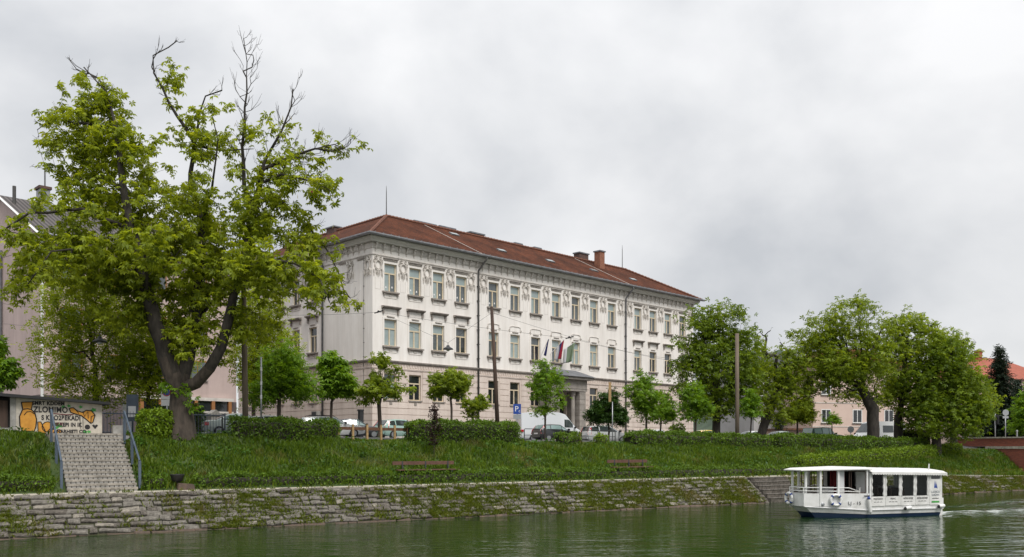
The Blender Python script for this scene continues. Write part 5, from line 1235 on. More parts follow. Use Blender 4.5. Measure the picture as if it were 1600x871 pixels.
def car(name, label, kind, paint, p, yaw, cat='car', glass='car_glass', roofrack=False):
    L_, S, rear, wind, sides = PROF[kind]; root = empty(name, label, cat, p, yaw, 'cars parked along the river street')
    mb = MB(); rings = []
    for (x, zl, zb, zt, w_, wt) in S:
        h = [(w_ * .90, zl), (w_ * .99, zl + .14), (w_, zl + (zb - zl) * .55), (w_ * .97, zb), (w_ * .97 + (wt - w_ * .97) * .5, zb + (zt - zb) * .5 + .01), (wt, zt - .03), (wt * .55, zt)]
        ring = [(x, -a, z) for a, z in h] + [(x, a, z) for a, z in h[::-1]]; o = len(mb.v); mb.v += ring; rings.append(range(o, o + len(ring)))
    k_ = len(rings[0])
    for a, b_ in zip(rings[:-1], rings[1:]): mb.f += [(a[i], a[(i + 1) % k_], b_[(i + 1) % k_], b_[i]) for i in range(k_)]
    mb.f.append(tuple(rings[0])); mb.f.append(tuple(rings[-1])[::-1]); body = mb.build('body', paint, root, smooth=True)
    body.data.update(); es = body.modifiers.new('edges', 'EDGE_SPLIT'); es.split_angle = R(38)
    xs = [q[0] for q in S]
    def sec(x): return [float(np.interp(x, xs, [q[i] for q in S])) for i in range(1, 6)]
    for x0, x1 in sides:
        for sg in (-1, 1):
            V0, V1 = [], []
            n_ = 5
            for i in range(n_ + 1):
                x = x0 + (x1 - x0) * i / n_; zl, zb, zt, w_, wt = sec(x); zb2 = zb + .05; zt2 = max(zb2 + .02, min(zt - .09, zt - .09))
                if kind in ('van', 'camper'): zb2 = max(zb2, 1.35); zt2 = min(zt2, 2.05)
                f = lambda z: (w_ * .97 + (wt - w_ * .97) * np.clip((z - zb) / max(.05, zt - .03 - zb), 0, 1) + .018) * sg
                V0.append((x, f(zb2), zb2)); V1.append((x, f(max(zt2, zb2 + .02)), max(zt2, zb2 + .02)))
            g_ = MB(); V = V0 + V1; g_.add(V, [(i, i + 1, n_ + 2 + i, n_ + 1 + i) for i in range(n_)]); o = g_.build('side_window', glass, root); sm = o.modifiers.new('thickness', 'SOLIDIFY'); sm.thickness = .02
    for nm, pr_ in (('rear_window', rear), ('windscreen', wind)):
        if pr_ is None: continue
        a, b_ = S[pr_[0]], S[pr_[1]]; lo_, hi_ = (a, b_) if a[3] < b_[3] else (b_, a); d = -1 if nm == 'rear_window' else 1
        f0, f1 = .10, .90; V = []
        for f, q in ((f0, 1), (f1, 1)):
            x = lo_[0] + (hi_[0] - lo_[0]) * f; z = lo_[3] + (hi_[3] - lo_[3]) * f; wt = (lo_[5] + (hi_[5] - lo_[5]) * f) * .90
            V += [(x + d * .03, -wt, z + .0), (x + d * .035, 0, z + .03), (x + d * .03, wt, z + .0)]
        g_ = MB(); g_.add(V, [(0, 1, 4, 3), (1, 2, 5, 4)]); o = g_.build(nm, glass, root); sm = o.modifiers.new('thickness', 'SOLIDIFY'); sm.thickness = .02; sm.offset = 0
    zb = S[1][2]; w_ = S[1][4]; xr = S[1][0]
    tall = kind in ('mpv', 'suv', 'hatch', 'van', 'camper')
    for sg in (-1, 1):
        mb = MB(); zt = zb + (.42 if kind in ('mpv', 'hatch') else .05)
        if kind in ('mpv', 'hatch'):
            x2 = S[2][0]; wt = S[2][5]
            V = [(xr - .06, sg * (w_ - .02), zb - .30), (xr + .24, sg * (w_ + .028), zb - .26), (xr + .28, sg * (w_ + .022), zb), (x2 + .10, sg * (wt + .11), zt - .05), (x2 - .05, sg * (wt + .02), zt - .04), (xr - .05, sg * (w_ - .14), zb)]
            mb.add(V, [tuple(range(6))]); o = mb.build('tail_lamp', 'lamp_red', root); sm = o.modifiers.new('thickness', 'SOLIDIFY'); sm.thickness = .04
        else: mb.box(xr - .10, xr + .14, sg * w_ - .10, sg * w_ + .015 if sg > 0 else sg * w_ + .10, zb - .28, zb - .08); mb.build('tail_lamp', 'lamp_red', root)
        xf = S[-3][0]; mb = MB(); zf = S[-2][2]; wf = S[-2][4]; mb.box(xf + .02, S[-2][0] + .02, sg * wf - .10, sg * wf + .10, zf - .16, zf - .01); mb.build('headlamp', 'lamp_clear', root)
        xm = wind and (S[wind[1]][0] - .12); zl, zbm, zt2, wm_, _ = sec(xm); mb = MB(); mb.box(xm - .08, xm + .06, sg * (wm_ + .10) - .09, sg * (wm_ + .10) + .09, zbm + .02, zbm + .18); mb.build('wing_mirror', 'black', root)
        for x in (-L_ * .31, L_ * .315):
            rad = .36 if kind in ('van', 'camper', 'suv') else .31
            mb = MB(); mb.lathe([(rad - .06, -.11), (rad, -.07), (rad, .07), (rad - .06, .11)], 18); wl = mb.build('wheel', 'rubber', root, loc=(x, sg * (sec(x)[3] - .08), rad)); wl.rotation_euler = (R(90), 0, 0)
            mb = MB(); mb.lathe([(rad * .62, -.125), (rad * .62, .125)], 12); mb.build('rim', 'steel', wl)
    mb = MB(); mb.box(S[0][0] - .03, S[0][0] + .02, -.26, .26, S[0][2] - .14, S[0][2] - .02); mb.build('number_plate', 'sign_white', root)
    mb = MB(); mb.box(S[0][0] - .06, S[0][0] + .12, -S[0][4] * .98, S[0][4] * .98, .36, .50); mb.build('rear_bumper', paint, root)
    if roofrack:
        for sg in (-1, 1): mb = MB(); mb.tube([(S[2][0] + .2, sg * .58, S[3][3] - .02), (S[2][0] + .3, sg * .58, S[3][3] + .05), (S[4][0] - .1, sg * .58, S[3][3] + .04), (S[4][0] + .1, sg * .58, S[4][3] - .03)], .02, 5); mb.build('roof_rail', 'black', root)
    return root
def park(x, Y): return spot(x, Y)
car('parked_car', 'pale silver saloon car parked beside the big chestnut trunk', 'sedan', 'car_pale', park(377, 56), R(24), glass='car_glass_light')
car('parked_car', 'white car roof behind the left hedge beside the striped post', 'hatch', 'car_white', park(430, 60), R(30))
car('parked_car', 'white estate car with black roof rails at the end of the left hedge', 'wagon', 'car_white', park(517, 61.5), R(22), roofrack=True, glass='car_glass_light')
car('parked_car', 'dark car nosing out behind the white estate car', 'sedan', 'car_dark', park(550, 65), R(22), glass='car_glass_light')
car('parked_car', 'mint green hatchback seen from behind at the school corner', 'hatch', 'car_mint', park(626, 66), R(42))
car('parked_car', 'dark car roof just showing over the middle hedge', 'sedan', 'car_dark', park(768, 72), R(33))
car('delivery_van', 'white high roofed delivery van in front of the school entrance', 'van', 'car_van', park(858, 82), R(17), cat='van')
car('parked_car', 'black hatchback parked in front of the white van', 'hatch', 'car_black', park(868, 75.5), R(30), glass='car_glass_light')
car('parked_car', 'silver people carrier with tall red tail lamps right of the black hatchback', 'mpv', 'car_silver', park(945, 84), R(22))
car('parked_car', 'white saloon roof behind the long hedge near the school end', 'sedan', 'car_white', park(1026, 90), R(30))
car('parked_car', 'yellow car roof showing above the long hedge', 'hatch', 'car_yellow', park(1108, 91), R(30))
car('parked_car', 'white car roof behind the hedge under the leaning chestnut trunk', 'sedan', 'car_white', park(1178, 93), R(30))
car('parked_car', 'pale car roof behind the hedge before the low annex', 'sedan', 'car_pale', park(1222, 93), R(30))
car('parked_car', 'dark off road car with upright windows before the peach house', 'suv', 'car_green', park(1287, 92), R(24), glass='car_glass_light')
car('camper_van', 'silver grey camper van between the two right chestnut trunks', 'camper', 'car_white', park(1372, 94), R(200), cat='van')
def drs(root, h): disc(root, 'sign_disc', 'sign_back', 0, -.06, h - .2, .32)
post_sign('road_sign', 'round grey backed road sign right of the dark off road car', spot(1329, 88), 1.7, drs, 'road sign', .04)
# ------------------------------------------------------------------ the big horse chestnut
r = np.random.default_rng(21)
hp = spot(283, 48); K = 29.4
def hm(x, y, d=0): return ((x - 283) / K, d, (682 - y) / K)
limbs = [
    [hm(283, 690), hm(283, 650), hm(281, 610), hm(262, 560, -.3), hm(246, 490, -.7), hm(233, 430, -1.0), hm(222, 370, -1.2), hm(210, 320, -1.2), hm(200, 260, -1.0), hm(190, 205, -.8), hm(172, 150, -.5), hm(135, 110, -.3)],
    [hm(281, 612), hm(291, 560, .3), hm(295, 505, .6), hm(302, 430, .8), hm(306, 346, .9), hm(290, 288, .7), hm(299, 222, .5), hm(307, 176, .4), hm(318, 148, .3), hm(345, 140, .2)],
    [hm(298, 216, .5), hm(262, 160, .2), hm(240, 115, 0), hm(239, 88, 0), hm(262, 74, .1), hm(275, 64, .1)],
    [hm(286, 612), hm(308, 600, -.1), hm(332, 578, -.4), hm(352, 548, -.7), hm(366, 500, -.9), hm(378, 440, -.8), hm(390, 390, -.6), hm(397, 330, -.3), hm(404, 296, 0), hm(414, 247, .2), hm(438, 205, .2), hm(454, 168, .1), hm(458, 140, 0)],
    [hm(394, 345, -.4), hm(388, 300, -.8), hm(387, 240, -1.0), hm(391, 180, -1.0), hm(394, 110, -.9), hm(388, 72, -.8)],
    [hm(413, 262, .2), hm(450, 240, .6), hm(487, 226, .8), hm(518, 218, .9), hm(540, 228, .9)],
    [hm(408, 288, .0), hm(446, 281, -.8), hm(490, 294, -1.2), hm(522, 308, -1.3)],
    [hm(404, 305, 0), hm(438, 313, .9), hm(470, 345, 1.4), hm(492, 366, 1.6), hm(520, 420, 1.8), hm(535, 470, 1.8)],
    [hm(378, 440, -.8), hm(430, 420, -2.0), hm(480, 430, -2.8), hm(520, 455, -3.2), hm(535, 490, -3.3)],
    [hm(222, 370, -1.2), hm(160, 345, -2.2), hm(90, 355, -2.8), hm(30, 395, -3.0), hm(8, 440, -3.1)],
    [hm(192, 210, -.8), hm(130, 196, -.2), hm(80, 184, .2), hm(52, 200, .4)],
    [hm(208, 310, -1.2), hm(160, 275, .5), hm(118, 262, 1.5), hm(95, 280, 2.0)],
    [hm(233, 430, -1), hm(185, 405, -3), hm(140, 420, -4.0), hm(110, 470, -4.3)],
    [hm(230, 425, -1), hm(180, 400, 1.5), hm(120, 400, 3.0), hm(80, 440, 3.6)],
    [hm(296, 500, .6), hm(330, 440, 2.4), hm(365, 380, 3.6), hm(400, 360, 4.2)],
    [hm(302, 430, .8), hm(275, 370, 3.0), hm(255, 320, 4.2)],
    [hm(306, 346, .9), hm(345, 290, -1.2), hm(360, 240, -2.0), hm(352, 200, -2.2)],
    [hm(240, 470, -.7), hm(262, 420, -3.0), hm(285, 390, -4.4), hm(310, 400, -5.0)],
    [hm(299, 225, .5), hm(350, 235, .2), hm(398, 236, -.2)],
    [hm(172, 150, -.5), hm(150, 120, .3), hm(112, 98, .5), hm(98, 84, .5)]]
HB = [(130, 190, 66, 2.6, .8), (178, 270, 76, 3.0, .9), (132, 300, 44, 2.6, .8), (92, 378, 46, 3.0, .9), (32, 405, 38, 2.0, .9), (15, 445, 26, 1.4, .9), (175, 380, 85, 4.0, 1.1), (228, 250, 45, 2.0, .7), (250, 330, 72, 3.6, .9), (300, 400, 75, 4.2, 1),
      (325, 320, 46, 2.6, .55), (305, 205, 34, 1.4, .5), (252, 112, 24, 1.0, .8), (150, 140, 42, 1.5, .7), (352, 390, 62, 3.4, .9), (340, 480, 55, 3.0, .9), (398, 330, 46, 2.6, .6), (405, 255, 36, 1.6, .35), (455, 250, 24, 1.0, .3), (505, 295, 32, 1.2, .7),
      (440, 345, 48, 2.4, .6), (478, 415, 52, 2.6, .9), (512, 465, 36, 1.8, 1.1), (425, 430, 50, 3.0, .8), (385, 215, 26, 1.2, .3), (440, 200, 20, .8, .3), (240, 440, 75, 4.0, 1), (200, 470, 60, 3.6, 1), (120, 420, 58, 3.2, 1), (335, 155, 30, .9, .35), (268, 150, 24, .9, .45),
      (98, 205, 32, 1.4, .8), (270, 520, 40, 2.0, .8), (400, 500, 40, 2.6, .8), (350, 225, 26, 1.1, .4), (420, 395, 50, 3.0, .7), (98, 250, 22, 1.2, .7), (320, 545, 36, 1.6, .6), (480, 310, 30, 1.2, .4)]
blobs = []
for x, y, rr, d, wt_ in HB:
    c = hm(x, y); depth = r.uniform(-.5, .5) * d
    blobs.append((c[0], depth, c[2], rr / K, d * .8, rr / K * .92, wt_))
def twigs(line, n_, ln, start=.3, sub=3):
    """fine bare side twigs along the outer part of a limb, curving upwards, each forked again"""
    L_ = [np.array(q) for q in line]; seg = [np.linalg.norm(b_ - a) for a, b_ in zip(L_[:-1], L_[1:])]; tot = sum(seg); out_ = []
    for i in range(n_):
        d = tot * (start + (1 - start) * (i + r.uniform(0, 1)) / n_); k = 0
        while k < len(seg) - 1 and d > seg[k]: d -= seg[k]; k += 1
        p = L_[k] + (L_[k + 1] - L_[k]) * min(1, d / seg[k]); ax = (L_[k + 1] - L_[k]) / seg[k]
        sd = r.normal(0, 1, 3) * [1, .7, .6]; sd -= ax * sd.dot(ax); sd /= np.linalg.norm(sd); ll = ln * r.uniform(.5, 1.2)
        d0 = ax * .65 + sd * .8; d1 = d0 + np.array([0, 0, .45]); q1 = p + d0 * ll * .4; q2 = q1 + d1 * ll * .35; q3 = q2 + (d1 + [0, 0, .3] + r.normal(0, .25, 3)) * ll * .3
        out_.append([tuple(p), tuple(q1), tuple(q2), tuple(q3)])
        for j in range(sub):
            f = r.uniform(.3, 1); b0 = q1 + (q2 - q1) * f; dv = d1 + r.normal(0, .6, 3); dv /= np.linalg.norm(dv); out_.append([tuple(b0), tuple(b0 + dv * ll * .22), tuple(b0 + (dv + [0, 0, .35]) * ll * .38)])
    return out_
for li, n_, ln, st_ in ((4, 26, .95, .30), (3, 20, 1.0, .66), (5, 26, 1.0, .20), (2, 10, .6, .4), (6, 10, .9, .3), (7, 12, 1.0, .3), (1, 9, .7, .75), (19, 8, .6, .3), (0, 8, .7, .85), (10, 8, .7, .4)): limbs += twigs(limbs[li], n_, ln, st_)
chest, ctips = tree('horse_chestnut', 'huge old horse chestnut with drooping flowering boughs and bare top twigs at the left', hp, blobs, 0, .66, 1250, 10, .29, 'leaf_chestnut', PALM, 31, sigma=.22, limbs=limbs, droop=.12, shell=.2, gap=60, tip=.009, flare=.30, along=260, power=1.42, lim_r=[(.62, .035), (.42, .04), (.11, .02), (.36, .035), (.15, .02), (.13, .02), (.11, .02), (.11, .02), (.13, .02), (.13, .02), (.10, .02), (.11, .02), (.12, .02), (.12, .02), (.12, .02), (.12, .02), (.11, .02), (.12, .02), (.10, .02), (.07, .015)])
fl_t = ctips[r.choice(len(ctips), 260)]; bt = tpl_leaf(0); bl = []
bV = np.array([(.07, 0, 0), (-.04, .06, 0), (-.04, -.06, 0), (0, 0, 1.0), (.085, .02, .35), (-.05, .07, .35), (-.05, -.08, .35)]); bF = np.array([(0, 1, 5, 4), (1, 2, 6, 5), (2, 0, 4, 6), (4, 5, 3, 3), (5, 6, 3, 3), (6, 4, 3, 3)])
def blossoms(parent, P, h, seed):
    rr = np.random.default_rng(seed); n = len(P); A = rot_mats(n, .18, rr); sz = h * rr.uniform(.7, 1.2, n)
    mb = MB()
    for p, a, s_ in zip(P, A, sz):
        W = (bV @ a.T) * s_ + p; mb.add([tuple(q) for q in W], [(0, 1, 5, 4), (1, 2, 6, 5), (2, 0, 4, 6), (4, 5, 3), (5, 6, 3), (6, 4, 3)])
    me = mb.mesh('blossom_spikes', 'blossom'); a_ = me.attributes.new('tint', 'FLOAT', 'POINT'); a_.data.foreach_set('value', rr.uniform(0, 1, len(me.vertices)).astype(np.float32)); return tag(link('blossom_spikes', me, parent), kind='stuff')
blossoms(chest, fl_t + r.normal(0, .22, fl_t.shape) + [0, 0, .15], .27, 2)
# epicormic tuft on the trunk
tp = np.array([hm(*q) for q in ((268, 610, -.6), (285, 612, -.7), (296, 608, -.6), (303, 628, -.5), (262, 606, -.5), (305, 640, -.4))]); tag(leaves('trunk_shoots', 'leaf_maple', np.repeat(tp, 9, axis=0) + r.normal(0, .16, (54, 3)), .26, PALM, .5, .3, r, chest), kind='stuff')
mb = MB(); mb.add([(0, 0, 0), (.14, .03, -.03), (.11, -.03, .13), (.02, .02, .16), (.08, .10, .05), (.20, 0, .12)], [(0, 1, 4), (1, 5, 4), (4, 5, 2), (0, 4, 3), (3, 4, 2)]); o = mb.build('pink_balloon_scrap', 'ribbon', None, loc=hp + Vector(hm(493, 312, -1.3))); tag(o, 'small pink scrap caught in the right twigs of the big chestnut', 'scrap')

# ------------------------------------------------------------------ trees behind and street trees
def at_px(x, Y): return spot(x, Y)
def bl_px(items, x0, Y, yb):
    """crown blobs from (x, y, radius_x, radius_y, depth) about a trunk at x0 whose foot stands at height yb"""
    k = 1410 / Y; return [((x - x0) / k, d, (yb - y) / k, rx / k, (rx + ry) / 2 / k, ry / k) for x, y, rx, ry, d in items]
def foot(x, Y): p = spot(x, Y); return p, 700 - (p.z - 3.65) * 1410 / Y
def mk(name, label, x, Y, items, trunk_px, nt_, per, size, leafm, tpl, seed, group='street trees', bare_px=None, **kw):
    p, yb = foot(x, Y); k = 1410 / Y
    th = (yb - trunk_px[0]) / k; tr = trunk_px[1] / k / 2
    br_ = None if bare_px is None else np.array([((a - x) / k, d, (yb - c) / k) for a, c, d in bare_px])
    if br_ is not None: br_ = np.concatenate([br_] + [br_ + np.random.default_rng(seed).normal(0, .4, br_.shape) * [1, 1, .6] - [0, 0, .25] for _ in range(4)])
    return tree(name, label, p, bl_px(items, x, Y, yb), th, tr, nt_, per, size, leafm, tpl, seed, group=group, bare=br_, **kw)
mk('lime_tree', 'pale green fine leaved tree behind the hut below the big chestnut', 150, 54, [(130, 450, 55, 60, 0), (90, 520, 40, 70, 0), (150, 540, 62, 65, .5), (200, 480, 45, 60, 0), (110, 590, 48, 30, -.5), (180, 600, 45, 28, -.5)], (600, 9), 420, 17, .36, 'leaf_lime', SPRAY, 41, group='trees behind the big chestnut', sigma=.38, droop=.35, gap=10)
mk('lime_tree', 'slim pale green tree right behind the notice board', 232, 56, [(235, 520, 40, 50, 0), (215, 570, 42, 40, 0), (262, 560, 35, 45, .4), (240, 600, 45, 22, 0)], (610, 6), 280, 15, .36, 'leaf_lime', SPRAY, 42, group='trees behind the big chestnut', sigma=.36, droop=.2, gap=6)
mk('birch_tree', 'pale drooping tree between the big chestnut and the school side', 398, 62, [(405, 480, 38, 45, 0), (390, 540, 32, 50, 0), (425, 540, 35, 45, .6), (405, 590, 35, 30, 0)], (600, 6), 300, 15, .36, 'leaf_lime', SPRAY, 43, group='trees behind the big chestnut', sigma=.36, droop=.4, gap=6)
mk('maple_tree', 'bright green spreading small tree before the school side wing', 436, 57, [(440, 585, 42, 32, 0), (415, 612, 32, 22, 0), (468, 605, 28, 25, 0), (440, 555, 28, 20, 0)], (625, 6), 150, 20, .42, 'leaf_maple', SPRAY, 44, sigma=.28, gap=9)
mk('maple_tree', 'dense oval green tree on a thin trunk left of the school corner', 518, 60, [(526, 592, 26, 24, 0), (518, 570, 15, 18, 0), (538, 606, 18, 16, .2), (516, 608, 16, 12, 0)], (628, 4.5), 120, 16, .30, 'leaf_maple', PALM4, 45, sigma=.20, tilt=.4, shell=.15, gap=6)
mk('chestnut_sapling', 'wide branching young chestnut right at the school corner', 592, 60, [(590, 612, 42, 13, 0), (560, 625, 16, 8, 0), (625, 606, 22, 11, 0), (600, 590, 30, 14, 0), (596, 565, 13, 16, 0), (642, 604, 10, 9, 0), (612, 582, 18, 10, 0)], (632, 6), 92, 12, .26, 'leaf_right', PALM, 46, sigma=.19, gap=11, shell=.1)
mk('chestnut_sapling', 'round young chestnut left of the dark downpipe', 704, 64, [(702, 600, 31, 22, 0), (690, 610, 20, 14, .2), (718, 596, 18, 16, 0)], (622, 3.6), 84, 13, .25, 'leaf_right', PALM, 47, sigma=.20, shell=.1, gap=8)
mk('chestnut_sapling', 'small young chestnut between the dark downpipe and the leaning pole', 738, 66, [(741, 632, 20, 12, 0), (748, 624, 12, 10, 0), (735, 645, 12, 8, 0)], (648, 2.8), 44, 12, .22, 'leaf_right', PALM, 48, sigma=.18, shell=.1, gap=6)
mk('maple_tree', 'young light green tree before the school entrance', 852, 68, [(853, 600, 26, 26, 0), (850, 580, 14, 16, 0), (864, 625, 20, 14, 0), (838, 610, 16, 14, 0), (850, 640, 18, 8, 0)], (645, 3.2), 104, 12, .24, 'leaf_maple', PALM4, 49, sigma=.24, shell=.1, gap=10)
mk('dark_tree', 'dark green droopy young tree above the silver people carrier', 950, 74, [(945, 642, 26, 14, 0), (950, 620, 13, 12, 0), (928, 650, 14, 10, 0), (968, 648, 14, 12, 0)], (655, 3), 95, 22, .26, 'leaf_dark', PALM4, 50, sigma=.22, droop=.15, shell=.1, gap=6)
mk('maple_tree', 'light green young tree with pointed top right of the grey downpipe', 1010, 74, [(1005, 620, 24, 26, 0), (1000, 595, 11, 18, 0), (1012, 642, 26, 14, 0), (988, 615, 12, 14, 0), (1016, 600, 10, 10, 0)], (652, 3.4), 120, 13, .24, 'leaf_maple', PALM4, 51, sigma=.22, shell=.1, gap=9)
mk('maple_tree', 'smaller light green tree beside the pointed one at the school end', 1033, 77, [(1035, 632, 17, 20, 0), (1048, 648, 14, 10, 0), (1030, 650, 14, 8, 0)], (655, 2.8), 64, 12, .24, 'leaf_maple', PALM4, 52, sigma=.22, shell=.1, gap=6)
mk('maple_tree', 'bright young tree standing before the left of the dark chestnuts', 1087, 72, [(1085, 625, 20, 18, 0), (1086, 606, 10, 12, 0), (1078, 642, 16, 12, 0), (1098, 636, 14, 12, 0)], (652, 3.6), 88, 13, .23, 'leaf_maple', PALM4, 53, sigma=.22, shell=.1, gap=6)
mk('maple_tree', 'bright narrow young tree right of the straight wooden pole', 1174, 74, [(1172, 634, 14, 14, 0), (1174, 620, 9, 9, 0), (1176, 646, 13, 7, 0)], (655, 2.4), 60, 12, .23, 'leaf_maple', PALM4, 54, sigma=.20, shell=.1, gap=6)
mk('maple_tree', 'young olive green tree before the low annex', 1246, 84, [(1252, 640, 17, 18, 0), (1242, 650, 14, 10, 0), (1262, 650, 12, 12, 0)], (660, 3), 90, 20, .25, 'leaf_lime', PALM4, 55, sigma=.24, shell=.1, gap=6)
mk('chestnut_sapling', 'tiny yellow green sapling before the peach house window', 1300, 80, [(1300, 658, 10, 8, 0), (1304, 652, 6, 6, 0)], (668, 1.8), 20, 11, .22, 'leaf_maple', PALM4, 56, sigma=.18, shell=.1, gap=6)
# the row of old chestnuts on the right
g_r = 'old chestnuts on the right bank'
mk('horse_chestnut', 'dense dark chestnut crown overlapping the right end of the school', 1120, 78, [(1095, 510, 34, 34, 0), (1130, 505, 40, 34, 0), (1085, 575, 34, 45, 0), (1130, 580, 45, 55, 0), (1165, 545, 28, 45, .5), (1110, 630, 40, 34, 0), (1160, 610, 30, 45, 0), (1075, 540, 22, 30, 0), (1125, 482, 16, 14, 0)], (645, 12), 560, 12, .31, 'leaf_chestnut_deep', PALM4, 61, group=g_r, sigma=.38, barkm='bark_dark', gap=32)
mk('horse_chestnut', 'sparser olive chestnut on a leaning forked trunk right of the straight pole', 1184, 82, [(1205, 600, 34, 34, 0), (1230, 580, 26, 34, 0), (1215, 640, 32, 22, 0), (1185, 570, 24, 34, 0), (1245, 620, 20, 24, 0), (1235, 548, 15, 14, 0)], (630, 13), 240, 11, .30, 'leaf_right', PALM4, 62, group=g_r, sigma=.38, barkm='bark_dark', gap=29, lean=(1.4, 0), bare_px=[(1208, 512, 0), (1200, 525, .3), (1216, 528, 0), (1195, 545, 0), (1222, 545, .2), (1188, 520, 0), (1180, 530, 0)])
mk('horse_chestnut', 'tall rounded chestnut with thick trunk before the peach house', 1364, 83, [(1270, 525, 34, 30, 0), (1330, 505, 48, 34, 0), (1300, 560, 58, 44, 0), (1355, 560, 45, 50, .5), (1265, 585, 32, 40, 0), (1320, 605, 50, 22, 0), (1375, 520, 26, 24, 0), (1340, 480, 22, 12, 0), (1290, 500, 20, 14, 0), (1368, 632, 20, 22, 0)], (640, 18), 620, 12, .31, 'leaf_right', PALM4, 63, group=g_r, sigma=.42, barkm='bark_dark', gap=36)
mk('horse_chestnut', 'broad chestnut crown in the middle of the right row', 1404, 86, [(1420, 520, 36, 30, 0), (1400, 565, 42, 45, 0), (1450, 550, 38, 42, 0), (1430, 610, 48, 35, 0), (1395, 620, 28, 28, 0), (1465, 600, 24, 34, 0)], (650, 13), 460, 12, .31, 'leaf_right', PALM4, 64, group=g_r, sigma=.42, barkm='bark_dark', gap=32, bare_px=[(1386, 500, 0), (1395, 493, 0), (1408, 490, 0), (1380, 510, .3)])
mk('horse_chestnut', 'dark low chestnut hanging over the bank at the right end of the row', 1462, 84, [(1470, 620, 34, 34, 0), (1450, 650, 36, 30, 0), (1480, 560, 30, 30, 0), (1490, 660, 34, 26, -.5), (1510, 600, 30, 24, 0), (1522, 640, 26, 24, 0), (1440, 600, 24, 30, 0)], (655, 13), 520, 13, .31, 'leaf_chestnut_deep', PALM4, 65, group=g_r, sigma=.42, barkm='bark_dark', gap=24)
mk('horse_chestnut', 'thinner twiggy chestnut top at the far right of the row', 1490, 92, [(1500, 545, 26, 18, 0), (1512, 565, 18, 20, 0), (1475, 530, 22, 16, 0), (1495, 600, 30, 30, 0), (1535, 620, 22, 26, 0)], (640, 10), 200, 11, .31, 'leaf_right', PALM4, 66, group=g_r, sigma=.40, barkm='bark_dark', gap=32, bare_px=[(1520, 530, 0), (1530, 545, 0), (1462, 505, 0), (1478, 510, 0), (1534, 560, 0), (1510, 522, 0)])
mk('broadleaf_tree', 'light green tree cut by the right edge behind the bridge', 1600, 104, [(1615, 640, 28, 26, 0), (1604, 668, 24, 14, 0), (1630, 610, 26, 22, 0)], (675, 5), 200, 18, .36, 'leaf_maple', PALM4, 67, group=None, sigma=.42, shell=.1)
mk('broadleaf_tree', 'leafy branch end reaching in at the left edge above the hut', -30, 47, [(-2, 588, 24, 17, 0), (10, 575, 16, 10, 0), (-30, 560, 30, 40, 0)], (640, 10), 110, 16, .30, 'leaf_maple', PALM, 68, group=None, sigma=.20, shell=.1)
# spruces
def spruce(label, x, Y, ytop, half, seed):
    p, yb = foot(x, Y); k = 1410 / Y; H_ = (yb - ytop) / k; W_ = half / k; rr = np.random.default_rng(seed)
    root = empty('spruce_tree', label, 'tree', p, 0, 'dark spruces behind the bridge'); mb = MB(); mb.tube([(0, 0, -.3), (0, 0, H_ * .98)], [.28, .03], 7); P = []
    z = H_ * .08
    while z < H_ * .985:
        rad = W_ * (1 - z / H_) ** .85 * rr.uniform(.85, 1.12) + .1; n_ = max(5, int(9 * rad / W_ + 4)); a0 = rr.uniform(0, 6)
        for i in range(n_):
            a = a0 + i * 2 * math.pi / n_ + rr.normal(0, .12); ln = rad * rr.uniform(.75, 1.1); tip = np.array([ln * math.cos(a), ln * math.sin(a), z - .22 * ln + .05])
            b0 = np.array([0, 0, z]); mb.tube([b0, tip], [.03, .008], 3, cap=False)
            for f in np.linspace(.15, 1, max(3, int(ln / .16))): P.append(b0 + (tip - b0) * f + rr.normal(0, .07, 3) - [0, 0, .05])
        z += .33 + .25 * (1 - z / H_)
    mb.build('trunk', 'bark_dark', root); P = np.repeat(np.array(P), 3, axis=0); leaves('crown', 'leaf_spruce', P + rr.normal(0, .12, P.shape), .60, SPRAY, .45, .3, rr, root)
spruce('tall dark spruce in front of the red roofed house', 1562, 112, 540, 50, 71)
spruce('shorter dark spruce close right of the tall one', 1590, 116, 592, 30, 72)
mk('small_conifer', 'grey green small conifer beside the low annex', 1217, 98, [(1217, 665, 8, 12, 0), (1217, 650, 5, 9, 0)], (678, 2), 40, 18, .28, 'leaf_spruce', SPRAY, 73, group=None, sigma=.18, shell=.05)
# ------------------------------------------------------------------ hedges and shrubs
def bpath(s0, s1, t0, t1=None, n=8):
    t1 = t0 if t1 is None else t1
    return [tuple(B(s0 + (s1 - s0) * i / n, t0 + (t1 - t0) * i / n, float(zg(s0 + (s1 - s0) * i / n, t0 + (t1 - t0) * i / n)))) for i in range(n + 1)]
leafy_box('hedge', 'clipped leafy hedge along the bank top right of the big chestnut', bpath(14.1, 20.4, 9.2), 1.5, -.1, 1.0, 'leaf_hedge', .13, 330, 1)
leafy_box('hedge', 'clipped leafy hedge in front of the leaning pole', bpath(24.9, 33.0, 9.2), 1.5, -.15, 1.18, 'leaf_hedge', .13, 320, 2)
leafy_box('hedge', 'long clipped hedge along the bank top before the right chestnuts, left stretch', bpath(42.6, 57.5, 9.2), 1.5, -.2, .86, 'leaf_hedge', .14, 250, 3)
leafy_box('hedge', 'long clipped hedge along the bank top before the camper van, right stretch', bpath(57.9, 79.0, 9.2), 1.5, -.2, 1.0, 'leaf_hedge', .15, 200, 4)
leafy_box('hedge', 'low hedge slanting down the bank behind the boat', bpath(56.0, 84.0, 5.0, 8.7, 14), 1.0, -.3, .78, 'leaf_bush', .14, 260, 5)
leafy_box('round_bush', 'rounded bright green bush at the head of the bank stairs', [tuple(B(s_, 9.0, float(zg(s_, 9.0)))) for s_ in (9.3, 10.2, 11.1)], 1.5, -.1, 1.18, 'leaf_bush', .16, 520, 6, cat='bush', roundness=.6, wob=.05)
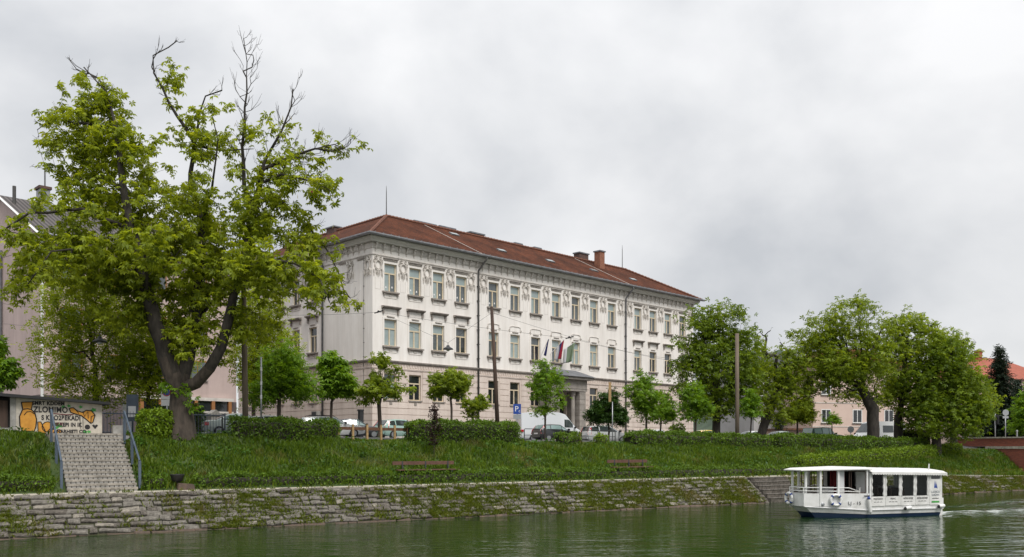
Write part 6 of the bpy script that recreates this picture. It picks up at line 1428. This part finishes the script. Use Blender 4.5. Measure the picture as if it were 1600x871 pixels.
leafy_box('dark_hedge', 'dark hedge behind the big chestnut trunk', [tuple(spot(x, 58)) for x in (225, 270, 318)], 1.2, -.1, 1.9, 'leaf_dark', .16, 160, 7)
leafy_box('dark_hedge', 'dark shrub border behind the parked cars at the school side', [tuple(spot(x, 68)) for x in (380, 420, 455)], 1.2, -.1, 1.5, 'leaf_dark', .16, 130, 8)
leafy_box('low_bush', 'low green bush before the black hatchback', bpath(36.3, 38.3, 9.3, n=3), 1.0, -.2, .75, 'leaf_hedge', .13, 240, 9, cat='bush', roundness=.5)
leafy_box('low_bush', 'small green bush before the silver people carrier', bpath(39.7, 40.7, 9.2, n=2), .9, -.2, .72, 'leaf_bush', .13, 240, 10, cat='bush', roundness=.5)
leafy_box('low_bush', 'bright green bush rising behind the long hedge at the school end', [tuple(spot(x, 73)) for x in (1046, 1058, 1070)], 1.0, -.2, 1.35, 'leaf_bush', .14, 180, 12, cat='bush', roundness=.5)
leafy_box('low_bush', 'light green shrubs behind the hedge right of the camper van', [tuple(spot(x, 88)) for x in (1405, 1430, 1455)], 1.0, -.2, 1.8, 'leaf_bush', .18, 90, 13, cat='bush', roundness=.6, wob=.2)
for s0, s1, lb, sd in ((-2.5, 4.9, 'low clipped ground cover along the path left of the bank stairs', 14), (8.7, 9.7, 'low ground cover between the bank stairs and the litter bin', 15), (10.9, 21.6, 'low clipped ground cover along the path between bin and plank bench', 16), (21.6, 36.8, 'low ground cover along the path round the plank bench', 17), (36.8, 56, 'low ground cover along the path towards the water steps', 18)):
    leafy_box('ground_cover', lb, bpath(s0, s1, 4.35, n=6), .8, -.15, .42, 'leaf_hedge', .12, 260 if s0 < 30 else 170, sd, cat='ground cover', roundness=.2)
# reddish shrub
rr = np.random.default_rng(5); p = B(25.4, 6.6, float(zg(25.4, 6.6))); rb = empty('red_shrub', 'slender dark red leaved young shrub on the bank above the plank bench', 'shrub', p)
mb = MB(); mb.tube([(0, 0, -.2), (.03, 0, 1.3), (.02, 0, 3.05)], [.03, .02, .006], 5); P = []
for i in range(60):
    z = rr.uniform(.7, 3.0); a = rr.uniform(0, 6.28); ln = .40 * (1 - abs(z - 1.5) / 2.0) + .05; tip = np.array([ln * math.cos(a), ln * math.sin(a), z + .25]); mb.tube([(0.02, 0, z), tip], [.008, .003], 3, cap=False); P += [np.array([0, 0, z]) + (tip - [0, 0, z]) * f for f in (.4, .7, 1)]
mb.build('stem', 'bark_dark', rb); P = np.repeat(np.array(P), 4, axis=0); leaves('foliage', 'leaf_red', P + rr.normal(0, .06, P.shape), .13, LEAF, .7, .3, rr, rb)

# ------------------------------------------------------------------ grass
def blades(name, m_, S, T, Z, h, wdt, seed, parent=None, lean=.35, tilt_st=False):
    """single bent blades (two faces) standing at bank points"""
    rr = np.random.default_rng(seed); n = len(S); hh = h * rr.uniform(.5, 1.4, n); a = rr.uniform(0, 2 * np.pi, n); w_ = wdt * rr.uniform(.7, 1.3, n)
    X = S * u.x + (41 + T) * nn.x; Y = S * u.y + (41 + T) * nn.y; P = np.stack([X, Y, Z], 1)
    side = np.stack([np.cos(a), np.sin(a), 0 * a], 1) * w_[:, None]; ln = rr.normal(0, lean, (n, 2)) * hh[:, None]
    top = P + np.stack([ln[:, 0], ln[:, 1], hh], 1); mid = P + np.stack([ln[:, 0] * .35, ln[:, 1] * .35, hh * .6], 1)
    V = np.stack([P - side, P + side, mid + side * .8, top, mid - side * .8], 1).reshape(-1, 3); F_ = (np.array([[0, 1, 2, 4], [4, 2, 3, 3]])[None] + (np.arange(n) * 5)[:, None, None])
    q = F_[:, 0]; tri = F_[:, 1, :3]
    me = bpy.data.meshes.new(name); nV = len(V)
    me.vertices.add(nV); me.vertices.foreach_set('co', V.astype(np.float32).ravel())
    li = np.concatenate([q.ravel(), tri.ravel()]).astype(np.int32); me.loops.add(len(li)); me.loops.foreach_set('vertex_index', li)
    stt = np.concatenate([np.arange(n) * 4, n * 4 + np.arange(n) * 3]).astype(np.int32); me.polygons.add(2 * n); me.polygons.foreach_set('loop_start', stt)
    at_ = me.attributes.new('tint', 'FLOAT', 'POINT'); at_.data.foreach_set('value', np.repeat(rr.uniform(0, 1, n), 5).astype(np.float32)); me.materials.append(M[m_]); me.update(calc_edges=True)
    return tag(link(name, me, parent), kind='stuff')
rr = np.random.default_rng(9); n = 110000
S = rr.uniform(0, 1, n) ** 1.15 * 95 - 3; T = rr.uniform(3.95, 10.4, n)
ok = ~((S > SB0 - .15) & (S < SB1 + .2) & (T < 9.8)) & ~((S > 1.5) & (S < 8.4) & (T > 9.3)); S, T = S[ok], T[ok]
patch = .5 + .5 * np.sin(S * .9 + 2 * np.sin(T * .8)) * np.sin(T * 1.3 + S * .31)
o = blades('bank_grass', 'blade', S, T, z_emb(S, T) - .03, .30 * np.where(T > 8.4, .45, 1) * (.65 + .7 * patch), .030, 10); tag(o, 'long rough grass covering the river bank', 'grass')
n = 5200; S = rr.uniform(-3, 92, n); T = rr.uniform(4.0, 9.8, n); cl = np.sin(S * 1.9) * np.sin(T * 2.7 + S) + rr.normal(0, .5, n)
ok = (cl > .45) & ~((S > SB0 - .2) & (S < SB1 + .2)); S, T = S[ok], T[ok]
P = np.stack([S * u.x + (41 + T) * nn.x, S * u.y + (41 + T) * nn.y, z_emb(S, T) + .10], 1); P = np.repeat(P, 7, axis=0); P = P + rr.normal(0, [.14, .14, .08], P.shape)
o = leaves('bank_weeds', 'weed', P, .20, LEAF, .5, .4, rr); tag(o, 'broad leaved weeds scattered through the bank grass', 'weeds', kind='stuff')
# tufts growing from the joints of the quay wall
n = 62000; S = rr.uniform(0, 1, n) ** 1.1 * 94 - 3; v = rr.uniform(.02, VM + .05, n)
den = np.sin(S * .55 + 1.1) * .35 + np.sin(S * 1.7 + v * 2.5) * .35 + rr.normal(0, .40, n) + np.clip((S - 12) / 30, -.1, .75) - .04
jr = np.abs(((v - .10) / .312) % 1 - .5) * 2; den = den + (jr > .75) * .35
ok = (den > .44) & (v < np.array([vmax(x) for x in S]) - .12) & ~((S > 46.8) & (S < 50.8)); S, v = S[ok], v[ok]
S = np.concatenate([S, rr.uniform(-3, 90, 700)]); v = np.concatenate([v, rr.normal(VM - .02, .06, 700)])
S = np.repeat(S, 4) + rr.normal(0, .05, len(S) * 4); v = np.repeat(v, 4) + rr.normal(0, .03, len(v) * 4)
T = v * math.cos(TILT); Z = v * math.sin(TILT) + .03
o = blades('wall_tufts', 'moss_tuft', S, T, Z, .11, .022, 12, lean=.7); tag(o, 'grass and moss tufts in the joints of the quay wall', 'grass')
# ------------------------------------------------------------------ river boat
boat = empty('river_boat', 'white canopied passenger boat with dark blue keel on the river', 'boat', BS, R(200))
def outline(x_bow, inset=0, x_st=-5.0, bw=3.15):
    i = inset; return [(x_st + i * .3, -i), (0 - i * .2, -i), (x_bow - i, -1.1 - i * .3), (x_bow - i, -2.3 + i * .3), (0 - i * .2, -3.4 + i), (x_st + i * .3, -3.4 + i)]
def rise(x, k): return k * max(0, x / 3.15) ** 1.3
def loft(levels, name, m_, cap=True, smooth=False):
    """levels: (outline, z, bow rise)"""
    mb = MB(); n_ = 6
    for o, z, k in levels: mb.v += [(x, y, z + rise(x, k)) for x, y in o]
    for j in range(len(levels) - 1): mb.f += [(j * n_ + i, j * n_ + (i + 1) % n_, (j + 1) * n_ + (i + 1) % n_, (j + 1) * n_ + i) for i in range(n_)]
    if cap: mb.f += [tuple(range(n_))[::-1], tuple((len(levels) - 1) * n_ + i for i in range(n_))]
    return mb.build(name, m_, boat)
loft([(outline(2.3, .30), -.45, 0), (outline(2.72, .06), .18, .13)], 'keel', 'boat_blue')
loft([(outline(2.74, .05), .181, .13), (outline(2.98, .0), .38, .19), (outline(3.05, -.01), .62, .12)], 'hull', 'boat_white')
mb = MB(); pts_ = [(x, y, .40 + rise(x, .19)) for x, y in outline(3.04, -.02)]; mb.tube(pts_, .038, 6); mb.build('rubbing_strake', 'boat_grey', boat)
bo = outline(3.15); near = [(-.42, 0.0), (0, 0), (3.12, -1.1), (3.12, -2.3), (0, -3.4), (-.42, -3.4)]
mb = MB(); zt = 1.27
for (x0, y0), (x1, y1) in zip(near[:-1], near[1:]):
    d = Vector((x1 - x0, y1 - y0, 0)).normalized(); nrm = Vector((-d.y, d.x, 0)) * .05
    for a in ((x0, y0, x1, y1),): mb.add([(x0, y0, .60), (x1, y1, .60), (x1, y1, zt), (x0, y0, zt), (x0 - nrm.x, y0 - nrm.y, .60), (x1 - nrm.x, y1 - nrm.y, .60), (x1 - nrm.x, y1 - nrm.y, zt), (x0 - nrm.x, y0 - nrm.y, zt)], [(0, 1, 2, 3), (7, 6, 5, 4), (3, 2, 6, 7), (0, 3, 7, 4), (1, 5, 6, 2)])
mb.build('bulwark', 'boat_white', boat)
mb = MB(); mb.add([(x, y, .585) for x, y in outline(3.02, .06)], [tuple(range(6))]); mb.build('deck', 'boat_grey', boat)
for z in (1.40, 1.58):
    mb = MB(); mb.tube([(.35, -.14, z - .22 if z > 1.5 else z - .06), (.9, -.32, z - .02), (3.10, -1.13, z), (3.16, -1.3, z), (3.16, -2.1, z), (3.10, -2.27, z), (0, -3.36, z)], .026, 6); mb.build('bow_rail', 'boat_white', boat, smooth=True)
for x, y in ((3.1, -1.15), (3.13, -2.25), (.35, -.15)): mb = MB(); mb.tube([(x, y, 1.25), (x, y, 1.58)], .026, 6); mb.build('rail_post', 'boat_white', boat)
for x, y, w_ in ((2.95, -1.18, .045), (3.0, -2.2, .045), (2.30, -.83, .05), (1.42, -.52, .05), (-.02, -.05, .05), (2.3, -2.6, .05), (1.42, -2.9, .05), (0, -3.33, .05)):
    mb = MB(); mb.box(x - w_, x + w_, y - w_, y + w_, .6, 2.50); mb.build('roof_post', 'boat_white', boat)
# wheelhouse panels and windows of the fore part
for (x0, y0, x1, y1), z0, z1, m_, nm in (((2.16, -.90, 2.16, -1.25), .6, 2.45, 'boat_grey', 'wheelhouse_panel'), ((1.30, -.55, 1.02, -.75), .6, 2.45, 'boat_grey', 'wheelhouse_panel')):
    mb = MB(); mb.box(min(x0, x1) - .02, max(x0, x1) + .02, min(y0, y1), max(y0, y1), z0, z1); mb.build(nm, m_, boat)
def frame_between(p, q, z0, z1, bars_, m_='wood_dark', nm='window_frame', r_=.03):
    p, q = Vector((*p, 0)), Vector((*q, 0)); mb = MB(); zv = lambda z: Vector((0, 0, z))
    for f in [0] + bars_ + [1]: a = p + (q - p) * f; mb.tube([a + zv(z0), a + zv(z1)], r_, 4)
    for z in (z0, z1): mb.tube([p + zv(z), q + zv(z)], r_, 4)
    return mb.build(nm, m_, boat)
frame_between((2.85, -2.45), (.1, -3.32), 1.30, 2.40, [.22, .30, .55, .62, .85])
frame_between((.85, -.35), (.05, -.08), 1.30, 2.42, [.12], r_=.022)
frame_between((2.05, -1.3), (2.05, -2.4), 1.30, 2.42, [.3, .6])
mb = MB(); 
for i in range(7):
    y = -1.9 - .16 * i; mb.tube([(-.12 + .03 * (-1) ** i, y, .7), (-.12 + .03 * (-1) ** i, y, 2.4)], .085, 6)
mb.build('red_curtain', 'curtain_red', boat)
mb = MB(); mb.box(-.16, -.06, -.9, -.12, .7, 2.4); mb.build('bulkhead_panel', 'boat_grey', boat)
mb = MB(); mb.box(.9, 1.3, -2.3, -1.5, .6, 1.42); mb.prism([(.9, 1.42), (1.3, 1.42), (1.15, 1.58), (.9, 1.58)], 'y', -2.3, -1.5); mb.build('helm_console', 'boat_grey', boat)
# roof of the fore part
ro = [(-.25, .10), (.1, .12), (3.36, -1.02), (3.40, -2.4), (.1, -3.5), (-.25, -3.5)]; mb = MB()
ed = [(x, y, 2.47 + (-.02 if x > 3 else .04)) for x, y in ro]; tp = [(x * .93 - .02, -1.7 + (y + 1.7) * .72, 2.64 - .05 * max(0, x) / 3.2) for x, y in ro]
mb.add(ed + [(x, y, z + .05) for x, y, z in ed] + tp, [tuple(range(6))[::-1], tuple(range(12, 18))] + [(i, (i + 1) % 6, 6 + (i + 1) % 6, 6 + i) for i in range(6)] + [(6 + i, 6 + (i + 1) % 6, 12 + (i + 1) % 6, 12 + i) for i in range(6)]); mb.build('fore_roof', 'awning', boat)
# awning over the cabin, slightly sagging between its hoops, with a scalloped edge
NX, NY = 36, 12; V = []; rb_ = random.Random(4)
for i in range(NX + 1):
    x = -.12 - i * (5.08 / NX); sag = .035 * math.sin(i / NX * math.pi * 4) ** 2
    for j in range(NY + 1):
        f = j / NY; y = .20 - f * 3.8; z = 2.44 + .17 * math.sin(math.pi * f) ** .8 - sag * math.sin(math.pi * min(1, f * 2)) - .10 * i / NX - (.05 if f in (0, 1) else 0) + rb_.uniform(-.008, .008)
        V.append((x, y, z))
mb = MB(); mb.add(V, [(i * (NY + 1) + j, (i + 1) * (NY + 1) + j, (i + 1) * (NY + 1) + j + 1, i * (NY + 1) + j + 1) for i in range(NX) for j in range(NY)]); o = mb.build('awning', 'awning', boat, smooth=True); sm = o.modifiers.new('thickness', 'SOLIDIFY'); sm.thickness = .02
for side, ys in ((1, .205), (0, -3.61)):
    mb = MB()
    for i in range(30):
        x0 = -.14 - i * .168; z = 2.40 - .10 * i / 30; c = [(x0 - .084 + .084 * math.cos(q), z - .09 - .055 * math.sin(q)) for q in np.linspace(0, math.pi, 6)]
        mb.prism([(x0, z), *c, (x0 - .168, z)], 'y', ys - .012, ys)
    tag(mb.build('scalloped_valance', 'awning', boat), kind='stuff')
# cabin side: posts, lower panels, curtains
PXS = [(-.22, -1.10), (-1.16, -2.14), (-2.18, -3.12), (-3.16, -4.04)]
for x in (-.18, -1.13, -2.16, -3.14, -4.08, -4.95):
    for y in (.0, -3.4): mb = MB(); mb.box(x - .035, x + .035, y - .035, y + .035, .62, 2.36); mb.build('cabin_post', 'boat_white', boat)
WORDS = ['PRIJETNOSTI', 'MRAVC', 'VEČER POTEP', 'DRUŽBA SREČANJA']
for k, (x1, x0) in enumerate(PXS):
    for y, s_ in ((.045, 1), (-3.44, -1)):
        mb = MB(); mb.box(x0, x1, y - .015, y + .012 - .002 * k, .60 + .015 * (k % 2), 1.10); pn = mb.build('canvas_panel', 'awning' if s_ > 0 else 'boat_grey', boat)
        if s_ > 0:
            t_ = link('lettering', text_mesh(WORDS[k], .125, 'ink', .003, squeeze=.80 if len(WORDS[k]) < 12 else .62), pn, ((x0 + x1) / 2, y + .018, .97)); t_.rotation_euler = (0, 0, math.pi)
            for q in (-.2, 0, .2):
                w_ = MB(); w_.tube([((x0 + x1) / 2 + q - .07, y + .016, .80), ((x0 + x1) / 2 + q - .02, y + .016, .83), ((x0 + x1) / 2 + q + .02, y + .016, .80), ((x0 + x1) / 2 + q + .07, y + .016, .825)], .011, 4); w_.build('wave_mark', 'ink', pn)
        for xe, sg in ((x0 + .05, 1), (x1 - .05, -1)):      # gathered curtains tied back at both edges
            mb = MB(); mb.tube([(xe + sg * .008 * math.sin(z * 21), y + .01 * math.cos(z * 13) - .02, z) for z in np.linspace(1.08, 2.34, 14)], [.042 + .010 * math.sin(z * 17 + k) for z in np.linspace(1.08, 2.34, 14)], 6); mb.build('curtain', 'awning', boat, smooth=True)
    if k != 2: mb = MB(); mb.box(x0, x1, -3.42, -3.40, 1.1, 2.34); mb.build('dark_backing', 'room_dark', boat)  # added near-black sheet; the cabin's inner shade is put into its colour
# clear plastic sheets in the near openings
gm = bpy.data.materials.new('clear_sheet'); M['clear_sheet'] = gm; gm.use_nodes = True; t = gm.node_tree; t.nodes.clear()
o_ = t.nodes.new('ShaderNodeOutputMaterial'); a_ = t.nodes.new('ShaderNodeBsdfTransparent'); a_.inputs[0].default_value = (.66, .68, .68, 1); b_ = t.nodes.new('ShaderNodeBsdfGlossy'); b_.inputs['Roughness'].default_value = .08
fz_ = t.nodes.new('ShaderNodeFresnel'); fz_.inputs[0].default_value = 1.22; m_ = t.nodes.new('ShaderNodeMixShader'); t.links.new(fz_.outputs[0], m_.inputs[0]); t.links.new(a_.outputs[0], m_.inputs[1]); t.links.new(b_.outputs[0], m_.inputs[2]); t.links.new(m_.outputs[0], o_.inputs[0])
for x1, x0 in PXS: mb = MB(); mb.box(x0 + .04, x1 - .04, -.004, .004, 1.10, 2.36); mb.build('clear_window', 'clear_sheet', boat)
# stern panel with sail emblem
mb = MB(); mb.box(-4.93, -4.10, .02, .05, .60, 2.34); sp = mb.build('stern_panel', 'awning', boat)
mb = MB(); mb.box(-4.82, -4.22, .051, .058, 1.98, 2.26); mb.build('small_window', 'pane_dark', sp)
mb = MB(); mb.prism([(-4.47, 1.90), (-4.42, 1.50), (-4.56, 1.50), (-4.51, 1.70)], 'y', .051, .056); mb.build('sail_emblem', 'sign_blue', sp)
mb = MB(); mb.prism([(-4.53, 1.86), (-4.56, 1.50), (-4.66, 1.46)], 'y', .051, .056); mb.build('sail_emblem', 'buoy_blue', sp)
for s_, z, sz, m_ in (('LADJICA', 1.28, .17, 'rail_blue'), ('LJUBLJANA', 1.12, .12, 'rail_blue'), ('www.ladja.si', .94, .10, 'ink')):
    t_ = link('lettering', text_mesh(s_, sz, m_, .003, squeeze=.85), sp, (-4.51, .056, z)); t_.rotation_euler = (0, 0, math.pi)
mb = MB(); mb.box(-4.78, -4.24, .051, .056, .70, .80); mb.build('dark_strip', 'graf_green', sp)
mb = MB(); mb.box(-5.0, -4.96, -3.4, -.0, .6, 2.30); mb.build('stern_wall', 'boat_grey', boat)
mb = MB(); mb.box(-5.22, -5.0, -1.2, -.1, .35, .95); mb.box(-5.35, -5.05, -.8, -.3, -.2, .5); mb.build('outboard_motor', 'boat_white', boat)
mb = MB(); mb.tube([(-4.6, -.5, 2.4), (-4.62, -.5, 2.78)], .03, 5); mb.build('stern_light', 'boat_white', boat)
for k in range(5):
    for y0 in (-1.25, -3.2): mb = MB(); x = -.8 - k * .85; mb.box(x - .25, x + .2, y0, y0 + .9, .95, 1.05); mb.box(x - .28, x - .2, y0, y0 + .9, 1.05, 1.50); mb.box(x - .1, x + .05, y0 + .35, y0 + .5, .585, .95); mb.build('seat', 'wood_dark' if k < 3 else 'boat_grey', boat)
for x, w_ in ((-.30, .07), ): mb = MB(); mb.box(-.40, .22, .005, .02, 1.12, 1.17); mb.build('dark_slot', 'ink', boat)
ca = math.atan2(1.1, -3.15)
def on_chamfer(f, z, off=.02):  # point on the near bow panel, f from bow to shoulder
    return Vector((3.15 * (1 - f) + .33 * off, -1.1 * (1 - f) + .944 * off, z))
lt = link('lettering', text_mesh('LJ - 15', .24, 'ink', .004), boat, on_chamfer(.80, .76, .03)); lt.rotation_euler = (0, 0, ca)
mb = MB(); mb.lathe([(.11, -.02), (.05, .03)], 10); v_ = mb.build('hull_vent', 'steel', boat, loc=on_chamfer(.30, .70, .03)); v_.rotation_euler = (R(-90), 0, ca - math.pi)
def to_world(p): return boat.matrix_basis @ p
def lifebuoy(label, p, yaw):
    root = empty('lifebuoy', label, 'lifebuoy', to_world(p), R(200) + yaw, 'lifebuoys on the boat')
    mb = MB(); n_ = 24; mb.tube([(.27 * math.cos(q), 0, .27 * math.sin(q)) for q in np.linspace(0, 2 * math.pi, n_ + 1)], .075, 8, cap=False); mb.build('ring', 'boat_white', root, smooth=True)
    for k in range(4):
        a = math.pi / 4 + k * math.pi / 2; mb = MB(); mb.tube([(.27 * math.cos(q), 0, .27 * math.sin(q)) for q in np.linspace(a - .16, a + .16, 4)], .081, 8); mb.build('band', 'buoy_blue', root, smooth=True)
bpy.context.view_layer.update()
lifebuoy('white lifebuoy with blue bands on the near bow panel of the boat', on_chamfer(.50, .93, .10), ca)
lifebuoy('white lifebuoy hanging at the very bow of the boat', Vector((3.26, -2.15, .98)), R(90))
def fender(label, p0, p1, m_end='buoy_blue'):
    p0, p1 = to_world(Vector(p0)), to_world(Vector(p1)); root = empty('fender', label, 'fender', p0, 0, 'fenders along the boat side'); d = p1 - p0
    mb = MB(); mb.tube([d * f for f in (0, .08, .2, .85, .95, 1)], [.05, .085, .10, .10, .08, .03], 10); mb.build('tube', 'boat_white', root, smooth=True)
    mb = MB(); mb.tube([d * -.06, d * .10], [.06, .092], 10); mb.build('end_cap', m_end, root, smooth=True)
fender('white fender with blue top hanging where the bow panel meets the cabin side', (.02, .13, 1.06), (-.10, .13, .22))
fender('white fender with black end lying along the middle of the boat side', (-2.35, .14, .44), (-2.80, .14, .50), 'black')
fender('white fender with black end lying along the stern of the boat side', (-4.62, .14, .50), (-5.05, .14, .54), 'black')
